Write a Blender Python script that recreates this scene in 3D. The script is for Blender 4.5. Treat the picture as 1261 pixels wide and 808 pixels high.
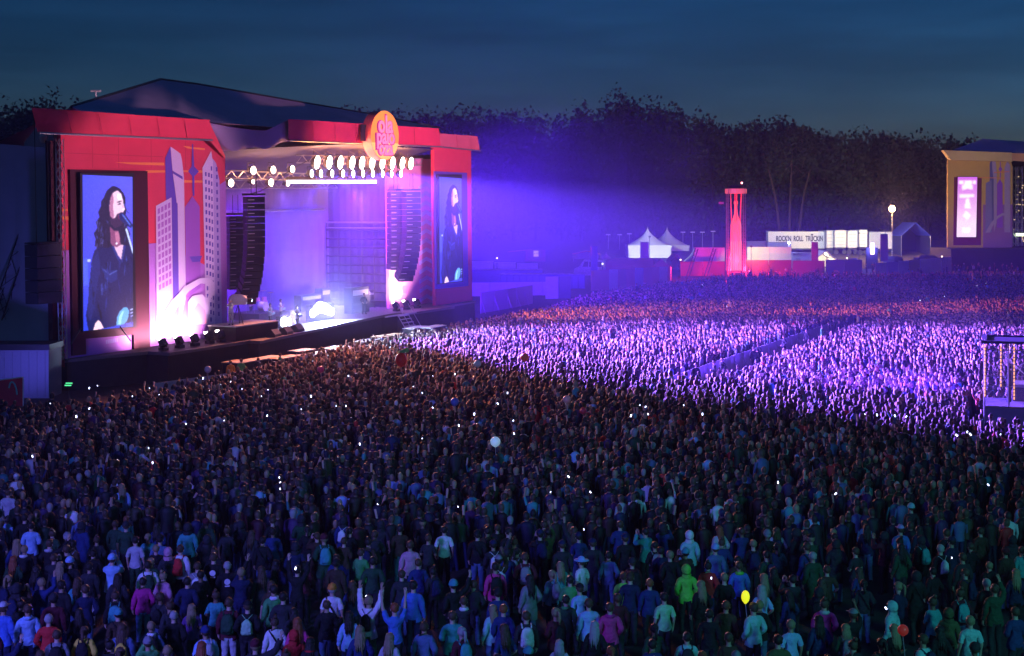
"""Night festival: stage, crowd and wood behind - built object by object."""
import bpy, bmesh, math, random
import numpy as np
from mathutils import Vector, Matrix, Euler

# light levels (watts) - tuned against the photograph
HAZE = 0.00055; SMOKE = 0.013
E_FLOOR = 1200; E_WARM = 19000; E_PURP = 540000; E_AMB = 8000; E_REDF = 200000; E_TOWER = 80000; E_SIDE = 1300; E_STROBE = 18000; E_WASH = 15000; E_SHAFT = 110000
E_HAZEB = 190000; E_FACADE = 110000; E_FILL = 40000; E_SITE = 3500; E_RED = 5000; E_LAMP = 20000; E_GLOW = 1100
for o in list(bpy.data.objects):
    bpy.data.objects.remove(o, do_unlink=True)
scene = bpy.context.scene
COL = scene.collection
rnd = random.Random(7)
nrs = np.random.RandomState(11)

# ------------------------------------------------------------------ camera
F = 1700.0                       # focal length in photograph pixels (photo is 1261 wide)
CX, HY, CAMZ = 630.5, 268.0, 11.0
cam = bpy.data.objects.new('camera', bpy.data.cameras.new('camera'))
COL.objects.link(cam)
cam.location = (0, 0, CAMZ)
cam.rotation_euler = (math.radians(90), 0, 0)
cam.data.sensor_width = 36
cam.data.lens = 36 * F / 1261
cam.data.shift_y = -(404 - HY) / 1261
cam.data.clip_start = 0.5
cam.data.clip_end = 3000
scene.camera = cam

# ------------------------------------------------------------------ render settings
scene.render.engine = 'CYCLES'
cy = scene.cycles
cy.use_denoising = True
cy.max_bounces = 4
cy.diffuse_bounces = 2
cy.glossy_bounces = 2
cy.transmission_bounces = 3
cy.volume_bounces = 0
cy.transparent_max_bounces = 6
cy.volume_step_rate = 5
cy.volume_max_steps = 48
cy.sample_clamp_indirect = 2.0
cy.use_adaptive_sampling = True
cy.adaptive_threshold = 0.03
cy.caustics_reflective = False
cy.caustics_refractive = False
scene.view_settings.view_transform = 'Standard'
scene.view_settings.look = 'None'
scene.view_settings.exposure = 0
scene.view_settings.gamma = 1

# ------------------------------------------------------------------ world: dusk sky with thin cloud
world = bpy.data.worlds.new('World')
scene.world = world
world.use_nodes = True
nt = world.node_tree
nt.nodes.clear()
def N(t, **k):
    n = nt.nodes.new(t)
    for a, b in k.items():
        setattr(n, a, b)
    return n
sky = N('ShaderNodeTexSky', sky_type='NISHITA', sun_disc=False)
sky.sun_elevation = math.radians(1.5)
sky.sun_rotation = math.radians(60)
sky.altitude = 0
sky.air_density = 1.0
sky.dust_density = 0
sky.ozone_density = 6.0
tc = N('ShaderNodeTexCoord')
mp = N('ShaderNodeMapping'); mp.inputs['Scale'].default_value = (2.2, 2.2, 16)
noi = N('ShaderNodeTexNoise'); noi.inputs['Scale'].default_value = 1.6; noi.inputs['Detail'].default_value = 7; noi.inputs['Roughness'].default_value = 0.55
ramp = N('ShaderNodeValToRGB')
ramp.color_ramp.elements[0].position = 0.35; ramp.color_ramp.elements[0].color = (0.95, 0.70, 0.72, 1)
ramp.color_ramp.elements[1].position = 0.72; ramp.color_ramp.elements[1].color = (1.75, 1.18, 1.2, 1)
mul = N('ShaderNodeMix', data_type='RGBA', blend_type='MULTIPLY'); mul.inputs['Factor'].default_value = 1
bg = N('ShaderNodeBackground'); bg.inputs['Strength'].default_value = 0.128
out = N('ShaderNodeOutputWorld')
L = nt.links.new
L(tc.outputs['Generated'], mp.inputs['Vector']); L(mp.outputs['Vector'], noi.inputs['Vector'])
L(noi.outputs['Fac'], ramp.inputs['Fac'])
L(sky.outputs['Color'], mul.inputs[6]); L(ramp.outputs['Color'], mul.inputs[7])
L(mul.outputs[2], bg.inputs['Color']); L(bg.outputs['Background'], out.inputs['Surface'])

# the sun is below the horizon: only a faint afterglow lamp is left of it
sun = bpy.data.objects.new('sun', bpy.data.lights.new('sun', 'SUN'))
COL.objects.link(sun)
sun.data.energy = 0.01
sun.data.angle = math.radians(10)
sun.data.color = (1, 0.85, 0.75)
sun.rotation_euler = (math.radians(88), 0, math.radians(160))

# ------------------------------------------------------------------ helpers
def at(x, y, Y):
    """a point of the place: photograph column / row at distance Y"""
    return Vector(((x - CX) / F * Y, Y, CAMZ + (HY - y) / F * Y))
def gz(Y):
    """the field is flat, the ground behind it rises to the wood"""
    if Y < 245: return 0.0
    if Y < 310: return (Y - 245) * 0.075
    return 4.875 + (Y - 310) * 0.06
# stage frame: s along the front, b depth into the stage, h height
P0 = Vector((-28.46, 87.9, 0)); U = Vector((0.4895, 0.872, 0)).normalized(); W = Vector((-U.y, U.x, 0))
TILT = 0.0216
MST = Matrix.Translation(P0) @ Matrix.Rotation(math.atan2(U.y, U.x), 4, 'Z') @ Matrix.Rotation(-TILT, 4, 'Y')
def S(x, y, b):
    t = (x - CX) / F
    s = (t * (P0.y + W.y * b) - P0.x - W.x * b) / (U.x - t * U.y)
    Y = P0.y + U.y * s + W.y * b
    z = CAMZ + (HY - y) * Y / F
    return (s, b, z - TILT * s)

_mats = {}
def mat(name, col=(0.5, 0.5, 0.5), rough=0.7, metal=0.0, emit=None, est=0.0, bump=0.0, bscale=8.0, vary=0.12, spec=0.4, attr=None, light=False):
    if name in _mats: return _mats[name]
    m = bpy.data.materials.new(name); m.use_nodes = True
    t = m.node_tree; p = t.nodes['Principled BSDF']
    p.inputs['Roughness'].default_value = rough
    p.inputs['Metallic'].default_value = metal
    p.inputs['Specular IOR Level'].default_value = spec
    tcn = t.nodes.new('ShaderNodeTexCoord')
    n = t.nodes.new('ShaderNodeTexNoise'); n.inputs['Scale'].default_value = bscale; n.inputs['Detail'].default_value = 4
    t.links.new(tcn.outputs['Object'], n.inputs['Vector'])
    if attr:
        a = t.nodes.new('ShaderNodeVertexColor'); a.layer_name = attr
        src = a.outputs['Color']
        if emit is None: t.links.new(src, p.inputs['Base Color'])
        else:
            p.inputs['Base Color'].default_value = (0.02, 0.02, 0.02, 1)
            t.links.new(src, p.inputs['Emission Color']); p.inputs['Emission Strength'].default_value = est
    else:
        if vary > 0:
            mx = t.nodes.new('ShaderNodeMix'); mx.data_type = 'RGBA'
            mx.inputs[6].default_value = (*[c * (1 - vary) for c in col], 1)
            mx.inputs[7].default_value = (*[min(1, c * (1 + vary)) for c in col], 1)
            t.links.new(n.outputs['Fac'], mx.inputs['Factor']); t.links.new(mx.outputs[2], p.inputs['Base Color'])
        else:
            p.inputs['Base Color'].default_value = (*col, 1)
        if emit is not None:
            p.inputs['Emission Color'].default_value = (*emit, 1); p.inputs['Emission Strength'].default_value = est
    if bump > 0:
        b = t.nodes.new('ShaderNodeBump'); b.inputs['Strength'].default_value = bump; b.inputs['Distance'].default_value = 0.1
        t.links.new(n.outputs['Fac'], b.inputs['Height']); t.links.new(b.outputs['Normal'], p.inputs['Normal'])
    if emit is not None:
        try: m.cycles.emission_sampling = 'AUTO' if light else 'NONE'
        except Exception: pass
    _mats[name] = m
    return m

class MB:
    def __init__(s): s.v = []; s.f = []
    def add(s, vs, fs):
        o = len(s.v); s.v += [tuple(v) for v in vs]; s.f += [tuple(i + o for i in f) for f in fs]; return s
    def box(s, c, d, rot=None):
        c = Vector(c); hx, hy, hz = d[0] / 2, d[1] / 2, d[2] / 2
        vs = [Vector((x, y, z)) for x in (-hx, hx) for y in (-hy, hy) for z in (-hz, hz)]
        if rot is not None:
            R = rot if isinstance(rot, Matrix) else Euler(rot).to_matrix()
            vs = [R @ v for v in vs]
        return s.add([c + v for v in vs], [(0, 1, 3, 2), (4, 6, 7, 5), (0, 4, 5, 1), (2, 3, 7, 6), (0, 2, 6, 4), (1, 5, 7, 3)])
    def b2(s, a, b):
        return s.box([(p + q) / 2 for p, q in zip(a, b)], [abs(q - p) for p, q in zip(a, b)])
    def bar(s, p, q, r, n=4):
        p, q = Vector(p), Vector(q); d = (q - p)
        if d.length < 1e-6: return s
        d.normalize(); a = d.orthogonal().normalized(); b = d.cross(a)
        vs = []
        r2 = r if not isinstance(r, tuple) else r[1]; r1 = r if not isinstance(r, tuple) else r[0]
        for c, rr in ((p, r1), (q, r2)):
            for k in range(n):
                t = 2 * math.pi * (k + .5) / n
                vs.append(c + a * math.cos(t) * rr + b * math.sin(t) * rr)
        fs = [(k, (k + 1) % n, n + (k + 1) % n, n + k) for k in range(n)] + [tuple(range(n - 1, -1, -1)), tuple(range(n, 2 * n))]
        return s.add(vs, fs)
    def path(s, pts, r, n=5):
        for p, q in zip(pts[:-1], pts[1:]): s.bar(p, q, r, n)
        return s
    def loft(s, rings, n=8, cap=True):
        """rings: (centre, rx, ry)"""
        vs = []; fs = []
        for c, rx, ry in rings:
            for k in range(n):
                t = 2 * math.pi * k / n
                vs.append((c[0] + rx * math.cos(t), c[1] + ry * math.sin(t), c[2]))
        for i in range(len(rings) - 1):
            for k in range(n):
                fs.append((i * n + k, i * n + (k + 1) % n, (i + 1) * n + (k + 1) % n, (i + 1) * n + k))
        if cap: fs += [tuple(range(n - 1, -1, -1)), tuple(range((len(rings) - 1) * n, len(rings) * n))]
        return s.add(vs, fs)
    def poly(s, pts): return s.add(pts, [tuple(range(len(pts)))])
    def prism(s, pts, off):
        """closed solid: polygon pts swept by vector off"""
        n = len(pts); off = Vector(off); a = [Vector(p) for p in pts]
        fs = [tuple(range(n)), tuple(range(2 * n - 1, n - 1, -1))] + [((k + 1) % n, k, n + k, n + (k + 1) % n) for k in range(n)]
        return s.add(a + [p + off for p in a], fs)
    def grid(s, a, b, c, d, nu, nv, fn=None):
        """quad patch a-b (bottom) d-c (top)"""
        a, b, c, d = map(Vector, (a, b, c, d)); vs = []
        for j in range(nv + 1):
            for i in range(nu + 1):
                u, v = i / nu, j / nv
                p = (a * (1 - u) + b * u) * (1 - v) + (d * (1 - u) + c * u) * v
                if fn: p = p + Vector(fn(u, v))
                vs.append(p)
        fs = [(j * (nu + 1) + i, j * (nu + 1) + i + 1, (j + 1) * (nu + 1) + i + 1, (j + 1) * (nu + 1) + i) for j in range(nv) for i in range(nu)]
        return s.add(vs, fs)
    def truss(s, p, q, w=0.4, r=0.03, step=None, up=(0, 0, 1)):
        p, q = Vector(p), Vector(q); d = (q - p); Ln = d.length; d.normalize()
        a = d.cross(Vector(up))
        if a.length < 0.1: a = d.cross(Vector((1, 0, 0)))
        a.normalize(); b = d.cross(a).normalized()
        cs = [(a * i + b * j) * w / 2 for i, j in ((-1, -1), (1, -1), (1, 1), (-1, 1))]
        for c in cs: s.bar(p + c, q + c, r, 4)
        k = max(1, int(Ln / (step or w * 1.2)))
        for i in range(k):
            A = p + d * Ln * i / k; B = p + d * Ln * (i + 1) / k
            for m in range(4):
                c1, c2 = cs[m], cs[(m + 1) % 4]
                if i % 2: c1, c2 = c2, c1
                s.bar(A + c1, B + c2, r * 0.6, 3)
        return s
    def mesh(s, name, m=None, smooth=False, mats=None, fm=None):
        me = bpy.data.meshes.new(name); me.from_pydata(s.v, [], s.f)
        if m: me.materials.append(m)
        me.update()
        if smooth: me.polygons.foreach_set('use_smooth', [True] * len(me.polygons))
        return me

def tag(o, label=None, cat=None, group=None, kind=None):
    if label: o['label'] = label
    if cat: o['category'] = cat
    if group: o['group'] = group
    if kind: o['kind'] = kind
    return o
def thing(name, label, cat, loc=(0, 0, 0), rz=0, group=None, stage=False):
    o = bpy.data.objects.new(name, None); COL.objects.link(o); o.empty_display_size = 0.3
    M = Matrix.Translation(Vector(loc)) @ Matrix.Rotation(rz, 4, 'Z')
    o.matrix_world = (MST @ M) if stage else M
    return tag(o, label, cat, group)
def part(name, mb, m, parent, smooth=False, label=None, kind=None):
    me = mb if isinstance(mb, bpy.types.Mesh) else mb.mesh(name, m, smooth)
    o = bpy.data.objects.new(name, me); COL.objects.link(o); o.parent = parent
    return tag(o, label, None, None, kind)
def solo(name, mb, m, label, cat, loc=(0, 0, 0), rz=0, group=None, stage=False, smooth=False, kind=None):
    me = mb if isinstance(mb, bpy.types.Mesh) else mb.mesh(name, m, smooth)
    o = bpy.data.objects.new(name, me); COL.objects.link(o)
    M = Matrix.Translation(Vector(loc)) @ Matrix.Rotation(rz, 4, 'Z')
    o.matrix_world = (MST @ M) if stage else M
    return tag(o, label, cat, group, kind)
def copy_tree(o, parent=None):
    c = o.copy(); COL.objects.link(c); c.parent = parent
    for ch in o.children: copy_tree(ch, c)
    return c
def lamp(kind, name, loc, energy, col, target=None, angle=60, blend=0.5, size=0.3, stage=False, parent=None):
    """loc / target in world or stage coordinates"""
    d = bpy.data.lights.new(name, kind); o = bpy.data.objects.new(name, d); COL.objects.link(o)
    d.energy = energy; d.color = col
    if kind == 'SPOT': d.spot_size = math.radians(angle); d.spot_blend = blend; d.shadow_soft_size = size
    elif kind == 'POINT': d.shadow_soft_size = size
    p = MST @ Vector(loc) if stage else Vector(loc)
    Mx = Matrix.Translation(p)
    if target is not None:
        q = Vector(target)
        Mx = Mx @ (q - p).to_track_quat('-Z', 'Y').to_matrix().to_4x4()
    o.matrix_world = Mx
    if parent is not None:
        o.parent = parent; o.matrix_parent_inverse = parent.matrix_world.inverted()
    return o
def sw(s, b, h): return MST @ Vector((s, b, h))
# ================================================================== SETTING
m_ground = mat('trampled_ground', (0.045, 0.04, 0.035), 0.95, bump=0.4, bscale=1.5, vary=0.5)
def build_ground():
    xs = np.linspace(-420, 420, 43); ys = np.concatenate([np.linspace(-60, 240, 16), np.linspace(250, 560, 32)])
    mb = MB()
    for y in ys:
        for x in xs:
            mb.v.append((float(x), float(y), gz(float(y))))
    nx = len(xs)
    for j in range(len(ys) - 1):
        for i in range(nx - 1):
            mb.f.append((j * nx + i, j * nx + i + 1, (j + 1) * nx + i + 1, (j + 1) * nx + i))
    o = part('ground', mb, m_ground, None, True); tag(o, 'dark trampled field under the crowd, rising to the wood', None, None, 'structure')
build_ground()

# ---- haze
hz = MB().b2((-440, -80, -1), (440, 600, 44))
m = bpy.data.materials.new('haze'); m.use_nodes = True; t = m.node_tree; t.nodes.clear()
pv = t.nodes.new('ShaderNodeVolumePrincipled'); pv.inputs['Color'].default_value = (0.5, 0.46, 0.92, 1)
pv.inputs['Density'].default_value = HAZE; pv.inputs['Anisotropy'].default_value = 0.25
t.links.new(pv.outputs['Volume'], t.nodes.new('ShaderNodeOutputMaterial').inputs['Volume'])
tag(part('haze', hz, m, None), 'thin smoky air over the whole festival field', None, None, 'stuff')

# ---- thicker smoke drifting out past the right end of the stage
sm = bpy.data.materials.new('drifting_smoke'); sm.use_nodes = True; t = sm.node_tree; t.nodes.clear()
pv = t.nodes.new('ShaderNodeVolumePrincipled'); pv.inputs['Color'].default_value = (0.7, 0.68, 0.95, 1); pv.inputs['Anisotropy'].default_value = 0.1
tcn = t.nodes.new('ShaderNodeTexCoord'); ln = t.nodes.new('ShaderNodeVectorMath'); ln.operation = 'LENGTH'; nz = t.nodes.new('ShaderNodeTexNoise'); nz.inputs['Scale'].default_value = 2.2; nz.inputs['Detail'].default_value = 2
ad = t.nodes.new('ShaderNodeMath'); ad.operation = 'MULTIPLY_ADD'; ad.inputs[1].default_value = 0.7
mr = t.nodes.new('ShaderNodeMapRange'); mr.interpolation_type = 'SMOOTHSTEP'
mr.inputs['From Min'].default_value = 0.35; mr.inputs['From Max'].default_value = 1.3; mr.inputs['To Min'].default_value = SMOKE; mr.inputs['To Max'].default_value = 0
t.links.new(tcn.outputs['Object'], ln.inputs[0]); t.links.new(tcn.outputs['Object'], nz.inputs['Vector']); t.links.new(nz.outputs['Fac'], ad.inputs[0]); t.links.new(ln.outputs['Value'], ad.inputs[2])
t.links.new(ad.outputs[0], mr.inputs['Value']); t.links.new(mr.outputs['Result'], pv.inputs['Density']); t.links.new(pv.outputs['Volume'], t.nodes.new('ShaderNodeOutputMaterial').inputs['Volume'])
o = part('drifting_smoke', MB().b2((-1, -1, -1), (1, 1, 1)), sm, None); o.location = (4, 178, 11); o.scale = (32, 42, 17); tag(o, 'blue-lit smoke drifting past the right end of the stage', None, None, 'stuff')

# ---- forest behind: thousands of leaf faces round trunks
m_leaf = mat('leaves', (0.04, 0.055, 0.03), 0.9, vary=0.5, bscale=0.3)
m_bark = mat('bark', (0.03, 0.025, 0.02), 0.95, vary=0.3)
m_pine = mat('pine_bark', (0.11, 0.07, 0.05), 0.9, vary=0.3)
PROF = [(-400, 128), (0, 128), (60, 127), (130, 130), (300, 142), (460, 140), (500, 137), (560, 133), (600, 133), (640, 139), (700, 137), (720, 126), (750, 121), (780, 118), (812, 125), (850, 139), (890, 148), (950, 149), (1000, 151), (1050, 157), (1100, 162), (1150, 163), (1200, 172), (1300, 176), (1800, 165)]
def top_y(x): return 13 + float(np.interp(x, [p[0] for p in PROF], [p[1] for p in PROF]))
def crown_arrays(c, r, hgt, n, size):
    """leaf quads spread through an uneven crown"""
    lob = [(rnd.uniform(-.5, .5) * r, rnd.uniform(-.5, .5) * r, rnd.uniform(-.52, .42) * hgt, rnd.uniform(.4, .62)) for _ in range(9)] + [(0, 0, .3 * hgt, .5)]
    k = nrs.randint(0, len(lob), n); Lb = np.array(lob)[k]
    d = nrs.normal(size=(n, 3)); d /= np.linalg.norm(d, axis=1)[:, None]
    rad = nrs.uniform(.35, 1.0, n)[:, None]
    p = Lb[:, :3] + d * rad * np.stack([Lb[:, 3] * r, Lb[:, 3] * r, Lb[:, 3] * hgt * .5], 1)
    p += np.array(c)
    a = nrs.normal(size=(n, 3)); a /= np.linalg.norm(a, axis=1)[:, None]
    b = np.cross(a, nrs.normal(size=(n, 3))); b /= np.linalg.norm(b, axis=1)[:, None]
    sz = size * nrs.uniform(.5, 1.2, n)[:, None]
    a *= sz; b *= sz * .7
    return np.stack([p - a, p - b, p + a, p + b], 1).reshape(-1, 3)
def quads_mesh(name, V, m):
    n = len(V) // 4; me = bpy.data.meshes.new(name)
    me.vertices.add(len(V)); me.vertices.foreach_set('co', V.astype(np.float32).ravel())
    me.loops.add(4 * n); me.loops.foreach_set('vertex_index', np.arange(4 * n, dtype=np.int32))
    me.polygons.add(n); me.polygons.foreach_set('loop_start', np.arange(0, 4 * n, 4, dtype=np.int32))
    me.materials.append(m); me.update(calc_edges=True); return me
acc = []; trunks = MB()
for row, (Y, n, lv) in enumerate(((322, 62, 520), (336, 60, 420), (352, 58, 300))):
    for i in range(n):
        x = -180 + i * (1640 / n) + rnd.uniform(-8, 8)
        X = (x - CX) / F * Y
        ty = top_y(x) + (2, 0, -1)[row] + rnd.uniform(0, 3)
        top = CAMZ + (HY - ty) / F * Y
        g = gz(Y)
        hgt = (top - g) * rnd.uniform(.86, .94)
        acc.append(crown_arrays((X, Y + rnd.uniform(-4, 4), top - hgt * .47), rnd.uniform(5.5, 7.5), hgt, int(lv * 3.5), 0.55))
        trunks.bar((X, Y, g - .2), (X, Y, top - hgt * .3), (0.35, 0.15), 5)
tag(part('forest', quads_mesh('forest', np.concatenate(acc), m_leaf), m_leaf, None), 'dark wood behind the festival field', None, None, 'stuff')
tag(part('forest_trunks', trunks, m_bark, None), 'dark trunks of the far wood', None, None, 'stuff')
def tree(x, ytop, Y, lab, bark, r=4, lean=0.0, crown=0.45):
    X = (x - CX) / F * Y; g = gz(Y); top = CAMZ + (HY - ytop) / F * Y - g
    o = thing('tree', lab, 'tree', (X, Y, g))
    tr = MB()
    pts = [Vector((lean * k * k * .3, 0, top * (1 - crown * .5) * k / 5)) for k in range(6)]
    for k in range(5): tr.bar(pts[k], pts[k + 1], (0.38 - .05 * k, .33 - .05 * k), 7)
    for k in range(9):
        z = top * (1 - crown) + k * top * crown * .1; a = k * 2.4
        tr.bar((lean * 2 * z / top, 0, z), (lean * 2 * z / top + math.cos(a) * r * .7, math.sin(a) * r * .7, z + 1.6), (.12, .04), 4)
    part('trunk', tr, bark, o)
    part('crown', quads_mesh('crown', crown_arrays((lean * 3, 0, top * (1 - crown * .5)), r, top * crown, 1100, 0.45), m_leaf), None, o)
for i, (x, yt, ln, lab) in enumerate(((960, 160, -.5, 'left of three pines with pale bare trunks behind the white trailers'), (972, 158, .1, 'middle of three pines with pale bare trunks behind the white trailers'), (984, 160, .5, 'right of three pines with pale bare trunks behind the white trailers'))):
    tree(x, yt, 314, lab, m_pine, 2.6, ln, .42)
tree(57, 122, 312, 'dark tree rising above the left corner of the main stage', m_bark, 4.5, 0, .7)
tree(774, 117, 326, 'tallest round-topped dark tree of the wood above the peaked tents', m_bark, 6, 0, .7)
# ================================================================== MAIN STAGE
m_red = mat('red_print_fabric', (0.66, 0.05, 0.11), 0.8, bump=0.6, bscale=0.9, vary=0.12)
m_redf = mat('red_fascia_fabric', (0.74, 0.045, 0.10), 0.75, bump=0.7, bscale=0.8, vary=0.15)
m_maroon = mat('maroon_housing', (0.05, 0.004, 0.018), 0.7, vary=0.2)
m_purple = mat('purple_print', (0.38, 0.16, 0.62), 0.8, vary=0.1)
m_lilac = mat('lilac_print', (0.62, 0.52, 0.85), 0.8, vary=0.06)
m_lilac2 = mat('mid_lilac_print', (0.42, 0.34, 0.75), 0.8, vary=0.06)
m_indigo = mat('indigo_print', (0.12, 0.07, 0.5), 0.8, vary=0.1)
m_violet = mat('violet_print', (0.3, 0.1, 0.55), 0.8, vary=0.1)
m_streak = mat('orange_streak_print', (0.85, 0.28, 0.08), 0.8, vary=0.1)
m_pinkp = mat('pink_print', (0.75, 0.3, 0.5), 0.8, vary=0.1)
m_deck = mat('stage_deck', (0.12, 0.11, 0.12), 0.5, vary=0.3, bump=.1)
m_skirt = mat('black_stage_skirt', (0.035, 0.03, 0.03), 0.9, vary=0.3, bump=.2, bscale=2)
m_black = mat('black_metal', (0.03, 0.03, 0.035), 0.5, metal=0.3, vary=0.2)
m_alu = mat('aluminium_truss', (0.45, 0.45, 0.48), 0.4, metal=0.8, vary=0.1)
m_roof = mat('dark_roof_membrane', (0.52, 0.44, 0.62), 0.8, bump=0.5, bscale=0.35, vary=0.2)
m_roof2 = mat('pale_canopy_membrane', (0.35, 0.28, 0.5), 0.7, bump=0.4, bscale=0.6, vary=0.15)
m_tarp = mat('grey_tarpaulin', (0.42, 0.42, 0.5), 0.8, bump=0.4, bscale=0.7, vary=0.15)
m_drape = mat('back_drape', (0.17, 0.13, 0.28), 0.85, bump=0.6, bscale=1.2, vary=0.2)
m_drape2 = mat('dark_drape', (0.06, 0.06, 0.1), 0.85, bump=0.6, bscale=1.2, vary=0.2)
m_white = mat('white_plastic', (0.8, 0.8, 0.78), 0.6, vary=0.05)
m_greyp = mat('grey_panel', (0.4, 0.4, 0.42), 0.6, vary=0.1)
m_wood = mat('plywood', (0.35, 0.24, 0.14), 0.7, vary=0.2)

st = thing('concert_stage', 'huge red festival stage with skyline print, round sign and dark peaked roof', 'stage', (0, 0, 0), stage=True)
deckp = [(0, -.3), (5.4, -1.9), (5.42, -3.8), (13.5, -3.8), (13.52, -4.7), (34, -1.0), (36.4, -1.0), (36.4, -2.0), (44, -2.0), (44, -.9), (50.4, -.4), (50.4, 16), (0, 16)]
part('deck', MB().prism([(p[0], p[1], 1.8) for p in deckp], (0, 0, .2)), m_deck, st)
dk2 = [(p[0], p[1] + (.12 if p[1] < 10 else -.12), -1.2) for p in deckp]
part('skirt', MB().prism(dk2, (0, 0, 2.97)), m_skirt, st)

# ---- left wing
m_seam = mat('fabric_seam', (.48, .035, .08), .8)
def Pl(pts, b, off=None): return [S(x, y, b) for x, y in pts]
wl = Pl([(79.5, 452), (277, 428), (281, 192), (272, 172), (80, 163)], 0)
wing = part('wing_wall', MB().prism(wl, (0, .35, 0)), m_red, st, label='left red wing wall with printed skyline')
def zp(pts): return [(180 + x / 2.882, 160 + y / 2.886) for x, y in pts]
def printed(name, pts, lay, m, parent, b=0, z=True):
    """a flat print on the wall, each layer a centimetre proud of the one below"""
    P = Pl(zp(pts) if z else pts, b)
    return part(name, MB().poly([(p[0], p[1] - .012 * lay, p[2]) for p in P]), m, parent)
def skyline(parent, b, full=True):
    pr = lambda n, p, l, m: printed(n, p, l, m, parent, b)
    pr('purple_field', [(8, 405), (60, 400), (290, 520), (290, 775), (8, 775)], 1, m_purple)
    pr('purple_strip', [(262, 200), (291, 180), (291, 560), (262, 560)], 2, m_purple)
    pr('tower_side', [(78, 100), (97, 60), (103, 150), (115, 250), (115, 610), (97, 640), (80, 640)], 3, m_indigo)
    pr('tower_face', [(97, 60), (132, 85), (137, 110), (143, 170), (143, 600), (118, 690), (115, 250), (103, 150)], 4, m_lilac)
    pr('tower_band', [(102, 145), (137, 166), (138, 177), (103, 155)], 5, m_indigo)
    pr('block_face', [(42, 270), (97, 240), (97, 690), (38, 695)], 5, m_lilac)
    pr('block_side', [(97, 240), (118, 262), (118, 610), (97, 645)], 6, m_indigo)
    w = MB()
    for r in range(11):
        for c in range(4):
            x0 = 47 + c * 12.2; y0 = 280 + r * 27 - c * 6.6
            w.poly([(p[0], p[1] - .012 * 6, p[2]) for p in Pl(zp([(x0, y0 + 20), (x0 + 8.5, y0 + 15.5), (x0 + 8.5, y0 - 3), (x0, y0 + 1)]), b)])
    part('window_print', w, m_purple, parent, kind='stuff')
    pr('needle', [(174, 50), (177, 50), (180, 130), (196, 148), (183, 162), (180, 164), (179, 235), (173, 235), (172, 164), (158, 148), (171, 130)], 3, m_indigo)
    pr('pointed_tower', [(145, 275), (172, 235), (197, 272), (197, 560), (145, 600)], 3, m_violet)
    pr('flag_print', [(158, 450), (203, 447), (195, 468), (168, 470)], 4, m_indigo)
    pr('slab_side', [(243, 100), (257, 118), (268, 180), (270, 690), (243, 690)], 4, m_lilac2)
    pr('slab_face', [(208, 135), (240, 75), (245, 115), (245, 690), (213, 690)], 5, m_lilac)
    w = MB()
    for c, (x0, ww) in enumerate(((216, 6), (227, 6), (237, 5), (255, 6))):
        for r in range(20):
            y0 = 150 - c * 10 + r * 27 + (13 if c % 2 else 0)
            w.poly([(p[0], p[1] - .012 * 6, p[2]) for p in Pl(zp([(x0, y0 + 15), (x0 + ww, y0 + 15), (x0 + ww, y0), (x0, y0)]), b)])
    part('window_print', w, m_indigo, parent, kind='stuff')
    pr('dome', [(150, 690), (148, 612), (165, 590), (200, 583), (222, 610), (226, 690)], 7, m_lilac)
    pr('dome_door', [(158, 688), (162, 645), (185, 615), (208, 640), (214, 688)], 8, m_pinkp)
    outer = [(40, 692), (62, 650), (90, 608), (138, 556), (190, 527), (224, 524), (243, 543), (240, 580), (215, 625)]
    inner = [(208, 615), (226, 575), (222, 548), (195, 545), (152, 573), (122, 612), (98, 650), (78, 692)]
    ring = MB(); k = 8
    for i in range(8):
        q = [outer[i], outer[i + 1], inner[7 - i - 0] if i else inner[7], inner[7 - i]]
        q = [outer[i], outer[i + 1], inner[max(0, 7 - i - 1)], inner[7 - i]]
        ring.poly([(p[0], p[1] - .012 * 9, p[2]) for p in Pl(zp(q), b)])
    part('arch', ring, m_lilac, parent)
skyline(wing, 0)
for x in (118, 150, 190, 232): part('seam', MB().poly([(p[0], p[1] - .008, p[2]) for p in Pl([(x, 166 + (x - 80) * .042), (x + .7, 166 + (x - 80) * .042), (x + .7, 207), (x, 207)], 0)]), m_seam, wing)
part('seam', MB().poly([(p[0], p[1] - .008, p[2]) for p in Pl([(80, 188), (205, 193), (205, 193.7), (80, 188.8)], 0)]), m_seam, wing)
for pts in ([(145, 200), (206, 200.5), (206, 204), (165, 202.5)], [(183, 210), (207, 210), (207, 212.5), (183, 213)], [(229, 180), (256, 183), (256, 185), (235, 183)], [(229, 210), (254, 210), (254, 213), (229, 212)],
            [(228, 222), (253, 222.5), (253, 225), (228, 225)], [(80, 257), (87, 257.5), (87, 260), (80, 260)], [(80, 266), (87.5, 266.5), (87.5, 271), (80, 270)], [(168, 268), (183, 268.5), (183, 271), (168, 270)]):
    printed('streak', pts, 2, m_streak, wing, 0, False)
printed('purple_panel', [(80, 308), (88.5, 308), (88.5, 408), (183, 404), (183.5, 438), (80, 451)], 2, m_purple, wing, 0, False)
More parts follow.
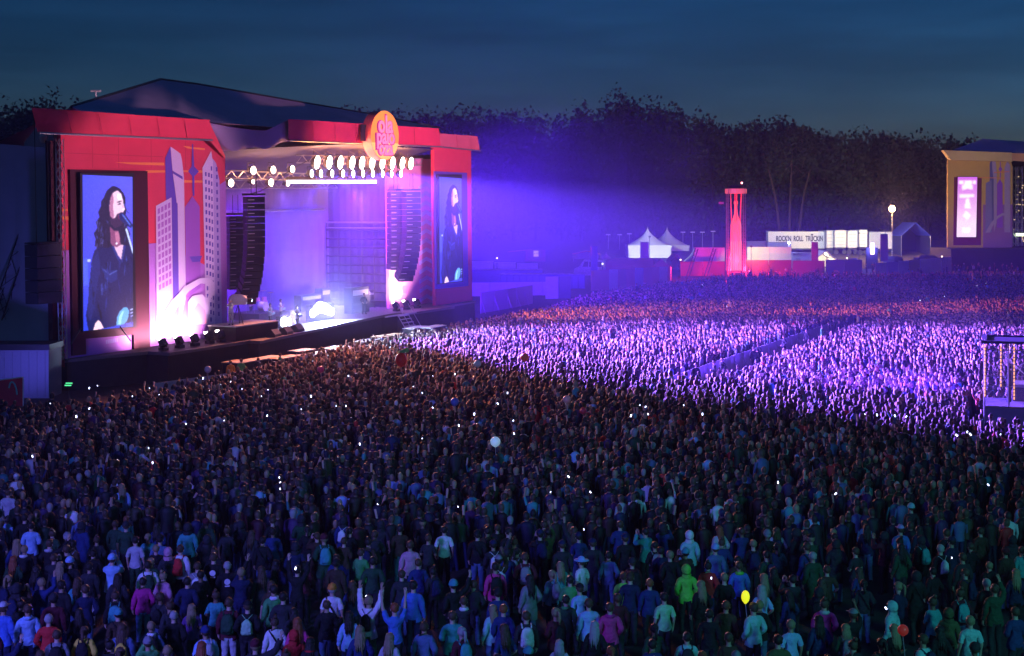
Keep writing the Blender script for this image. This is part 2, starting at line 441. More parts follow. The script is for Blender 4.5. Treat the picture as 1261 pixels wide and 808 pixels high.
# little crest and slogan below the screen
cr = MB()
for k in range(20):
    a0, a1 = k * math.pi / 10, (k + 1) * math.pi / 10
    f = lambda a, r: (95.8 + 5.6 * r * math.cos(a), 427 - 9 * r * math.sin(a))
    cr.poly([(p[0], -.05, p[2]) for p in Pl([f(a0, 1), f(a1, 1), f(a1, .86), f(a0, .86)], 0)])
for q in ([(91, 426), (101, 425), (101, 427.4), (91, 428.4)], [(94.5, 421), (97.5, 420.6), (97.5, 424), (94.5, 424.4)], [(93, 430.5), (99, 430), (98, 433), (94, 433.3)]):
    cr.poly([(p[0], -.05, p[2]) for p in Pl(q, 0)])
part('crest', cr, m_lilac2, wing, kind='stuff')
sl = MB()
for k in range(7):
    x = 130.5 + k * 2.2
    sl.poly([(p[0], -.05, p[2]) for p in Pl([(x, 423.6 - k * .4), (x + 1.7, 423.3 - k * .4), (x + 1.7, 418.4 - k * .4), (x, 418.7 - k * .4)], 0)])
part('slogan', sl, m_lilac2, wing, kind='stuff')

# ---- right wing
wr = Pl([(537, 379), (582, 371), (582.5, 182), (537, 178)], 0)
wingr = part('wing_wall', MB().prism(wr, (0, .35, 0)), m_red, st, label='right red wing wall')
art = part('zigzag_wall', MB().prism(Pl([(480, 382), (537, 376), (537, 196), (480, 196)], 2.2), (0, .3, 0)), m_pinkp, st, label='lilac wall with zigzag print')
zz = MB()
for k in range(13):
    y0 = 226 + k * 11.5
    for q in ([(517, y0 + 9), (526, y0 + 3), (526, y0 - 2), (517, y0 + 4)], [(526, y0 + 3), (535, y0 + 8), (535, y0 + 3), (526, y0 - 2)]):
        zz.poly([(p[0], p[1] - .02, p[2]) for p in Pl(q, 2.2)])
part('zigzag_print', zz, m_lilac, art, kind='stuff')
printed('window_print', [(496, 352), (502, 352), (502, 361), (496, 361)], 2, m_purple, art, 2.2, False)

# ---- fascias (boxes of stretched fabric standing proud of the wall)
def fascia(name, top0, top1, bot1, bot0, bf, bb, m, nu=24):
    a, b_, c, d = S(*bot0, bf), S(*bot1, bf), S(*top1, bf - .5), S(*top0, bf - .5)
    ph = rnd.random() * 6
    g = MB().grid(a, b_, c, d, nu, 5, lambda u, v: (0, -.10 * math.sin(u * 31 + v * 2 + ph) * math.sin(u * 12), 0))
    o = part(name, g, m, st, True)
    k = MB()   # top, bottom, ends and back
    A, B, C, D = [Vector(p) for p in (a, b_, c, d)]
    A2, B2, C2, D2 = [Vector(p) for p in (S(bot0[0] + 1, bot0[1] - 1, bb), S(bot1[0] - 1, bot1[1] - 1, bb), S(top1[0] - 1, top1[1] + 1, bb), S(top0[0] + 1, top0[1] + 1, bb))]
    k.poly([D, C, C2, D2]); k.poly([A2, B2, B, A]); k.poly([A, D, D2, A2]); k.poly([B2, C2, C, B]); k.poly([A2, D2, C2, B2])
    part(name + '_box', k, m, o)
    for t_ in [k / (nu / 4) for k in range(1, int(nu / 4))]:
        q0, q1 = A * (1 - t_) + B * t_, D * (1 - t_) + C * t_
        part('seam', MB().bar(q0 + Vector((0, -.13, .1)), q1 + Vector((0, -.13, -.1)), .018, 3), m_seam, o)
    part('edge_pole', MB().bar(A + Vector((0, -.12, 0)), B + Vector((0, -.12, 0)), .07, 6), m_alu, o)
    return o
fascia('fascia', (45, 133), (262, 148), (264, 173), (52, 164), -1.6, .3, m_redf)
fascia('fascia', (359, 147), (544, 158.5), (545, 181), (359, 173.5), -1.2, 0.6, m_redf, 30)
fascia('fascia', (544, 164.5), (590, 168), (593, 186), (545, 181.5), -.5, .4, mat('salmon_fascia', (0.62, 0.12, 0.16), .8, bump=.3, bscale=.5), 10)
xe = S(277, 428, 0)[0]
part('opening_side', MB().b2((xe - .1, .36, 2), (xe, 4, 14.6)), m_violet, st)
fl = MB().grid(S(262, 173, -1), S(281, 196, -.2), S(281, 192, -.2), S(262, 150, -1.4), 6, 3)
part('fascia_end', fl, m_redf, st, True)

# ---- dark panel with a figure in the fascia gap
pn = part('fascia_panel', MB().b2((S(446, 160, -1.7)[0], -1.86, S(446, 174, -1.7)[2]), (S(455.5, 160, -1.7)[0], -1.78, S(446, 153.5, -1.7)[2])), m_black, st)

# ---- roof
def roofsheet(name, pts_bottom, pts_top, m, n=14, sag=.14):
    """ruled sheet between two poly-lines, sagging between the rafters"""
    g = MB(); nv = 6
    def samp(pts, u):
        u *= len(pts) - 1; i = min(int(u), len(pts) - 2); f = u - i
        return Vector(pts[i]) * (1 - f) + Vector(pts[i + 1]) * f
    for j in range(nv + 1):
        for i in range(n * 4 + 1):
            u = i / (n * 4); v = j / nv
            p = samp(pts_bottom, u) * (1 - v) + samp(pts_top, u) * v
            p = p + Vector((0, 0, -sag * abs(math.sin(u * math.pi * n / 2)) * math.sin(v * math.pi)))
            g.v.append(p)
    nx = n * 4 + 1
    g.f = [(j * nx + i, j * nx + i + 1, (j + 1) * nx + i + 1, (j + 1) * nx + i) for j in range(nv) for i in range(nx - 1)]
    return part(name, g, m, st, True)
def lift(p, b, h): return (p[0], b, h)
ra = S(94, 132, 3); r1 = S(203, 98.5, 8); r2 = S(249, 104.5, 8); r3 = S(360, 124, 8); r4 = S(460, 141, 8); r5 = S(545, 158, 3)
e0 = S(110, 139, -.6); e1 = S(200, 146, -.6); e2 = S(262, 151, -.6); e3 = S(359, 158, -.6); e4 = S(455, 160, -.6); e5 = S(545, 164, -.6)
roofsheet('roof_front', [e0, e1, e2, e3, e4, e5], [ra, r1, r2, r3, r4, r5], m_roof)
bk = lambda p: (p[0], 17, 13.2)
roofsheet('roof_back', [bk(e5), bk(e4), bk(e3), bk(e2), bk(e1), bk(e0)], [r5, r4, r3, r2, r1, ra], m_roof)
# eave between the two fascias drops low: the open canopy edge
roofsheet('canopy', [S(277, 186, .2), S(300, 184, -.4), S(325, 181, -.7), S(359, 174, -.9)], [S(262, 152, -.9), S(295, 158, -.9), S(330, 162, -1), S(359, 148, -1.2)], m_roof2, 4, .8)
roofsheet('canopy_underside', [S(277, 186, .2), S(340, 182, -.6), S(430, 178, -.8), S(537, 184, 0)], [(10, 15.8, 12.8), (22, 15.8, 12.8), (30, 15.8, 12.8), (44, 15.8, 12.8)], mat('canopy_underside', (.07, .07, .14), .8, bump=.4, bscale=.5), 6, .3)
rb = MB()
for a, b_ in ((ra, r1), (r1, r2), (r2, r3), (r3, r4), (r4, r5)): rb.bar(a, b_, .12, 6)
part('ridge', rb, m_black, st)

# ---- inside of the stage: drapes, towers
def folds(a, b_, c, d, n, amp):
    return MB().grid(a, b_, c, d, n * 6, 2, lambda u, v: (0, amp * math.sin(u * n * 2 * math.pi), 0))
sdr = S(479, 300, 2.4)[0]
part('back_drape', folds((6, 9.7, 1.9), (sdr + 1, 9.7, 1.9), (sdr + 1, 9.7, 15), (6, 9.7, 15), 26, .04), m_drape, st, True)
part('side_drape', MB().grid((9.6, 9.6, 1.9), (9.6, 4.1, 1.9), (9.6, 4.1, 14), (9.6, 9.6, 14), 30, 2, lambda u, v: (.1 * math.sin(u * 60), 0, 0)), m_drape, st, True)
sdr = S(479, 300, 2.4)[0]
part('side_drape', MB().grid((sdr + 1, 2.6, 1.9), (sdr + 1, 9.7, 1.9), (sdr + 1, 9.7, 14.5), (sdr + 1, 2.6, 14.5), 30, 2, lambda u, v: (.1 * math.sin(u * 60), 0, 0)), m_drape2, st, True)
sf = MB()
for k in range(9): sf.bar((sdr + .3, 2.8, 2.6 + k * .8), (sdr + .3, 9.5, 2.6 + k * .8), .07)
for k in range(6): sf.bar((sdr + .3, 2.8 + k * 1.33, 1.9), (sdr + .3, 2.8 + k * 1.33, 9.6), .06)
part('scaffold', sf, m_black, st)
part('pale_rail', MB().bar((20, 9.4, 10.9), (sdr, 9.4, 10.9), .1).bar((sdr + .25, 2.8, 9.7), (sdr + .25, 9.4, 9.7), .08).bar((sdr + .25, 2.8, 9.2), (sdr + .25, 9.4, 9.2), .05), m_alu, st)
part('back_wall', MB().b2((0, 16.02, -1), (50.4, 16.2, 13)), m_black, st)
part('end_wall', MB().b2((50.42, .4, -1), (50.6, 16, 16)), m_black, st)

# side tarpaulin of the left wing with its truss column
part('side_tarpaulin', MB().grid((.0, 6.5, 2), (.0, .4, 2), (.0, .4, 15.4), (.0, 6.5, 15.9), 20, 8, lambda u, v: (-.12 * abs(math.sin(u * 9)) * math.sin(v * 3.14), 0, 0)), m_tarp, st, True)
tc_ = MB(); x0 = S(76.5, 300, -.3)
tc_.truss((S(77, 300, 0)[0], -.1, 2), (S(77, 300, 0)[0], -.1, 16), .35, .035, .55)
part('corner_truss', tc_, m_alu, st)
part('corner_post', MB().b2((S(65, 300, .6)[0], .5, 0), (S(74, 300, .6)[0] + .3, .9, 15.9)), m_maroon, st)

sm = bpy.data.materials.new('stage_smoke'); sm.use_nodes = True; t = sm.node_tree; t.nodes.clear()
pv = t.nodes.new('ShaderNodeVolumePrincipled'); pv.inputs['Color'].default_value = (0.55, 0.45, 0.95, 1); pv.inputs['Density'].default_value = 0.014; pv.inputs['Anisotropy'].default_value = 0.2
t.links.new(pv.outputs['Volume'], t.nodes.new('ShaderNodeOutputMaterial').inputs['Volume'])
so = part('stage_smoke', MB().b2((10, -1.0, 2.3), (sdr + .8, 9.5, 17.2)), sm, None); so.matrix_world = MST.copy(); tag(so, 'coloured smoke hanging inside the stage opening', None, None, 'stuff')

so = part('stage_smoke', MB().b2((17, -3.0, 2.25), (37, -1.02, 8.0)), sm, None); so.matrix_world = MST.copy(); tag(so, 'low smoke added for the white halo round the floor strobe', None, None, 'stuff')  # added smoke box, spreads the strobe light into a halo

# ---- floodlit header truss and towers
tr = thing('lighting_truss', 'long aluminium truss under the stage header carrying the row of bright lamps', 'truss', (0, 0, 0), stage=True)
tA, tB = S(372, 196, .8), S(520, 203, .8)
part('front_truss', MB().truss((tA[0], .8, tA[2]), (tB[0], .8, tA[2]), .6, .045), m_alu, tr)
tr2 = thing('lighting_truss', 'truss with small warm lamps above the left speaker hangs', 'truss', (0, 0, 0), stage=True)
tC, tD = S(284, 215, 2.5), S(385, 213, 2.5)
part('rear_truss', MB().truss((tC[0], 2.5, tC[2]), (tD[0], 2.5, tC[2] - .2), .6, .045), m_alu, tr2)
tr3 = thing('lighting_truss', 'inner truss crossing the back of the stage roof', 'truss', (0, 0, 0), stage=True)
part('rear_truss', MB().truss((11, 9, 13.2), (46, 9, 13.2), .7, .05), m_alu, tr3)
cab = MB().path([S(306, 240, -.5), S(322, 236, -.3), S(338, 228, -.1), S(350, 217, .1), S(365, 207, .3), S(384, 197, .5)], .035, 4)
part('cable', cab, m_black, tr2)

def can_light(name, lab, x, y, b, group, r=.3, tilt=-.25, col=(1, .86, .68), est=30, tall=1.0):
    p = S(x, y, b)
    o = thing(name, lab, 'stage light', p, 0, group, True)
    bd = MB().loft([((0, .55, 0), r * .6, r * .6), ((0, .2, 0), r, r)], 8)   # placeholder orientation fixed below
    bd = MB()
    n = 12
    ring = lambda y_, rr, tt=1: [(rr * math.cos(2 * math.pi * k / n), y_, rr * tt * math.sin(2 * math.pi * k / n)) for k in range(n)]
    v = ring(-.02, r, tall) + ring(.3, r * .9, tall) + ring(.5, r * .5, tall)
    bd.add(v, [(k, (k + 1) % n, n + (k + 1) % n, n + k) for k in range(n)] + [(n + k, n + (k + 1) % n, 2 * n + (k + 1) % n, 2 * n + k) for k in range(n)] + [tuple(range(2 * n, 3 * n))])
    part('housing', bd, m_black, o)
    part('lens', MB().add([(a * .93, y_ - .005, c_ * .93) for a, y_, c_ in ring(-.02, r, tall)], [tuple(range(n))]), mat('lamp_%d_%d_%d_%d' % (*[int(c * 99) for c in col], est), (.1, .1, .1), emit=col, est=est), o)
    yk = MB().bar((-r - .05, .2, 0), (-r - .05, .2, r * tall + .25), .03).bar((r + .05, .2, 0), (r + .05, .2, r * tall + .25), .03).bar((-r - .05, .2, r * tall + .25), (r + .05, .2, r * tall + .25), .03)
    part('yoke', yk, m_black, o)
    return o
ORD = ['first', 'second', 'third', 'fourth', 'fifth', 'sixth', 'seventh', 'eighth', 'ninth', 'tenth', 'eleventh', 'twelfth']
TGT = Vector((30, 95, 1))
bl = []
for i, x in enumerate((393.5, 408.5, 422, 436.5, 448.5, 461, 473.5, 486, 498, 508.5)):
    o = can_light('blinder_light', ORD[i] + ' of ten tall blinding warm lamps under the header, counted from the left', x, 200 + i * .15, -.2, 'blinder lamps in a row under the header', .36, tall=1.65)
    o.matrix_world = o.matrix_world @ Matrix.Rotation(.3, 4, 'Y')
    bl.append(S(x, 200, -1.0))
for i, x in enumerate((386.5, 398, 411.5, 425, 437.5, 449.5, 461.5, 473.5, 484.5, 496)):
    can_light('spotlight', ORD[i] + ' of ten smaller bright heads below the blinding lamps, counted from the left', x, 214, .2, 'small bright heads under the blinders', .2, col=(1, .93, .95), tall=1.6)
for i, x0 in enumerate((358, 392, 404, 417.5, 432, 443, 453)):
    x1 = (391, 403, 416, 430, 441.5, 452, 466)[i]
    a, b_ = S(x0, 224, .3), S(x1 - .5, 224, .3)
    o = thing('light_bar', ORD[i] + ' white glowing light bar under the truss lamps, counted from the left', 'light bar', a, 0, 'glowing light bars under the truss', True)
    Lb = b_[0] - a[0]
    part('housing', MB().b2((0, 0, .12), (Lb, .2, .4)), m_black, o)
    part('diffuser', MB().b2((.02, -.06, -.12), (Lb - .02, .2, .12)), mat('bar_glow', (.1, .1, .1), emit=(.9, .88, 1), est=8), o)
for i, (x, y, r) in enumerate(((315, 210, .34), (339.5, 209.5, .32), (363, 208.5, .3), (287.5, 225.5, .32), (336.5, 225, .32), (314.5, 224, .18), (357, 226.5, .2))):
    can_light('par_light', ('warm lamp glowing at the top left of the left truss', 'warm lamp in the middle of the left truss', 'warm lamp at the right end of the left truss', 'warm lamp lowest at the left, beside the red wing edge', 'warm lamp hanging under the middle of the left truss', 'small warm lamp above the left speaker hang', 'small lamp at the left end of the light bars')[i], x, y, 2.0, 'warm lamps left of the header row', r, col=(1, .72, .5), est=22)

# ---- round sign
sc_ = S(477.3, 167, -2.4)
sg = thing('round_sign', 'round orange sign with pink lettering on the stage header', 'sign', sc_, 0, None, True)
n = 40; R_ = 2.05
fr = [(R_ * math.cos(2 * math.pi * k / n), -.0, R_ * math.sin(2 * math.pi * k / n)) for k in range(n)]
m_signo = mat('orange_sign_face', (.95, .36, .05), .5, emit=(1, .33, .06), est=.55, vary=.1)
m_signy = mat('yellow_sign_face', (.95, .6, .12), .5, emit=(1, .62, .2), est=.6, vary=.1)
part('rim', MB().add(fr + [(a, .9, c) for a, b_, c in fr], [(k, (k + 1) % n, n + (k + 1) % n, n + k) for k in range(n)] + [tuple(range(n, 2 * n))]), mat('sign_rim', (.75, .12, .12), .5, vary=.1), sg)
part('face', MB().add(fr, [tuple(range(n))]), m_signo, sg)
part('lower_face', MB().poly([(a * .985, -.012, c * .985) for a, b_, c in fr if c < -.35]), m_signy, sg)
def text_mesh(txt, size, ext=0.03):
    cu = bpy.data.curves.new('lettering', 'FONT'); cu.body = txt; cu.size = size; cu.extrude = ext; cu.align_x = 'CENTER'; cu.align_y = 'CENTER'; cu.resolution_u = 3
    cu.offset = size * .025
    o = bpy.data.objects.new('tmp', cu); COL.objects.link(o)
    me = bpy.data.meshes.new_from_object(o.evaluated_get(bpy.context.evaluated_depsgraph_get())); bpy.data.objects.remove(o, do_unlink=True)
    return me
m_lpink = mat('pink_letter', (.85, .25, .4), .6, emit=(.95, .3, .42), est=.5); m_lmar = mat('maroon_letter_edge', (.4, .03, .2), .6, emit=(.35, .02, .22), est=.3)
for txt, zc, sz in (('ola', .85, 1.7), ('palo', -.15, 1.5), ('oza', -1.1, 1.4)):
    for k, (mm, off, sc) in enumerate(((m_lmar, -.03, 1.13), (m_lpink, -.08, 1.0))):
        me = text_mesh(txt, sz * 1.12); me.materials.clear(); me.materials.append(mm)
        if k == 0:
            for v in me.vertices: pass
        o = bpy.data.objects.new('lettering', me); COL.objects.link(o); o.parent = sg
        o.matrix_local = Matrix.Translation((-.02, off, zc)) @ Matrix.Rotation(math.pi / 2, 4, 'X') @ Matrix.Diagonal((sc * .92, sc * 1.05, 1, 1))

# ---- LED screens: a mesh of glowing pixels
def raster(w, h, layers, fn=None):
    """layers: (polygon in 0..1 uv, colour); painted in order, with soft edges"""
    ys, xs = np.mgrid[0:h, 0:w]; u = xs / (w - 1); v = ys / (h - 1)
    img = np.zeros((h, w, 3))
    if fn is not None: img[:] = fn(u, v)
    for poly, colr in layers:
        ins = np.zeros(u.shape, bool); n = len(poly)
        for i in range(n):
            x1, y1 = poly[i]; x2, y2 = poly[(i + 1) % n]
            if y1 == y2: continue
            c = ((y1 > v) != (y2 > v)) & (u < (x2 - x1) * (v - y1) / (y2 - y1) + x1)
            ins ^= c
        img[ins] = colr
    return img
def lin(c): c = np.array(c) / 255.; return np.where(c <= .04045, c / 12.92, ((c + .055) / 1.055) ** 2.4)
def soften(img, k=1):
    for _ in range(k):
        p = np.pad(img, ((1, 1), (1, 1), (0, 0)), 'edge')
        img = (p[:-2, 1:-1] + p[2:, 1:-1] + p[1:-1, :-2] + p[1:-1, 2:] + 2 * p[1:-1, 1:-1]) / 6
    return img
def Z(pts): return [((x - 45 + (y - 45) * 10 / 730) / 233, (y - 45 - (x - 45) / 233 * 12) / 725) for x, y in pts]
def el(cx, cy_, rx, ry, n=14): return [(cx + rx * math.cos(k * 2 * math.pi / n), cy_ + ry * math.sin(k * 2 * math.pi / n)) for k in range(n)]
def stroke(x0, y0, x1, y1, w):
    dx, dy = x1 - x0, y1 - y0; l = math.hypot(dx, dy) or 1; a, b = -dy / l * w / 2, dx / l * w / 2
    return [(x0, y0), ((x0 + x1) / 2 + a, (y0 + y1) / 2 + b), (x1, y1), ((x0 + x1) / 2 - a, (y0 + y1) / 2 - b)]
sl_ = [
 ([(35, 440), (60, 430), (62, 560), (40, 560)], (70, 90, 215)),
 (el(67, 445, 8, 8), (180, 190, 240)),
 ([(142, 150), (150, 128), (165, 110), (185, 98), (200, 104), (215, 112), (232, 132), (243, 160), (240, 190), (246, 215), (240, 245), (252, 270), (248, 300), (262, 330), (258, 360), (268, 395), (250, 425), (236, 415), (225, 395), (170, 400), (150, 408), (128, 396), (112, 400), (94, 378), (98, 345), (90, 320), (108, 295), (100, 268), (118, 245), (112, 220), (126, 195), (126, 172)], (26, 22, 60)),
]
for k in range(34):      # strands and curls
    a = rnd.random(); x = 104 + a * 52 + rnd.uniform(-6, 6); y = rnd.uniform(150, 380) if a > .5 else rnd.uniform(240, 385)
    if x > 165: continue
    sl_.append((stroke(x, y, x + rnd.uniform(-16, 12), y + rnd.uniform(18, 42), rnd.uniform(3, 7)), rnd.choice([(52, 58, 130), (12, 10, 34), (70, 74, 150), (36, 34, 84)])))
for k in range(12):
    x = rnd.uniform(232, 252); y = rnd.uniform(150, 380)
    sl_.append((stroke(x, y, x + rnd.uniform(-8, 10), y + rnd.uniform(18, 36), rnd.uniform(3, 6)), rnd.choice([(52, 58, 130), (12, 10, 34), (80, 84, 160)])))
sl_ += [
 ([(172, 150), (182, 132), (204, 120), (222, 136), (230, 165), (233, 190), (240, 212), (232, 222), (226, 240), (224, 268), (208, 282), (180, 280), (168, 245), (164, 205), (168, 170)], (226, 186, 214)),
 ([(172, 150), (182, 135), (186, 160), (182, 200), (186, 240), (180, 280), (168, 245), (164, 205)], (168, 104, 150)),
 ([(205, 135), (220, 140), (226, 165), (210, 168), (202, 150)], (246, 222, 240)),
 (stroke(200, 178, 224, 172, 6), (50, 30, 70)), (stroke(202, 188, 224, 184, 7), (64, 40, 84)), (stroke(226, 192, 238, 214, 5), (200, 140, 180)),
 ([(232, 205), (240, 213), (232, 220), (224, 216)], (240, 210, 232)),
 ([(168, 240), (180, 256), (192, 250), (200, 234), (220, 226), (232, 230), (234, 246), (230, 268), (222, 286), (204, 298), (186, 298), (172, 282), (166, 260)], (52, 32, 72)),
 ([(204, 240), (224, 238), (224, 256), (208, 260)], (120, 44, 76)),
 (stroke(206, 240, 226, 236, 3), (220, 160, 190)),
 ([(166, 290), (184, 312), (204, 312), (212, 340), (216, 385), (206, 420), (186, 400), (168, 370)], (128, 66, 112)),
 ([(188, 320), (206, 316), (212, 350), (206, 380), (192, 360)], (176, 104, 146)),
 ([(176, 384), (196, 392), (216, 380), (228, 384), (217, 452), (198, 428)], (214, 172, 208)),
 (el(196, 374, 5, 6), (225, 220, 245)),
 ([(92, 400), (112, 386), (150, 392), (172, 388), (198, 430), (216, 455), (228, 386), (244, 384), (264, 396), (280, 420), (276, 640), (272, 757), (60, 778), (52, 740), (48, 700), (58, 640), (66, 560), (72, 500), (80, 440)], (18, 24, 84)),
 ([(84, 440), (108, 402), (118, 470), (103, 560), (88, 660), (68, 730), (54, 700), (64, 560)], (26, 34, 106)),
 ([(172, 388), (182, 384), (200, 428), (216, 470), (210, 474)], (34, 44, 126)), ([(228, 386), (240, 386), (222, 470), (216, 462)], (34, 44, 126)),
 ([(128, 488), (160, 500), (196, 503), (197, 545), (165, 560), (135, 532)], (28, 38, 114)),
 ([(128, 486), (160, 516), (196, 500), (196, 505), (160, 523), (130, 493)], (66, 82, 170)),
]
for k in range(44):      # folds of the shirt
    x = rnd.uniform(66, 262); y = rnd.uniform(430, 700)
    sl_.append((stroke(x, y, x + rnd.uniform(-14, 14), y + rnd.uniform(30, 95), rnd.uniform(3, 9)), rnd.choice([(34, 46, 132), (10, 14, 58), (44, 60, 150), (14, 18, 70), (26, 34, 108)])))
sl_ += [
 ([(100, 640), (118, 690), (124, 740), (112, 720)], (8, 10, 44)),
 ([(78, 775), (90, 740), (103, 727), (118, 745), (128, 770)], (238, 200, 214)),
 ([(188, 765), (190, 728), (204, 700), (224, 684), (240, 684), (249, 700), (248, 726), (238, 752), (222, 765)], (92, 164, 224)),
 ([(196, 760), (202, 725), (216, 702), (226, 700), (214, 730), (208, 764)], (150, 214, 240)),
 ([(256, 696), (272, 692), (272, 699), (256, 703)], (170, 190, 240)), ([(256, 712), (272, 708), (272, 715), (256, 719)], (150, 170, 230)), ([(256, 728), (272, 724), (272, 730), (256, 734)], (130, 150, 220)),
 ([(212, 232), (226, 226), (242, 240), (276, 290), (276, 308), (250, 294), (224, 272), (210, 254)], (24, 30, 100)),
 ([(222, 236), (230, 236), (266, 288), (260, 292)], (76, 104, 206)),
 ([(238, 306), (247, 302), (279, 425), (272, 432)], (190, 205, 245)),
 ([(268, 300), (280, 290), (284, 400), (276, 420)], (60, 84, 200)),
]
def bgf(u, v):
    c = np.stack([52 + 20 * u + 14 * np.sin(v * 3 + 1), 62 + 10 * u + 12 * (1 - v), 232 - 18 * v], -1)
    return c
img1 = soften(raster(92, 270, [(Z(p), c) for p, c in sl_], bgf), 1) + nrs.normal(size=(270, 92, 1)) * 5
img1 = lin(np.clip(img1, 0, 255))
def led_mesh(name, img, bl_, br, tr_, tl, m):
    h, w = img.shape[:2]
    bl_, br, tr_, tl = map(np.array, (bl_, br, tr_, tl))
    u = np.linspace(0, 1, w)[None, :, None]; v = np.linspace(0, 1, h)[:, None, None]      # v 0 = top
    V = ((tl * (1 - u) + tr_ * u) * (1 - v) + (bl_ * (1 - u) + br * u) * v).reshape(-1, 3)
    idx = np.arange(w * h).reshape(h, w)
    Fc = np.stack([idx[:-1, :-1], idx[1:, :-1], idx[1:, 1:], idx[:-1, 1:]], -1).reshape(-1, 4)
    me = bpy.data.meshes.new(name); me.vertices.add(len(V)); me.vertices.foreach_set('co', V.astype(np.float32).ravel())
    me.loops.add(Fc.size); me.loops.foreach_set('vertex_index', Fc.astype(np.int32).ravel())
    me.polygons.add(len(Fc)); me.polygons.foreach_set('loop_start', np.arange(0, Fc.size, 4, dtype=np.int32))
    me.materials.append(m); me.update(calc_edges=True)
    a = me.color_attributes.new('col', 'FLOAT_COLOR', 'POINT')
    a.data.foreach_set('color', np.concatenate([img.reshape(-1, 3), np.ones((w * h, 1))], 1).astype(np.float32).ravel())
    return me
m_led = mat('led_pixels', attr='col', emit=(1, 1, 1), est=1.55, light=True)
def led_screen(lab, tl, tr_, br, bl_, frame, b, img, group=None, m=m_led):
    q = [S(*p, b - .28) for p in (bl_, br, tr_, tl)]
    o = thing('video_screen', lab, 'video screen', (0, 0, 0), 0, None, True)
    part('picture', led_mesh('picture', img, *q, m), m, o)
    (x0, y0), (x1, y1), (x2, y2), (x3, y3) = tl, tr_, br, bl_
    fx0, fy0, fx1, fy1 = frame
    part('casing', MB().prism([S(fx0 + 15, fy0 + 3, b - .26), S(fx0 + 15, y3 + 1, b - .26), S(fx1 - 14, y2 + 1, b - .26), S(fx1 - 14, fy0 + 3, b - .26)] if fx1 - fx0 > 60 else [S(fx0 + 5, fy0 + 3, b - .26), S(fx0 + 5, y3 + 1, b - .26), S(fx1 - 4, y2 + 1, b - .26), S(fx1 - 4, fy0 + 3, b - .26)], (0, .2, 0)), m_black, o)
    return o
led_screen('tall left video screen showing a long-haired singer in a dark shirt', (106, 215.5), (167, 218), (165, 402), (104, 407.5), (88, 210, 183, 415), -.3, img1)
led_screen('tall right video screen showing the same singer, seen smaller', (543, 218), (570.5, 220), (570, 346), (542.5, 349), (536, 212, 575, 352), -.1, img1)
part('screen_frame', MB().prism(Pl([(88, 209), (183, 211), (183, 432), (163, 434), (163, 412), (104, 417), (104, 436), (88, 438)], -.02), (0, -.2, 0)), m_maroon, st)
part('screen_frame', MB().prism(Pl([(536, 211), (576, 213), (576, 352), (536, 356)], -.02), (0, -.12, 0)), m_indigo, st)
br_ = MB().bar(S(101, 404, -.7), S(88, 424, -.7), .05).bar(S(149, 402, -.7), S(162, 420, -.7), .05)
part('screen_brace', br_, m_black, st)

# ---- line arrays of loudspeakers
m_spk = mat('speaker_black', (.035, .035, .045), .6, vary=.2); m_grl = mat('speaker_grille', (.03, .03, .045), .9, vary=.2, bump=.3, bscale=20)
def line_array(lab, x, ytop, ybot, b, width, curve, n=16, dep=.9, face=0.6):
    p = S(x, ytop, b); q = S(x, ybot, b); H = p[2] - q[2]
    o = thing('speaker_hang', lab, 'loudspeaker', p, 0, 'speaker hangs beside the stage opening', True)
    hh = H / n; y = 0.0; z = 0.0
    me_b = MB().box((0, 0, 0), (width, dep, hh * .93)).mesh('cabinet', m_spk)
    me_g = MB().box((0, -dep / 2 - .012, 0), (width * .92, .02, hh * .7)).mesh('grille', m_grl)
    me_h = MB().b2((-width * .46, -dep / 2 - .04, -hh * .05), (-width * .1, -dep / 2 - .028, hh * .05)).mesh('badge', m_greyp)
    for k in range(n):
        t = k / (n - 1); ang = curve * max(0, t - .3) ** 1.6
        z -= hh * math.cos(ang); y += hh * math.sin(ang)
        R = Matrix.Translation((0, y, z + hh / 2)) @ Matrix.Rotation(-face, 4, 'Z') @ Matrix.Rotation(ang, 4, 'X')
        c = part('cabinet', me_b, None, o); c.matrix_local = R
        g = part('grille', me_g, None, c); g2 = part('badge', me_h, None, c)
    part('bumper', MB().box((0, 0, .15), (width, dep, .15)).bar((-.3, 0, .2), (-.3, 0, 1.6), .03).bar((.3, 0, .2), (.3, 0, 1.6), .03), m_black, o)
line_array('curved black speaker hang in front at the left of the stage opening', 315.5, 242, 374, -1.6, 1.35, .75, 16, 1.1)
line_array('straight speaker hang half hidden behind the front left one', 292.5, 266, 356, 1.4, 1.2, .1, 12, 1.0)
line_array('curved speaker hang before the zigzag wall at the right', 508.5, 236, 346, -.4, 1.4, .7, 15, 1.1)
line_array('straight speaker hang at the right edge of the stage opening', 489, 236, 332, 1.2, 1.3, .1, 13, 1.0)
# hanging black subwoofer block beside the left wing
sb = thing('subwoofer_block', 'black block of hanging subwoofers left of the red wing', 'loudspeaker', S(56, 300, -.6), 0, None, True)
for k in range(5): part('cabinet', MB().box((0, 0, -.38 - .74 * k), (1.9, 1.1, .7)), m_spk, sb)
part('bumper', MB().box((0, 0, .05), (1.9, 1.1, .1)).bar((-.5, 0, .1), (-.5, 0, 9), .03).bar((.5, 0, .1), (.5, 0, 9), .03), m_black, sb)

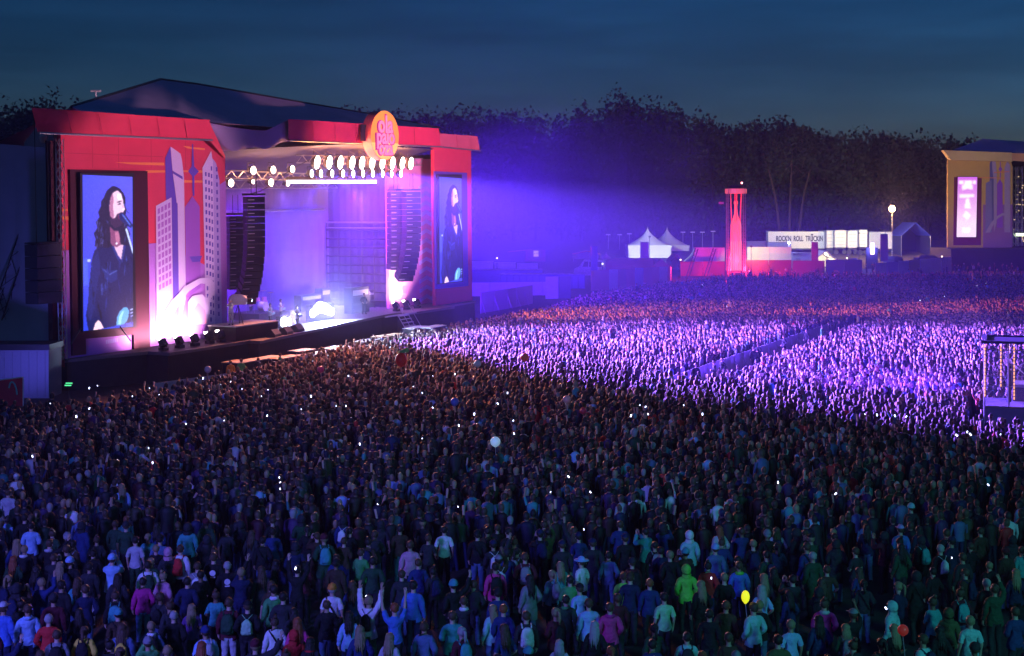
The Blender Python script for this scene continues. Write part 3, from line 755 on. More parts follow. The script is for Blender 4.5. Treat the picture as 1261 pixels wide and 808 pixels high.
# ---- ledge floor lamps washing the wings
for i, (x, y) in enumerate(((202, 425), (222, 422.5), (241, 420), (259, 417), (273, 413.5))):
    p = S(x, y + 3.5, -2.6); p = (p[0], p[1], 2.02)
    o = thing('floor_light', ORD[i] + ' floor lamp shining up the left wing, counted from the left', 'stage light', p, 0, 'floor lamps on the left ledge', True)
    part('base', MB().box((0, 0, .1), (.5, .45, .2)), m_black, o)
    part('head', MB().box((0, .05, .5), (.42, .4, .5), (-.5, 0, 0)), m_black, o)
    part('yoke', MB().bar((-.27, 0, .2), (-.27, 0, .6), .04).bar((.27, 0, .2), (.27, 0, .6), .04), m_black, o)
    part('lens', MB().box((0, .28, .62), (.36, .03, .4), (-.5, 0, 0)), mat('floor_lens', (.1, .1, .1), emit=(1, .9, .8), est=25), o)
    q = sw(p[0], -1.5, 2.5)
    lamp('SPOT', 'floor_beam', q, E_FLOOR, (1, .56, .72), sw(p[0] - .4, 0, 3.6), 120, .8, .3, parent=o)
for i, x in enumerate((492, 505, 518)):
    p = S(x, 378, -.3); p = (p[0], 0.0, 2.02)
    o = thing('floor_light', ORD[i] + ' floor lamp shining up the right zigzag wall, counted from the left', 'stage light', p, 0, 'floor lamps on the right ledge', True)
    part('base', MB().box((0, 0, .1), (.5, .45, .2)), m_black, o)
    part('head', MB().box((0, .05, .5), (.42, .4, .5), (-.5, 0, 0)), m_black, o)
    part('lens', MB().box((0, .28, .62), (.36, .03, .4), (-.5, 0, 0)), mat('floor_lens', (.1, .1, .1), emit=(1, .9, .8), est=25), o)
    lamp('SPOT', 'floor_beam', sw(p[0], .3, 2.7), E_FLOOR * 2.4, (1, .6, .75), sw(p[0], 2.2, 4.6), 120, .8, .3, parent=o)
# ================================================================== PEOPLE
SK = {}
def cloth(name, c, r=.85): return mat(name, c, r, vary=.3, bump=.9, bscale=7)
SKIN = [mat('skin_fair', (.55, .36, .28), .5, vary=.06), mat('skin_tan', (.42, .26, .18), .5, vary=.06), mat('skin_brown', (.2, .11, .07), .5, vary=.06)]
HAIR = {'dark': mat('hair_dark', (.025, .018, .015), .5, vary=.3, bump=.4, bscale=30), 'brown': mat('hair_brown', (.09, .05, .03), .5, vary=.3, bump=.4, bscale=30),
        'blond': mat('hair_blond', (.3, .22, .12), .5, vary=.2, bump=.4, bscale=30), 'red': mat('hair_red', (.3, .08, .03), .5, vary=.2, bump=.4, bscale=30),
        'grey': mat('hair_grey', (.38, .37, .36), .6, vary=.1, bump=.4, bscale=30)}
def bone_dist(P, a, b):
    a, b = np.array(a), np.array(b); d = b - a; t = np.clip(((P - a) @ d) / (d @ d), 0, 1)
    return np.linalg.norm(P - (a + t[:, None] * d), axis=1)
def make_pose(key, arms, stance=0.0, slim=1.0, fingers=True):
    """arms: for each side (elbow, wrist, palm end, finger direction) relative to a standing body facing +Y"""
    J = []; E = []; R = []
    def j(p, rx, ry=None, parent=None):
        J.append(Vector(p)); R.append((rx, ry or rx)); i = len(J) - 1
        if parent is not None: E.append((parent, i))
        return i
    pel = j((0, 0, .95), .145 * slim, .105)
    sp = j((0, .0, 1.12), .125 * slim, .095, pel); ch = j((0, -.005, 1.30), .155 * slim, .105, sp)
    nb = j((0, -.01, 1.43), .07, .065, ch); nk = j((0, .0, 1.50), .052, .052, nb)
    h1 = j((0, .02, 1.57), .072, .082, nk); h2 = j((0, .01, 1.655), .078, .092, h1); j((0, .0, 1.715), .05, .06, h2)
    bones = [('torso', pel, sp), ('torso', sp, ch), ('torso', ch, nb), ('head', nk, h2)]
    for sgn, A in zip((-1, 1), arms):
        sh = j((sgn * .17 * slim, -.005, 1.385), .058, .055, ch)
        elb = j(A[0], .042, .042, sh); wr = j(A[1], .027, .024, elb)
        d = (Vector(A[2]) - Vector(A[1])).normalized(); pl = j(Vector(A[1]) + d * .085, .036, .016, wr)
        bones += [('torso', ch, sh), ('arm', sh, elb), ('arm', elb, wr), ('hand', wr, pl)]
        if fingers:
            side = d.cross(Vector(A[3])).normalized(); curl = Vector(A[3]).normalized()
            for k, (o, ln) in enumerate(((-.030, .062), (-.010, .072), (.010, .068), (.029, .052))):
                b0 = Vector(J[pl]) + side * o
                f1 = j(b0 + d * .02, .0095, .0095, pl); f2 = j(b0 + d * (.02 + ln * .5) + curl * .012, .009, .009, f1); f3 = j(b0 + d * (.015 + ln * .85) + curl * .04, .0075, .0075, f2)
                bones += [('hand', pl, f1), ('hand', f1, f3)]
            t1 = j(Vector(A[1]) + d * .03 + side * -.035 + curl * .01, .012, .012, wr); t2 = j(Vector(A[1]) + d * .07 + side * -.055 + curl * .03, .0095, .0095, t1)
            bones += [('hand', wr, t1), ('hand', t1, t2)]
    for sgn in (-1, 1):
        st_ = stance * sgn
        hp = j((sgn * .085, 0, .88), .092 * slim, .095, pel); kn = j((sgn * .1, .02 + st_ * .5, .49), .06, .062, hp); an = j((sgn * .11, -.02 + st_, .09), .042, .045, kn)
        he = j((sgn * .11, -.04 + st_, .04), .04, .035, an); to = j((sgn * .125, .14 + st_, .03), .04, .026, he)
        bones += [('leg', hp, kn), ('leg', kn, an), ('shoe', an, he), ('shoe', he, to), ('leg', pel, hp)]
    me = bpy.data.meshes.new('body'); me.from_pydata([tuple(v) for v in J], E, [])
    o = bpy.data.objects.new('tmp', me); COL.objects.link(o)
    m = o.modifiers.new('s', 'SKIN'); m.use_smooth_shade = True
    bpy.context.view_layer.objects.active = o
    for i, r in enumerate(R): me.skin_vertices[0].data[i].radius = r
    me.skin_vertices[0].data[0].use_root = True
    s = o.modifiers.new('u', 'SUBSURF'); s.levels = 1; s.render_levels = 1
    bm = bpy.data.meshes.new_from_object(o.evaluated_get(bpy.context.evaluated_depsgraph_get()))
    bpy.data.objects.remove(o, do_unlink=True)
    n = len(bm.vertices); V = np.empty(n * 3); bm.vertices.foreach_get('co', V); V = V.reshape(-1, 3)
    Nn = np.empty(n * 3); bm.vertices.foreach_get('normal', Nn); Nn = Nn.reshape(-1, 3)
    fcs = [tuple(p.vertices) for p in bm.polygons]
    Cc = np.array([V[list(f)].mean(0) for f in fcs])
    D = np.stack([bone_dist(Cc, J[a], J[b]) - 0.5 * min(R[a][0], R[b][0]) for _, a, b in bones], 1)
    lab = [bones[k][0] for k in D.argmin(1)]
    def shell(test, off, name, extra=None):
        fs = [f for f, l, c in zip(fcs, lab, Cc) if test(l, c)]
        used = sorted({i for f in fs for i in f}); mp_ = {i: k for k, i in enumerate(used)}
        X_ = V[used]; fold = .5 * np.sin(X_[:, 2] * 61 + 5 * np.sin(X_[:, 0] * 23 + 1)) + .5 * np.sin(X_[:, 0] * 47 + X_[:, 2] * 22 + X_[:, 1] * 31)
        P = X_ + Nn[used] * (off + (.009 if off > .012 else .003) * fold)[:, None]
        if extra is not None: P = extra(P)
        me = bpy.data.meshes.new(name); me.from_pydata([tuple(p) for p in P], [], [tuple(mp_[i] for i in f) for f in fs])
        me.polygons.foreach_set('use_smooth', [True] * len(fs)); me.update(); return me
    out = {}
    bm.name = 'body'; bm.materials.clear()
    # ears and nose joined into the body mesh
    b = bmesh.new(); b.from_mesh(bm)
    for c, d in (((0, .125, 1.585), (.022, .035, .04)), ((.09, .0, 1.6), (.02, .035, .055)), ((-.09, .0, 1.6), (.02, .035, .055))):
        bmesh.ops.create_icosphere(b, subdivisions=1, radius=.5, matrix=Matrix.Translation(c) @ Matrix.Diagonal((*d, 1)))
    for f in b.faces: f.smooth = True
    b.to_mesh(bm); b.free()
    out['body'] = bm
    def drape(P):
        Q = P.copy(); w = np.clip((1.15 - Q[:, 2]) / .3, 0, 1) * (np.abs(Q[:, 0]) < .22)
        Q[:, 0] *= 1 + .08 * w; Q[:, 1] *= 1 + .12 * w; return Q
    out['jacket'] = shell(lambda l, c: (l in ('torso', 'arm') and c[2] > .84 or (l == 'leg' and c[2] > .84)) and not (l == 'torso' and c[2] > 1.455), .028, 'jacket', drape)
    out['tshirt'] = shell(lambda l, c: ((l == 'torso' and c[2] < 1.45) or (l == 'leg' and c[2] > .86) or (l == 'arm' and abs(c[2] - 1.385) < .20 and abs(c[0]) < .26)) and c[2] > .86, .018, 'shirt', drape)
    out['coat'] = shell(lambda l, c: (l in ('torso', 'arm') or (l == 'leg' and c[2] > .6)) and not (l == 'torso' and c[2] > 1.455), .036, 'coat', drape)
    out['trousers'] = shell(lambda l, c: l in ('leg',) or (l == 'torso' and c[2] < 1.0), .014, 'trousers')
    out['shoes'] = shell(lambda l, c: l == 'shoe', .01, 'shoes')
    SK[key] = out
dn = lambda s: ((s * .235, -.04, 1.14), (s * .25, .06, .92), (s * .25, .08, .84), (-s, .3, 0))
fd = lambda s: ((s * .24, .0, 1.13), (s * .09, .2, 1.14), (s * -.0, .22, 1.15), (0, -1, -.2))
up = lambda s: ((s * .27, .14, 1.52), (s * .2, .22, 1.75), (s * .18, .24, 1.86), (0, 1, 0))
hi = lambda s: ((s * .25, .08, 1.62), (s * .27, .1, 1.87), (s * .27, .11, 1.98), (0, 1, .2))
ph = lambda s: ((s * .2, .22, 1.28), (s * .05, .32, 1.5), (s * .04, .34, 1.6), (-s, 0, 0))
pk = lambda s: ((s * .27, -.08, 1.15), (s * .2, .1, 1.0), (s * .16, .14, .96), (0, 0, -1))
wv = lambda s: ((s * .4, .05, 1.5), (s * .5, .1, 1.74), (s * .52, .1, 1.86), (0, 1, 0))
gu = lambda s: ((s * .3, -.02, 1.15), (s * .17, .2, 1.04), (s * .1, .23, 1.03), (0, -.6, -.6))
gn = lambda s: ((s * .32, .04, 1.18), (s * .4, .26, 1.26), (s * .42, .3, 1.34), (-s, -.3, .2))
make_pose('down', [dn(-1), dn(1)])
make_pose('folded', [fd(-1), fd(1)], .05)
make_pose('pockets', [pk(-1), pk(1)], -.06)
make_pose('raised', [dn(-1), up(1)], .04)
make_pose('both', [hi(-1), hi(1)], .05)
make_pose('phone', [ph(-1), ph(1)])
make_pose('wave', [pk(-1), wv(1)], .04)
make_pose('slim', [dn(-1), pk(1)], -.03, .84)
make_pose('slimfold', [fd(-1), fd(1)], .03, .84)
make_pose('slimup', [hi(-1), dn(1)], .03, .84)
make_pose('guitar', [gu(-1), gn(1)], .1)

def head_shell(name, rx, ry, rz, c, cut, n=14, m=9, wav=0.0):
    """cap over the skull; cut(x,y,z) True = keep"""
    mb = MB(); 
    for j_ in range(m + 1):
        ph_ = math.pi * j_ / m
        for k in range(n):
            a = 2 * math.pi * k / n; w = 1 + wav * math.sin(a * 5 + j_ * 2)
            mb.v.append((c[0] + rx * w * math.sin(ph_) * math.cos(a), c[1] + ry * w * math.sin(ph_) * math.sin(a), c[2] + rz * math.cos(ph_)))
    for j_ in range(m):
        for k in range(n):
            f = (j_ * n + k, (j_ + 1) * n + k, (j_ + 1) * n + (k + 1) % n, j_ * n + (k + 1) % n)
            q = [sum(mb.v[i][t] for i in f) / 4 for t in range(3)]
            if cut(*q): mb.f.append(f)
    return mb
keep = lambda x, y, z: not (y > .045 and z < 1.655) and z > 1.50
HM = {}
HM['short'] = head_shell('hair', .098, .113, .112, (0, -.003, 1.645), keep, wav=.03).mesh('hair', None, True)
h = head_shell('hair', .102, .118, .116, (0, -.006, 1.645), keep, wav=.03)
h.loft([((0, -.035, 1.66), .094, .08), ((0, -.055, 1.56), .098, .072), ((0, -.075, 1.47), .095, .055)], 10)
for k_, (a_, z_) in enumerate(((-1.35, 1.33), (-.95, 1.24), (-.5, 1.17), (-.08, 1.21), (.35, 1.14), (.8, 1.25), (1.3, 1.3))):
    x_, y_ = math.sin(a_) * .082, -math.cos(a_) * .075 - .02
    h.loft([((x_, y_, 1.6), .036, .034), ((x_ * 1.15, y_ - .02, 1.48), .034, .03), ((x_ * 1.35 + .012 * math.sin(k_ * 3), y_ - .045, 1.36), .03, .022), ((x_ * 1.2 + .015 * math.sin(k_ * 5), y_ - .06, z_), .008, .006)], 6)
HM['long'] = h.mesh('hair', None, True)
h = head_shell('hair', .099, .113, .112, (0, -.003, 1.645), keep)
h.loft([((0, -.06, 1.735), .03, .03), ((0, -.07, 1.76), .055, .055), ((0, -.075, 1.80), .045, .045), ((0, -.07, 1.825), .02, .02)], 8); HM['bun'] = h.mesh('hair', None, True)
h = head_shell('hair', .099, .113, .112, (0, -.003, 1.645), keep)
h.loft([((0, -.12, 1.70), .035, .03), ((0, -.16, 1.66), .045, .035), ((0, -.17, 1.52), .04, .03), ((0, -.15, 1.40), .015, .015)], 8); HM['ponytail'] = h.mesh('hair', None, True)
HM['beanie'] = head_shell('beanie', .108, .122, .125, (0, -.004, 1.66), lambda x, y, z: z > 1.655 or (y < 0 and z > 1.62)).loft([((0, 0, 1.64), .108, .122), ((0, 0, 1.675), .114, .128)], 14, False).mesh('beanie', None, True)
HM['cap'] = head_shell('cap', .105, .118, .118, (0, -.003, 1.66), lambda x, y, z: z > 1.665).prism([(-.07, .09, 1.675), (.07, .09, 1.675), (.06, .2, 1.665), (-.06, .2, 1.665)], (0, 0, .012)).mesh('cap', None, True)
HM['hood'] = head_shell('hood', .12, .14, .14, (0, -.012, 1.63), lambda x, y, z: not (y > .055) and z > 1.47).loft([((0, -.03, 1.42), .13, .09), ((0, -.03, 1.53), .115, .10)], 12, False).mesh('hood', None, True)
HM['hat'] = head_shell('hat', .105, .118, .12, (0, 0, 1.67), lambda x, y, z: z > 1.67).loft([((0, 0, 1.675), .2, .21), ((0, 0, 1.69), .19, .2)], 16).mesh('hat', None, True)
fb = MB().box((-.032, .108, 1.625), (.022, .01, .01)).box((.032, .108, 1.625), (.022, .01, .01)).box((0, .115, 1.545), (.045, .01, .01)).box((-.032, .108, 1.65), (.03, .008, .006)).box((.032, .108, 1.65), (.03, .008, .006))
FACE = fb.mesh('face', mat('face_dark', (.06, .025, .025), .6, vary=0))
bp = MB().loft([((0, -.19, .98), .14, .065), ((0, -.2, 1.02), .155, .085), ((0, -.2, 1.25), .15, .085), ((0, -.18, 1.38), .11, .06), ((0, -.16, 1.42), .05, .03)], 10)
bp.loft([((0, -.275, 1.03), .1, .03), ((0, -.285, 1.1), .11, .035), ((0, -.275, 1.18), .1, .03)], 8)
for s in (-1, 1): bp.path([(s * .1, -.13, 1.39), (s * .11, -.02, 1.47), (s * .12, .12, 1.38), (s * .14, .12, 1.2), (s * .17, -.05, 1.05)], .018, 4)
HM['backpack'] = bp.mesh('backpack', None, True)
db = MB().loft([((0, -.16, 1.0), .12, .03), ((0, -.18, 1.06), .14, .06), ((0, -.17, 1.28), .12, .05), ((0, -.15, 1.37), .03, .02)], 8)
for s in (-1, 1): db.path([(s * .02, -.15, 1.36), (s * .12, -.09, 1.46), (s * .13, .1, 1.38)], .008, 3)
HM['drawstring'] = db.mesh('bag', None, True)
HM['strap'] = MB().path([(-.14, -.02, 1.47), (-.09, -.125, 1.38), (.02, -.13, 1.2), (.12, -.135, 1.02), (.2, -.03, .95)], .02, 4).box((.22, -.03, .9), (.06, .2, .16)).mesh('shoulder_bag', None, True)
HM['collar'] = MB().loft([((0, -.04, 1.42), .11, .09), ((0, -.06, 1.47), .12, .10), ((0, -.05, 1.5), .09, .075)], 12, False).mesh('hood', None, True)
HM['skirt'] = MB().loft([((0, 0, 1.0), .15, .12), ((0, 0, .86), .2, .16), ((0, 0, .66), .25, .2)], 14, False).mesh('skirt', None, True)
HM['logo'] = MB().prism([(.075 * math.cos(k * .5236), -.155, 1.27 + .075 * math.sin(k * .5236)) for k in range(12)], (0, .02, 0)).box((0, -.148, 1.165), (.12, .015, .03)).mesh('print', mat('white_print', (.7, .7, .72), .8))
for k_ in ('short', 'long', 'bun', 'ponytail'):
    for v in HM[k_].vertices:
        c_ = v.co; c_ += Vector((rnd.uniform(-1, 1), rnd.uniform(-1, 1), 0)) * .008 + Vector((.006 * math.sin(c_.z * 55 + c_.x * 40), .004 * math.sin(c_.z * 47), 0))
_mc = {}
def tinted(me, m):
    """same mesh data with another material: one copy for each colour"""
    k = (me.name, m.name)
    if k not in _mc:
        c = me.copy(); c.materials.clear(); c.materials.append(m); _mc[k] = c
    return _mc[k]
PAL = {'black': (.012, .012, .014), 'charcoal': (.03, .03, .036), 'navy': (.014, .02, .07), 'dark blue': (.02, .04, .16), 'brown': (.06, .035, .02), 'dark green': (.02, .07, .035), 'olive': (.09, .10, .04),
       'maroon': (.1, .012, .025), 'purple': (.14, .05, .22), 'grey': (.25, .25, .27), 'light grey': (.5, .5, .53), 'white': (.78, .78, .8), 'red': (.6, .03, .03), 'hot pink': (.75, .05, .25), 'pink': (.65, .3, .42),
       'magenta': (.6, .03, .25), 'yellow': (.8, .6, .08), 'orange': (.75, .28, .04), 'light blue': (.3, .5, .78), 'blue': (.07, .18, .6), 'teal': (.06, .35, .36), 'pale teal': (.3, .6, .6), 'green': (.08, .4, .12),
       'bright green': (.2, .7, .08), 'light green': (.35, .7, .4), 'denim blue': (.1, .16, .32), 'beige': (.45, .38, .28), 'cream': (.65, .58, .48), 'lilac': (.5, .35, .7)}
def person(lab, loc, rz, pose='down', top='black', garment='jacket', low='charcoal', hair='brown', style='short', extra=(), skin=0, scale=1.0, group=None, stage=False, cat='person'):
    o = thing('person', lab, cat, loc, rz, group, stage)
    o.matrix_world = o.matrix_world @ Matrix.Diagonal((scale, scale, scale, 1))
    K = SK[pose]
    part('body', tinted(K['body'], SKIN[skin]), None, o)
    part('face', FACE, None, o)
    gn_ = {'jacket': 'jacket', 'tshirt': 'shirt', 'coat': 'coat'}[garment]
    part(gn_, tinted(K[garment], cloth('cloth_' + top.replace(' ', '_'), PAL[top])), None, o)
    part('trousers', tinted(K['trousers'], cloth('cloth_' + low.replace(' ', '_'), PAL[low])), None, o)
    part('shoes', tinted(K['shoes'], cloth('cloth_black', PAL['black'])), None, o)
    if isinstance(style, tuple):        # headgear with its colour, over short hair
        part('hair', tinted(HM['short'], HAIR[hair]), None, o)
        part(style[0], tinted(HM[style[0]], cloth('cloth_' + style[1].replace(' ', '_'), PAL[style[1]])), None, o)
    else:
        part('hair', tinted(HM[style], HAIR[hair]), None, o)
    for e in extra:
        nm = {'backpack': 'backpack', 'drawstring': 'bag', 'strap': 'shoulder_bag', 'collar': 'hood', 'skirt': 'skirt', 'logo': 'back_print'}[e[0]]
        part(nm, tinted(HM[e[0]], cloth('cloth_' + e[1].replace(' ', '_'), PAL[e[1]])) if e[0] != 'logo' else HM['logo'], None, o)
    return o

# ---- on the stage
STC = Vector((-14, 112, 3))
m_pw = 'white'
mus = [('guitarist in light clothes, second figure left of the floor glare', 'guitar', (333.5, 384), 1.2, 'light grey', 'dark', 'short'),
       ('guitarist standing farther back between two others on stage', 'guitar', (346.5, 384), 3.2, 'white', 'dark', 'short'),
       ('singer with guitar close to the white floor glare', 'guitar', (366.5, 392), -2.0, 'white', 'dark', 'long')]
def on_deck(x, b): return (S(x, 390, b)[0], b, 2.0)
gm = MB().prism([(-.16, .1, .0), (.16, .1, -.06), (.2, .1, .14), (.05, .1, .1), (-.1, .1, .17), (-.2, .1, .12)], (0, .05, 0)).bar((.1, .12, .08), (.75, .2, .3), .025).box((.8, .2, .33), (.14, .03, .07), (0, -.4, 0)).mesh('guitar', mat('guitar_blue', (.45, .65, .75), .3))
for lab, ps, (x, y), b, c, hr, stl in mus:
    loc = on_deck(x, b)
    p = person(lab, loc, math.radians(180 + rnd.uniform(-20, 30)), ps, c, 'tshirt', 'charcoal', hr, stl, (), 0, 1.06, None, True)
    g = solo('guitar', gm, None, 'guitar held by the ' + lab.split(' in ')[0].split(' standing')[0] + {0: ' left of the glare', 1: ' farther back', 2: ' nearest the glare'}[mus.index((lab, ps, (x, y), b, c, hr, stl))], 'guitar', (loc[0], loc[1] - .2, 3.02), math.radians(180), None, True)
pl = thing('platform', 'dark blue box platform at the left of the stage opening', 'platform', (on_deck(301, -2)[0], -2.4, 2), 0, None, True)
part('top', MB().box((0, .4, 1.02), (4.8, 2.6, .08)), m_greyp, pl); part('skirt', MB().box((0, .4, .49), (4.7, 2.5, .98)), m_skirt, pl)
cp = person('person in white working a covered camera on the side platform', (on_deck(285, -2)[0] - .2, -2.2, 3.06), math.radians(120), 'phone', 'white', 'jacket', 'light grey', 'blond', ('cap', 'white'), (), 0, 1.05, None, True)
cv = thing('video_camera', 'video camera under a white rain cover on the side platform', 'camera', (on_deck(287, -2)[0] + .3, -2.3, 3.06), math.radians(30), None, True)
part('tripod', MB().bar((0, 0, 1.4), (.5, 0, 0), .03).bar((0, 0, 1.4), (-.3, .4, 0), .03).bar((0, 0, 1.4), (-.3, -.4, 0), .03), m_black, cv)
part('rain_cover', MB().loft([((0, 0, 1.4), .35, .6), ((0, 0, 1.7), .42, .75), ((0, 0, 2.0), .3, .6), ((0, .1, 2.15), .12, .3)], 10), m_white, cv, True)
part('lens', MB().bar((0, -.6, 1.7), (0, -1.0, 1.7), .14, 10), m_black, cv)
for i, (x, b, lab) in enumerate(((337, -3.6, 'left wedge monitor at the front edge of the stage'), (352, -3.3, 'middle wedge monitor at the front edge of the stage'), (366, -2.9, 'right wedge monitor before the singer'))):
    mo = thing('monitor_wedge', lab, 'loudspeaker', on_deck(x, b), .2, 'wedge monitors on the stage', True)
    part('cabinet', MB().prism([(-.5, -.4, 0), (-.5, .35, 0), (-.5, .3, .35), (-.5, -.1, .55), (-.5, -.4, .2)], (1, 0, 0)), m_spk, mo)
    part('grille', MB().prism([(-.45, -.07, .575), (-.45, .3, .385), (.45, .3, .385), (.45, -.07, .575)], (0, 0, .02)), m_grl, mo)
# drum kit, keyboard and amplifiers behind
dk = thing('drum_kit', 'drum kit on the low riser behind the guitarists', 'drum kit', (on_deck(327, 6)[0], 6.5, 2), 0, None, True)
part('riser', MB().box((0, 0, .3), (4, 3, .6)), m_skirt, dk)
part('bass_drum', MB().loft([((0, 0, 0), .01, .01)], 3).bar((0, -.6, 1.05), (0, 0, 1.05), .4, 18), m_white, dk)
for k, (x, y, z, r) in enumerate(((-.45, -.1, 1.5, .2), (.4, -.1, 1.5, .2), (.8, .2, 1.15, .26), (-.85, .2, 1.2, .2))): part('drum', MB().bar((x, y, z), (x, y, z + .3), r, 14), m_pinkp, dk)
for x, y, z in ((-1, -.2, 2.0), (1.1, -.2, 2.1), (.5, .1, 2.3), (-1.3, .4, 1.7)):
    c = part('cymbal', MB().loft([((x, y, z), .3, .3), ((x, y, z + .04), .05, .05)], 14), mat('brass', (.7, .5, .2), .3, metal=.9), dk)
    part('stand', MB().bar((x, y, z), (x, y, .6), .02), m_alu, c)
person('drummer in a pale shirt sitting behind the drum kit', (on_deck(327, 6)[0], 7.5, 2.2), math.radians(180), 'wave', 'light grey', 'tshirt', 'charcoal', 'brown', 'long', (), 0, 1.0, None, True)
for i, (x, b, w_, h_, lab) in enumerate(((440, 2.5, 2.6, 2.2, 'tall blue equipment rack at the right of the stage opening'), (380, 8, 3, 1.4, 'row of guitar amplifiers at the back of the stage'), (398, 8, 1.2, 1.8, 'tall amplifier stack at the back of the stage'), (452, 5, 1.2, 1.6, 'flight case on the deck behind the equipment rack'))):
    e = thing('equipment_rack', lab, 'rack', on_deck(x, b), 0, None, True)
    part('case', MB().box((0, 0, h_ / 2), (w_, .8, h_)), m_spk, e)
    for k in range(3): part('panel', MB().box((0, -.42, h_ * (.2 + .3 * k)), (w_ * .85, .03, h_ * .2)), m_greyp if k == 2 else m_grl, e)
person('stagehand in dark clothes beside the equipment rack', (on_deck(449, 1)[0], 1.0, 2), math.radians(150), 'pockets', 'black', 'jacket', 'black', 'dark', 'short', (), 0, 1.03, None, True)
mcs = thing('microphone_stand', 'microphone stand before the singer', 'microphone', on_deck(369, -2.5), 0, None, True)
part('pole', MB().bar((0, 0, 0), (0, 0, 1.5), .015).bar((0, 0, 1.5), (.0, .3, 1.6), .02), m_black, mcs); part('foot', MB().bar((0, 0, 0), (0, 0, .03), .15, 10), m_black, mcs)
# big floor strobe: the white glare
gp = on_deck(397, .8)
gl = thing('floor_strobe', 'bank of blinding white-blue strobes low on the stage deck', 'stage light', (gp[0], .8, 2.0), 0, None, True)
part('housing', MB().box((0, .2, .7), (3.2, .4, 1.3)), m_black, gl)
for k in range(6):
    part('panel', MB().bar((-1.25 + k * .5, -.08, (.7, .95, 1.1, 1.0, .8, .6)[k]), (-1.25 + k * .5, .1, (.7, .95, 1.1, 1.0, .8, .6)[k]), (.34, .4, .44, .42, .38, .3)[k], 16), mat('strobe_glow', (.1, .1, .1), emit=(.8, .9, 1), est=14), gl)
gl2 = thing('floor_strobe', 'smaller white strobe between the two guitarists', 'stage light', (on_deck(352, -.5)[0], -.5, 2.0), 0, None, True)
part('housing', MB().box((0, .2, .5), (1.3, .4, .9)), m_black, gl2); part('panel', MB().bar((-.2, -.06, .5), (-.2, .1, .5), .4, 16).bar((.4, -.06, .45), (.4, .1, .45), .3, 16), _mats['strobe_glow'], gl2)
# access stairs at the right ledge
sp_ = S(500, 395, -2.4)
stt = thing('stairs', 'short metal stairs leading up to the right ledge', 'stairs', (sp_[0], -3.4, 0), 0, None, True)
for k in range(7): part('step', MB().box((0, .2 * k, .28 * k + .2), (1.5, .26, .05)), m_greyp, stt)
for s in (-1, 1): part('rail', MB().bar((s * .78, 0, .1), (s * .78, 1.3, 2.0), .04).bar((s * .78, 0, 1.0), (s * .78, 1.3, 2.9), .03).bar((s * .78, 0, 0), (s * .78, 0, 1), .03), m_alu, stt)
part('landing', MB().b2((-2.4, 1.32, 1.9), (2.2, 1.5, 2.0)), m_greyp, stt)

# ---- pit between stage and crowd: cases, tables, stewards
pit = [(290, 1.5, 1.6, .9), (303, 2.8, 2.4, 1.0), (331, 2.2, 2.0, .8), (352, 2.6, 2.6, .8), (372, 2.0, 1.8, .9), (390, 3.0, 3.0, .7), (410, 2.2, 2.2, .7), (430, 3.2, 3.4, .7), (452, 2.2, 2.0, .8), (478, 3.0, 3.2, .7), (512, 2.6, 2.6, .8), (534, 2.4, 2.6, .8)]
pl_ = ['lowest left', 'second from the left', 'third from the left', 'fourth from the left', 'fifth from the left', 'sixth from the left', 'seventh from the left', 'eighth from the left', 'ninth from the left', 'tenth from the left, near the stairs', 'eleventh from the left, right of the stairs', 'last at the right']
for i, (x, w_, l_, h_) in enumerate(pit):
    b = -6.6 - (1.0 if i % 2 else 0) + (2.2 if x > 470 else 0)
    e = thing('camera_platform' if i % 2 else 'flight_case', 'low pale-topped table in the stage pit, ' + pl_[i], 'case', (S(x, 400, b)[0], b, 0), rnd.uniform(-.1, .1), 'cases and tables in the pit', True)
    part('top', MB().box((0, 0, h_ + .3), (l_, 1.1, .06)), m_greyp if i % 3 else m_wood, e)
    part('body', MB().box((0, 0, (h_ + .27) / 2), (l_ * .92, 1.0, h_ + .25)), m_skirt, e)
vest = cloth('cloth_hi_vis', (.15, .8, .35))
for i, x in enumerate((284, 297, 318, 345, 378, 396, 420, 441, 446, 463, 474, 497, 520, 545, 556, 583, 610)):
    b = -8.3 + (2.6 if x > 470 else 0) + rnd.uniform(-.5, .5)
    if x > 570: b = -6.0
    loc = MST @ Vector((S(x, 400, b)[0], b, 0)); loc.z = 0
    vst = i in (1, 3, 6)
    person('%s in the pit, %s' % ('steward in green vest' if vst else ('crew member in ' + ('orange', 'white', 'dark')[i % 3] + ' top'), ['at its lowest left end', 'left of the second case', 'by the third case', 'left of the camera table', 'before the middle of the deck', 'under the white glare', 'right of the white glare', 'before the dark rack', 'second one before the rack', 'left of the stairs', 'at the foot of the stairs', 'under the stairs', 'right of the stairs', 'before the right screen', 'by the last case', 'right of the last case', 'at the pit fence'][i]),
           loc, math.radians(rnd.uniform(-120, 60)), ('down', 'folded', 'pockets')[i % 3], 'green' if vst else ('orange', 'white', 'charcoal')[i % 3], 'jacket', 'charcoal', 'brown', 'short', (), 0, 1.02, 'crew in the pit')
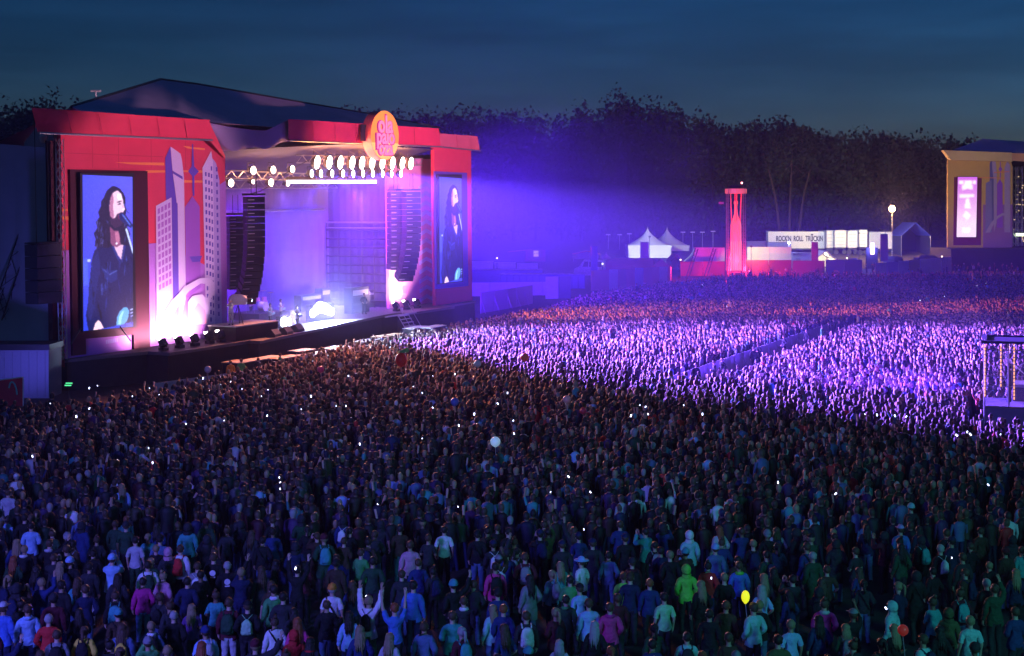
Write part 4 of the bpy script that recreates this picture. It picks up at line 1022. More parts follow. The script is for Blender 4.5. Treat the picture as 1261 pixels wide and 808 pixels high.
# ================================================================== CROWD
LBX = np.array([29, 68, 69, 71, 74.5, 80.6, 87.4, 92.5, 99.6, 111, 120, 127, 134, 144, 176, 205, 238]); LBV = np.array([-60, -60, -40, -23, -20.5, -18.3, -16.6, -15.0, -13.0, -9.2, -6.0, -3.4, -.5, 3, 11, 24, 40])
A_, B_ = np.array((11.0, 84.)), np.array((32.5, 131.))
def blocked(X, Y):
    if X < np.interp(Y, LBX, LBV): return True
    p = np.array((X, Y)); d = B_ - A_; t = np.clip(((p - A_) @ d) / (d @ d), 0, 1)
    if np.linalg.norm(p - (A_ + d * t)) < 1.9: return True
    if -.6 < (X - 22.75) * .946 - (Y - 66.5) * .3237 < 9 and -1.2 < (X - 22.75) * .3237 + (Y - 66.5) * .946 < 5.4: return True
    if abs(X - 39.4) < 4.0 and abs(Y - 243) < 5: return True
    return False
def dens(Y): return float(np.interp(Y, [29, 37, 43, 52, 80, 130, 150, 175, 215, 240], [.85, 1.0, 1.5, 2.3, 2.5, 2.4, 1.8, 1.3, .6, .25]))
def positions(Y0, Y1):
    out = []; Y = Y0
    while Y < Y1:
        c = 1 / math.sqrt(dens(Y)); half = Y * .395 + 8
        X = -half + rnd.random() * c
        while X < half:
            x, y = X + rnd.uniform(-.42, .42) * c, Y + rnd.uniform(-.5, .5) * c
            if not blocked(x, y) and rnd.random() < .93 + .12 * math.sin(x * .31 + 2 * math.sin(y * .17)) * math.sin(y * .23 + x * .11): out.append((x, y))
            X += c
        Y += c
    return out
def facing(x, y): # rotation so that +Y looks at the stage middle
    d = STC - Vector((x, y, 3)); return math.atan2(-d.x, d.y)

# ---- the three hundred nearest people, the distinct ones first (photo column, row of the head)
def g_at(x, y, h=1.62): Y = (CAMZ - h) * F / (y - HY); return ((x - CX) / F * Y, Y)
NEAR = [
 # x, y, short name, pose, top, garment, low, hair, style, extra
 (60, 765, 'white-haired person in a red jacket', 'pockets', 'red', 'jacket', 'charcoal', 'grey', 'short', ()),
 (34, 757, 'broad person in a plain light blue hooded top', 'down', 'light blue', 'jacket', 'navy', 'brown', 'short', (('collar', 'light blue'),)),
 (4, 755, 'person in a blue jacket and pale cap', 'down', 'blue', 'jacket', 'navy', 'brown', ('cap', 'light grey'), ()),
 (104, 777, 'person in a yellow jacket with long brown hair and black backpack', 'slim', 'yellow', 'jacket', 'charcoal', 'brown', 'ponytail', (('backpack', 'black'),)),
 (70, 784, 'person in a grey jacket with a dark backpack', 'down', 'grey', 'jacket', 'charcoal', 'brown', 'short', (('backpack', 'black'),)),
 (150, 780, 'person in a denim jacket with a yellow bag', 'down', 'denim blue', 'jacket', 'charcoal', 'brown', 'long', (('drawstring', 'yellow'),)),
 (186, 769, 'blond person in a blue jacket with pale hood and backpack', 'slim', 'denim blue', 'jacket', 'navy', 'blond', 'short', (('collar', 'white'), ('backpack', 'black'))),
 (253, 781, 'person in blue beanie and light blue shirt with backpack', 'down', 'light blue', 'jacket', 'charcoal', 'brown', ('beanie', 'dark blue'), (('backpack', 'light grey'),)),
 (236, 747, 'blond person in a purple top', 'slimfold', 'purple', 'tshirt', 'charcoal', 'blond', 'long', ()),
 (209, 746, 'person with a brown bun in a dark top', 'slim', 'charcoal', 'jacket', 'black', 'brown', 'bun', ()),
 (176, 717, 'person in a magenta top and blue jeans', 'slim', 'magenta', 'jacket', 'denim blue', 'dark', 'short', ()),
 (201, 708, 'person in a pink sweater and blue jeans', 'slim', 'pink', 'jacket', 'blue', 'blond', 'bun', ()),
 (282, 748, 'person in maroon hoodie with green backpack', 'down', 'maroon', 'jacket', 'light grey', 'brown', 'short', (('backpack', 'dark green'),)),
 (305, 750, 'person in a dark cap with a green and white drawstring bag', 'pockets', 'black', 'jacket', 'charcoal', 'brown', ('cap', 'black'), (('drawstring', 'light green'),)),
 (263, 693, 'person in a black hoodie with a round white back print', 'down', 'black', 'jacket', 'black', 'brown', 'short', (('logo', 'white'),)),
 (243, 699, 'person in grey jacket with a pale drawstring bag', 'down', 'grey', 'jacket', 'denim blue', 'brown', 'short', (('drawstring', 'white'),)),
 (280, 702, 'grey-blond person with a round white back print', 'wave', 'black', 'jacket', 'charcoal', 'grey', 'short', (('logo', 'white'),)),
 (110, 699, 'person in a dark sweater and white jeans', 'down', 'charcoal', 'jacket', 'white', 'dark', 'short', ()),
 (86, 697, 'person in a pale blue beanie and black coat', 'pockets', 'black', 'coat', 'black', 'brown', ('beanie', 'light blue'), ()),
 (74, 700, 'person with long blond hair in a navy coat', 'slim', 'navy', 'coat', 'charcoal', 'blond', 'long', ()),
 (45, 704, 'person in dark coat over a light patterned skirt', 'slimfold', 'navy', 'jacket', 'charcoal', 'dark', 'long', (('skirt', 'lilac'),)),
 (145, 713, 'person with very long dark hair in a dark coat', 'slim', 'charcoal', 'coat', 'black', 'dark', 'long', ()),
 (138, 694, 'person in a light blue beanie and blue scarf', 'phone', 'light blue', 'jacket', 'navy', 'brown', ('beanie', 'light blue'), ()),
 (182, 701, 'person in white jacket with a dark green backpack', 'down', 'white', 'jacket', 'black', 'dark', 'short', (('backpack', 'dark green'),)),
 (222, 681, 'person in a white jacket with a red backpack', 'down', 'white', 'jacket', 'black', 'brown', 'short', (('backpack', 'red'),)),
 (207, 683, 'person in a pink knitted hood', 'slim', 'charcoal', 'jacket', 'black', 'brown', ('hood', 'pink'), ()),
 (167, 668, 'person in a plain light grey shirt', 'down', 'light grey', 'tshirt', 'dark green', 'dark', 'short', ()),
 (30, 678, 'pale-faced person in dark coat with white scarf', 'pockets', 'black', 'coat', 'charcoal', 'blond', 'short', (('collar', 'white'),)),
 (61, 673, 'person in black track top with pale collar', 'wave', 'black', 'jacket', 'charcoal', 'brown', 'short', (('collar', 'light grey'),)),
 (213, 621, 'person in a plain light grey hoodie among dark coats', 'down', 'light grey', 'jacket', 'charcoal', 'brown', 'short', ()),
 (150, 603, 'person in a light blue hooded sweater', 'down', 'light blue', 'jacket', 'charcoal', 'blond', 'long', ()),
 (20, 588, 'person in white top and pale cap', 'down', 'white', 'jacket', 'dark green', 'grey', ('cap', 'white'), ()),
 (10, 612, 'person in a long light grey hoodie at the left edge', 'down', 'light grey', 'coat', 'charcoal', 'brown', 'short', ()),
 (409, 731, 'person in orange-yellow beanie and white shirt', 'down', 'white', 'tshirt', 'charcoal', 'grey', ('beanie', 'orange'), (('strap', 'black'),)),
 (430, 757, 'person with long dark hair in a light blue top', 'slim', 'light blue', 'jacket', 'navy', 'dark', 'long', ()),
 (338, 765, 'person in a white jumper with a black bag strap', 'slim', 'white', 'jacket', 'charcoal', 'brown', 'bun', (('strap', 'black'),)),
 (366, 767, 'red-haired person in a pink top', 'slim', 'hot pink', 'jacket', 'charcoal', 'red', 'long', ()),
 (362, 784, 'person in a bright red jacket with raised hood', 'down', 'red', 'jacket', 'black', 'dark', ('hood', 'red'), ()),
 (337, 733, 'person in a green jacket with pale collar', 'down', 'green', 'jacket', 'charcoal', 'dark', 'short', (('collar', 'white'),)),
 (509, 728, 'person in a plain blue sweater', 'down', 'blue', 'jacket', 'navy', 'dark', 'short', ()),
 (454, 747, 'person in a white jacket with a green bag, filming overhead', 'both', 'white', 'jacket', 'green', 'blond', 'short', (('drawstring', 'black'),)),
 (486, 756, 'person in bright blue shirt with both hands up', 'both', 'blue', 'tshirt', 'charcoal', 'red', 'short', ()),
 (557, 764, 'person in a teal jacket facing sideways', 'folded', 'teal', 'jacket', 'navy', 'brown', 'short', ()),
 (571, 741, 'person in a dark jacket with white hood down', 'down', 'charcoal', 'jacket', 'black', 'brown', 'short', (('collar', 'white'),)),
 (607, 751, 'fair-haired person in a pale teal top', 'slim', 'pale teal', 'jacket', 'denim blue', 'blond', 'long', ()),
 (620, 753, 'red-haired person in a dark blue jacket', 'down', 'dark blue', 'jacket', 'black', 'red', 'short', ()),
 (505, 678, 'person in a plain rose pink hoodie', 'down', 'pink', 'jacket', 'charcoal', 'brown', 'short', ()),
 (610, 703, 'person in a hot pink top with a black backpack', 'down', 'hot pink', 'jacket', 'charcoal', 'dark', 'short', (('backpack', 'black'),)),
 (547, 656, 'person in a plain bright white T-shirt', 'down', 'white', 'tshirt', 'black', 'dark', 'short', ()),
 (366, 704, 'person in black holding a bright phone overhead', 'both', 'black', 'jacket', 'black', 'dark', 'short', ()),
 (382, 790, 'person with long dark hair and red scarf', 'slim', 'charcoal', 'jacket', 'black', 'dark', 'long', (('collar', 'red'),)),
 (480, 789, 'fair-haired person in a light grey top at the lower edge', 'slim', 'light grey', 'tshirt', 'charcoal', 'blond', 'long', ()),
 (725, 749, 'broad person in a light blue hoodie', 'down', 'light blue', 'jacket', 'navy', 'brown', 'short', ()),
 (697, 739, 'broad person in a green sweater', 'down', 'dark green', 'jacket', 'charcoal', 'dark', 'short', (('collar', 'green'),)),
 (751, 752, 'person in a hot pink jacket with hood down', 'pockets', 'hot pink', 'jacket', 'charcoal', 'brown', 'short', (('collar', 'magenta'),)),
 (648, 762, 'person in a dark top with a white backpack', 'down', 'charcoal', 'jacket', 'black', 'brown', 'short', (('backpack', 'white'),)),
 (818, 740, 'person in a light green shirt', 'down', 'light green', 'tshirt', 'charcoal', 'dark', 'short', ()),
 (845, 706, 'broad person in a bright green hoodie', 'pockets', 'bright green', 'jacket', 'charcoal', 'dark', ('hood', 'bright green'), ()),
 (768, 711, 'person in bright green T-shirt', 'down', 'bright green', 'tshirt', 'charcoal', 'brown', 'short', ()),
 (702, 716, 'person in a green top beside the broad green sweater', 'folded', 'green', 'jacket', 'charcoal', 'dark', 'short', ()),
 (714, 726, 'person in a pale blue top and dark cap', 'down', 'light blue', 'tshirt', 'charcoal', 'brown', ('cap', 'black'), ()),
 (716, 694, 'person in white shirt and pale blue hat', 'down', 'white', 'tshirt', 'charcoal', 'brown', ('hat', 'light blue'), ()),
 (690, 696, 'person with long fair hair in a teal top', 'slim', 'teal', 'jacket', 'charcoal', 'blond', 'long', ()),
 (849, 664, 'person in a raised white hood', 'down', 'pale teal', 'jacket', 'charcoal', 'brown', ('hood', 'white'), ()),
 (881, 680, 'person in pale beanie and blue sweater', 'down', 'denim blue', 'jacket', 'charcoal', 'brown', ('beanie', 'light blue'), ()),
 (928, 756, 'broad person in a pale teal hoodie', 'pockets', 'pale teal', 'jacket', 'charcoal', 'brown', 'short', ()),
 (846, 785, 'person in a dark waistcoat with pale teal sleeves', 'folded', 'pale teal', 'jacket', 'navy', 'dark', 'short', (('backpack', 'charcoal'),)),
 (689, 791, 'person with long white-blond hair', 'slim', 'light grey', 'jacket', 'charcoal', 'grey', 'long', ()),
 (776, 718, 'person in navy jacket with brown cap', 'down', 'navy', 'jacket', 'charcoal', 'brown', ('cap', 'brown'), ()),
 (800, 720, 'person in a dark blue jacket beside the light green shirt', 'down', 'dark blue', 'jacket', 'charcoal', 'red', 'short', ()),
 (1015, 748, 'person in a magenta sweater with pale collar', 'pockets', 'magenta', 'jacket', 'charcoal', 'brown', 'bun', (('collar', 'light grey'),)),
 (1098, 752, 'person in a pale teal hoodie with raised hood', 'down', 'pale teal', 'jacket', 'charcoal', 'brown', ('hood', 'pale teal'), ()),
 (1168, 756, 'broad person in an olive jacket', 'down', 'olive', 'jacket', 'charcoal', 'dark', ('hood', 'olive'), ()),
 (1195, 770, 'person in a pale teal shirt', 'down', 'pale teal', 'tshirt', 'charcoal', 'blond', 'short', ()),
 (974, 774, 'person in a blue top under fair hair', 'down', 'light blue', 'tshirt', 'charcoal', 'blond', 'short', ()),
 (1137, 796, 'person in a pale teal jacket with a dark backpack', 'down', 'pale teal', 'jacket', 'charcoal', 'brown', 'short', (('backpack', 'navy'),)),
 (1109, 656, 'person in a bright blue jacket and lilac cap', 'down', 'blue', 'jacket', 'charcoal', 'brown', ('cap', 'lilac'), ()),
 (1215, 722, 'fair-haired person in a black coat', 'down', 'black', 'coat', 'charcoal', 'grey', 'short', ()),
 (1225, 733, 'person filming with a raised arm in dark green', 'raised', 'dark green', 'jacket', 'charcoal', 'brown', 'short', ()),
 (1228, 605, 'person holding a phone high in blue', 'raised', 'dark blue', 'jacket', 'charcoal', 'brown', 'short', ()),
 (910, 700, 'person in a blue jacket with a green lanyard', 'down', 'blue', 'jacket', 'charcoal', 'brown', 'short', (('collar', 'bright green'),)),
 (1001, 690, 'person in a dark green coat with grey hair', 'down', 'dark green', 'coat', 'charcoal', 'grey', 'short', ()),
 (1122, 630, 'person in a pale teal beanie', 'down', 'charcoal', 'jacket', 'charcoal', 'brown', ('beanie', 'pale teal'), ()),
]
DARK = ['black', 'charcoal', 'navy', 'dark blue', 'brown', 'dark green', 'maroon', 'black', 'charcoal', 'black', 'grey', 'olive', 'purple', 'teal']
specs = []
for r in NEAR:
    X, Y = g_at(r[0], r[1]); specs.append(dict(x=X, y=Y, lab=r[2], pose=r[3], top=r[4], gar=r[5], low=r[6], hair=r[7], style=r[8], ex=r[9], mark=True))
cand = positions(29.3, 43.5)
taken = [(s['x'], s['y']) for s in specs]
for x, y in cand:
    if len(specs) >= 300: break
    if abs((x / y)) * F > 655: continue
    if min((x - a) ** 2 + (y - b) ** 2 for a, b in taken) < .42: continue
    taken.append((x, y))
    female = rnd.random() < .5
    hair = rnd.choice(['dark', 'brown', 'brown', 'dark', 'blond', 'red' if rnd.random() < .3 else 'brown', 'grey' if rnd.random() < .2 else 'dark'])
    stl = rnd.choice(['long', 'long', 'bun', 'ponytail', 'short']) if female else rnd.choice(['short', 'short', 'short', ('cap', rnd.choice(['black', 'navy', 'grey'])), ('beanie', rnd.choice(['charcoal', 'grey', 'maroon', 'teal'])), ('hood', 'charcoal')])
    rr = rnd.random()
    ex = (('backpack', rnd.choice(['black', 'navy', 'grey', 'teal'])),) if rr < .16 else ((('strap', 'black'),) if rr < .22 else ((('drawstring', rnd.choice(['white', 'black'])),) if rr < .27 else ()))
    top = rnd.choice(DARK[:10] if rnd.random() < .8 else DARK) if rnd.random() < .93 else rnd.choice(['light grey', 'denim blue', 'teal', 'light blue', 'green', 'red'])
    specs.append(dict(x=x, y=y, lab=None, pose=rnd.choice(['slim', 'slim', 'slimfold', 'slimup' if rnd.random() < .25 else 'slim']) if female else rnd.choice(['down', 'folded', 'pockets', 'pockets', 'raised' if rnd.random() < .3 else 'down', 'phone', 'wave' if rnd.random() < .2 else 'down']),
                      top=top, gar=rnd.choice(['jacket', 'jacket', 'coat', 'jacket', 'tshirt']), low=rnd.choice(['black', 'charcoal', 'navy', 'denim blue', 'charcoal']), hair=hair, style=stl, ex=ex, mark=False))
def short(s):
    st_ = s['style']; h = (st_[1] + ' ' + st_[0]) if isinstance(st_, tuple) else {'short': s['hair'] + ' hair', 'long': 'long ' + s['hair'] + ' hair', 'bun': s['hair'] + ' bun', 'ponytail': s['hair'] + ' ponytail'}[st_]
    e = '' if not s['ex'] else {'backpack': ' and backpack', 'strap': ' and shoulder bag', 'drawstring': ' and drawstring bag'}.get(s['ex'][0][0], '')
    return '%s %s, %s%s' % (s['top'], {'jacket': 'jacket', 'tshirt': 'shirt', 'coat': 'coat'}[s['gar']], h, e)
MARKN = {}
for s in specs:
    if s['mark']:
        n = s['top'] + ' ' + {'jacket': 'jacket', 'tshirt': 'shirt', 'coat': 'coat'}[s['gar']]
        st_ = s['style']
        MARKN[id(s)] = n + (' and ' + st_[1] + ' ' + st_[0] if isinstance(st_, tuple) else '') + (' and ' + s['ex'][0][1] + ' ' + {'backpack': 'backpack', 'drawstring': 'bag', 'strap': 'bag', 'collar': 'hood', 'skirt': 'skirt', 'logo': 'print'}[s['ex'][0][0]] if s['ex'] else '')
cnt = {}
for v in MARKN.values(): cnt[v] = cnt.get(v, 0) + 1
marks = [s for s in specs if s['mark'] and cnt[MARKN[id(s)]] == 1]
used = set(s['lab'] for s in specs if s['mark'])
def rel(s, m):
    dx, dy = s['x'] - m['x'], s['y'] - m['y']; d = math.hypot(dx, dy); near = 'close ' if d < 1.3 else ('' if d < 2.8 else 'well ')
    if abs(dx) > abs(dy): w = 'right of' if dx > 0 else 'left of'
    else: w = 'stage-side of' if dy > 0 else 'behind'
    return near + w
for s in specs:
    if s['mark']: continue
    ms = sorted(marks, key=lambda m: (m['x'] - s['x']) ** 2 + (m['y'] - s['y']) ** 2)[:8]
    for m_ in ms:
        lab = '%s, %s the %s' % (short(s), rel(s, m_), MARKN[id(m_)])
        if len(lab.replace('-', ' ').split()) <= 13: lab = 'person in ' + lab.replace(', ', ', with ', 1)
        if lab not in used and len(lab.replace('-', ' ').split()) <= 16: break
    used.add(lab); s['lab'] = lab
for s in specs:
    rz = facing(s['x'], s['y']) + rnd.gauss(0, .28)
    sc = (1.0 if s['pose'].startswith('slim') else 1.045) * rnd.uniform(.95, 1.04)
    pp = person(s['lab'], (s['x'], s['y'], 0), rz, s['pose'], s['top'], s['gar'], s['low'], s['hair'], s['style'], s['ex'], rnd.choice([0, 0, 0, 1, 1, 2] if not s['mark'] else [0, 0, 1]), sc, 'people standing in the crowd')
    s['rz'] = rz; s['sc'] = sc

# ---- everybody farther away: one mesh (stuff)
def proto(detail, arms):
    """low-detail standing person facing +Y: verts, tris, region (0 skin 1 hair 2 top 3 trousers)"""
    V = []; T = []; Rg = []
    def loft(rings, n, reg, cap=True, regs=None):
        o = len(V)
        for i, (c, rx, ry) in enumerate(rings):
            for k in range(n):
                t = 2 * math.pi * (k + .5) / n
                V.append((c[0] + rx * math.cos(t), c[1] + ry * math.sin(t), c[2])); Rg.append(regs[i] if regs else reg)
        for i in range(len(rings) - 1):
            for k in range(n):
                a, b, c_, d = o + i * n + k, o + i * n + (k + 1) % n, o + (i + 1) * n + (k + 1) % n, o + (i + 1) * n + k
                T.append((a, b, c_)); T.append((a, c_, d))
        if cap:
            q = o + (len(rings) - 1) * n
            for k in range(1, n - 1): T.append((q, q + k, q + k + 1))
    n = 8 if detail else 6
    if detail:
        for s in (-1, 1): loft([((s * .1, 0, 0), .05, .09), ((s * .09, 0, .5), .065, .07), ((s * .08, 0, .92), .1, .1)], 5, 3, False)
        loft([((0, 0, .86), .18, .13), ((0, 0, 1.1), .16, .12), ((0, 0, 1.32), .21, .13), ((0, -.01, 1.42), .17, .10), ((0, 0, 1.47), .07, .06)], n, 2)
    else:
        loft([((0, 0, .0), .14, .1), ((0, 0, .86), .17, .12), ((0, 0, .88), .18, .13), ((0, 0, 1.33), .23, .13), ((0, 0, 1.45), .10, .08)], n, 2, True, [3, 3, 2, 2, 2])
    m = 7 if detail else 5
    o = len(V)
    prof = [(1.47, .05), (1.54, .085), (1.62, .1), (1.69, .088), (1.745, .04)] if detail else [(1.46, .06), (1.56, .115), (1.68, .11), (1.77, .04)]
    for z, r in prof:
        for k in range(m):
            t = 2 * math.pi * k / m
            V.append((r * math.cos(t), r * 1.12 * math.sin(t) + .01, z)); Rg.append(1 if (math.sin(t) < .35 or z > 1.66) and z > 1.5 else 0)
    for i in range(len(prof) - 1):
        for k in range(m):
            a, b, c_, d = o + i * m + k, o + i * m + (k + 1) % m, o + (i + 1) * m + (k + 1) % m, o + (i + 1) * m + k
            T.append((a, b, c_)); T.append((a, c_, d))
    q = o + (len(prof) - 1) * m
    for k in range(1, m - 1): T.append((q, q + k, q + k + 1))
    def limb(p, q_, r1, r2, reg):
        o = len(V); p, q_ = Vector(p), Vector(q_); d = (q_ - p).normalized(); a = d.orthogonal().normalized(); b = d.cross(a); nn = 4 if detail else 3
        for c, r in ((p, r1), (q_, r2)):
            for k in range(nn):
                t = 2 * math.pi * k / nn; w = c + a * math.cos(t) * r + b * math.sin(t) * r; V.append(tuple(w)); Rg.append(reg)
        for k in range(nn):
            A, B, C, D = o + k, o + (k + 1) % nn, o + nn + (k + 1) % nn, o + nn + k
            T.append((A, B, C)); T.append((A, C, D))
        T.append((o + nn, o + nn + 1, o + nn + 2))
    def arm(s, kind):
        sh = (s * .21, 0, 1.37)
        if kind == 0:
            if detail: limb(sh, (s * .26, .03, 1.1), .055, .045, 2); limb((s * .26, .03, 1.1), (s * .24, .1, .88), .042, .03, 2)
        elif kind == 1: limb(sh, (s * .27, .12, 1.62), .055, .045, 2); limb((s * .27, .12, 1.62), (s * .24, .14, 1.93), .042, .05, 0)
        else: limb(sh, (s * .26, .2, 1.2), .055, .045, 2); limb((s * .26, .2, 1.2), (s * .08, .3, 1.5), .045, .05, 0)
    arm(-1, arms[0]); arm(1, arms[1])
    return np.array(V), np.array(T), np.array(Rg)
def crowd_mesh(name, pts, detail, parms):
    protos = [proto(detail, a) for a in ((0, 0), (0, 1), (1, 1), (2, 2), (1, 0))]
    pts = np.array(pts); n = len(pts)
    hs = nrs.choice(5, n, p=parms)
    VV, TT, CC = [], [], []; off = 0
    topc = np.array([tuple(v * .5 for v in PAL[k]) for k in DARK] + [PAL[k] for k in ['light grey', 'denim blue', 'light blue', 'teal', 'red', 'white']]); pw = np.array([1.] * 10 + [.3, .4, .4, .3] + [.2, .4, .18, .2, .18, .17]); pw /= pw.sum()
    hairc = np.array([(.03, .02, .018), (.07, .04, .025), (.11, .07, .04), (.38, .28, .16), (.2, .06, .03), (.3, .3, .3)]); hp = [.3, .3, .24, .09, .04, .03]
    skinc = np.array([(.55, .36, .28), (.42, .26, .18), (.2, .11, .07)])
    for k, (V, T, R) in enumerate(protos):
        P = pts[hs == k]; c = len(P)
        if not c: continue
        ang = np.arctan2(-(STC.x - P[:, 0]), STC.y - P[:, 1]) + nrs.normal(0, .3, c); ca, sa = np.cos(ang), np.sin(ang)
        sc = nrs.uniform(.90, 1.06, c) * np.where(nrs.rand(c) < .008, 1.28, 1)
        wd = sc * nrs.uniform(.9, 1.12, c)
        lx, ly = nrs.normal(0, .05, c), nrs.normal(.03, .05, c)
        x = V[None, :, 0] * wd[:, None] + lx[:, None] * V[None, :, 2]; y = V[None, :, 1] * wd[:, None] + ly[:, None] * V[None, :, 2]
        W_ = np.stack([P[:, 0:1] + x * ca[:, None] - y * sa[:, None], P[:, 1:2] + x * sa[:, None] + y * ca[:, None], V[None, :, 2] * sc[:, None] + P[:, 2:3]], -1)
        tc = topc[nrs.choice(len(topc), c, p=pw)]; hc = hairc[nrs.choice(6, c, p=hp)]; sk = skinc[nrs.choice(3, c, p=[.6, .3, .1])]
        cap_ = nrs.rand(c) < .1; hc[cap_] = topc[nrs.choice(len(topc), cap_.sum(), p=pw)]
        low = topc[nrs.choice(4, c)]
        tab = np.stack([sk, hc, tc, low], 1); Cl = tab[:, R]
        VV.append(W_.reshape(-1, 3)); CC.append(Cl.reshape(-1, 3)); TT.append((T[None] + (off + np.arange(c) * len(V))[:, None, None]).reshape(-1, 3)); off += c * len(V)
    VV = np.concatenate(VV); TT = np.concatenate(TT); CC = np.concatenate(CC)
    me = bpy.data.meshes.new(name); me.vertices.add(len(VV)); me.vertices.foreach_set('co', VV.astype(np.float32).ravel())
    me.loops.add(TT.size); me.loops.foreach_set('vertex_index', TT.astype(np.int32).ravel())
    me.polygons.add(len(TT)); me.polygons.foreach_set('loop_start', np.arange(0, TT.size, 3, dtype=np.int32))
    me.polygons.foreach_set('use_smooth', np.ones(len(TT), dtype=bool))
    me.materials.append(m_crowd); me.update(calc_edges=True)
    a = me.color_attributes.new('col', 'FLOAT_COLOR', 'POINT'); a.data.foreach_set('color', np.concatenate([CC, np.ones((len(CC), 1))], 1).astype(np.float32).ravel())
    print(name, n, len(TT))
    return me
m_crowd = mat('crowd_clothes_and_hair', attr='col', rough=.65, spec=.5)
tk = np.array(taken)
ymax = max(s['y'] for s in specs if not s['mark'])
mid = [(x, y, 0) for x, y in cand if y > ymax - .3 and np.min((tk[:, 0] - x) ** 2 + (tk[:, 1] - y) ** 2) > .4] + [(x, y, 0) for x, y in positions(43.6, 72) if np.min((tk[:, 0] - x) ** 2 + (tk[:, 1] - y) ** 2) > .4]
far = [(x, y, 0) for x, y in positions(72, 238)]
tag(part('crowd', crowd_mesh('crowd', mid, True, [.9, .03, .01, .04, .02]), None, None), 'packed dark crowd in the middle of the field', None, None, 'stuff')
tag(part('far_crowd', crowd_mesh('far_crowd', far, False, [.86, .04, .03, .04, .03]), None, None), 'dense far crowd lit purple in front of the stage', None, None, 'stuff')
# a few stragglers on the slope before the second stage
strag = [((rnd.uniform(900, 1261) - CX) / F * yy, yy, gz(yy)) for yy in [rnd.uniform(236, 258) for _ in range(150)]]
tag(part('far_crowd', crowd_mesh('far_crowd', strag, False, [.9, .05, .01, .02, .02]), None, None), 'scattered people before the second stage', None, None, 'stuff')

# ---- phones
m_phs = mat('phone_glow', (.1, .1, .1), emit=(.6, .66, 1), est=6); m_phb = mat('phone_body', (.03, .03, .03), .4)
phs = MB().box((0, 0, 0), (.075, .01, .15)).mesh('phone', m_phb)
phg = MB().box((0, -.007, 0), (.068, .004, .135)).mesh('screen', m_phs)
def phone(lab, x, y, sc=1.0, h=1.8, rot=.9):
    X, Y = g_at(x, y, h)
    o = solo('phone', phs, None, lab, 'phone', (X, Y, h + gz(Y)), rnd.uniform(-.4, .4), 'glowing phones held up in the crowd')
    g = part('screen', phg, None, o); o.rotation_euler.y = rot * rnd.uniform(-1, 1); o.scale = (sc * .42 * rnd.uniform(.6, 1.4),) * 3
    return o
PH = [(110, 478, 'below the left edge of the screen housing'), (120, 475, 'beside the two dark green bars'), (62, 497, 'right of the red board'), (94, 513, 'above the yellow coat at the left'), (110, 503, 'left'), (163, 488, ''), (184, 478, ''), (196, 486, ''), (250, 466, ''), (284, 470, ''), (298, 479, ''), (229, 522, ''), (276, 518, ''), (183, 552, ''), (40, 562, ''), (188, 570, ''),
      (383, 488, ''), (371, 504, ''), (414, 500, ''), (426, 500, ''), (330, 480, ''), (322, 488, ''), (329, 512, ''), (443, 547, ''), (429, 463, ''), (509, 476, ''), (520, 484, ''), (533, 502, ''), (520, 540, ''), (565, 524, ''), (584, 510, ''), (533, 463, ''), (560, 461, ''), (613, 497, ''), (625, 484, ''), (632, 518, ''), (633, 534, ''), (344, 588, ''), (345, 602, ''), (465, 621, ''), (564, 624, ''), (345, 594, ''),
      (700, 587, ''), (678, 606, ''), (727, 606, ''), (719, 652, ''), (788, 499, ''), (795, 501, ''), (842, 499, ''), (865, 510, ''), (798, 510, ''), (777, 512, ''), (1029, 608, ''), (958, 594, ''), (1217, 597, ''), (1172, 687, ''), (1178, 536, ''), (1191, 532, ''), (1195, 535, ''), (1232, 535, ''), (1065, 510, ''), (1080, 511, ''), (1102, 512, ''), (1116, 513, ''), (1133, 370, ''), (1163, 365, ''), (1203, 352, ''), (1214, 349, ''), (895, 377, ''), (865, 351, ''), (1091, 749, ''), (364, 700, 'held overhead by the person in black, left half'), (452, 735, 'held up by the person in white, arms raised'), (876, 712, '')]
NREL = [(60, 480, 'the red board'), (230, 425, 'the left floor lamps'), (395, 400, 'the stage deck glare'), (495, 442, 'the red balloon'), (646, 440, 'the orange ball'), (610, 545, 'the large white balloon'), (900, 430, 'the empty lane'), (906, 340, 'the red bottle tower'), (1238, 470, 'the lit mixing tower'), (1190, 300, 'the second stage'), (918, 735, 'the yellow balloon'), (176, 717, 'the magenta top'), (409, 731, 'the orange beanie'), (751, 752, 'the hot pink jacket'), (547, 656, 'the white T-shirt'), (1112, 776, 'the red balloon low at the right')]
seen = set()
for x, y, l in PH:
    if l in ('', 'left'):
        for nx_, ny_, nm in sorted(NREL, key=lambda q: (q[0] - x) ** 2 + (q[1] - y) ** 2 * 2):
            dx, dy = x - nx_, y - ny_; d = math.hypot(dx, dy)
            w = ('right of' if dx > 0 else 'left of') if abs(dx) > abs(dy) else ('below' if dy > 0 else 'above')
            l = ('just ' if d < 45 else ('' if d < 110 else 'far ')) + w + ' ' + nm
            if l not in seen: break
        else: l += ', beside another phone'
    seen.add(l)
    phone('small phone glowing white in the crowd, ' + l, x, y, 1.5 if y < 560 else 1.15)

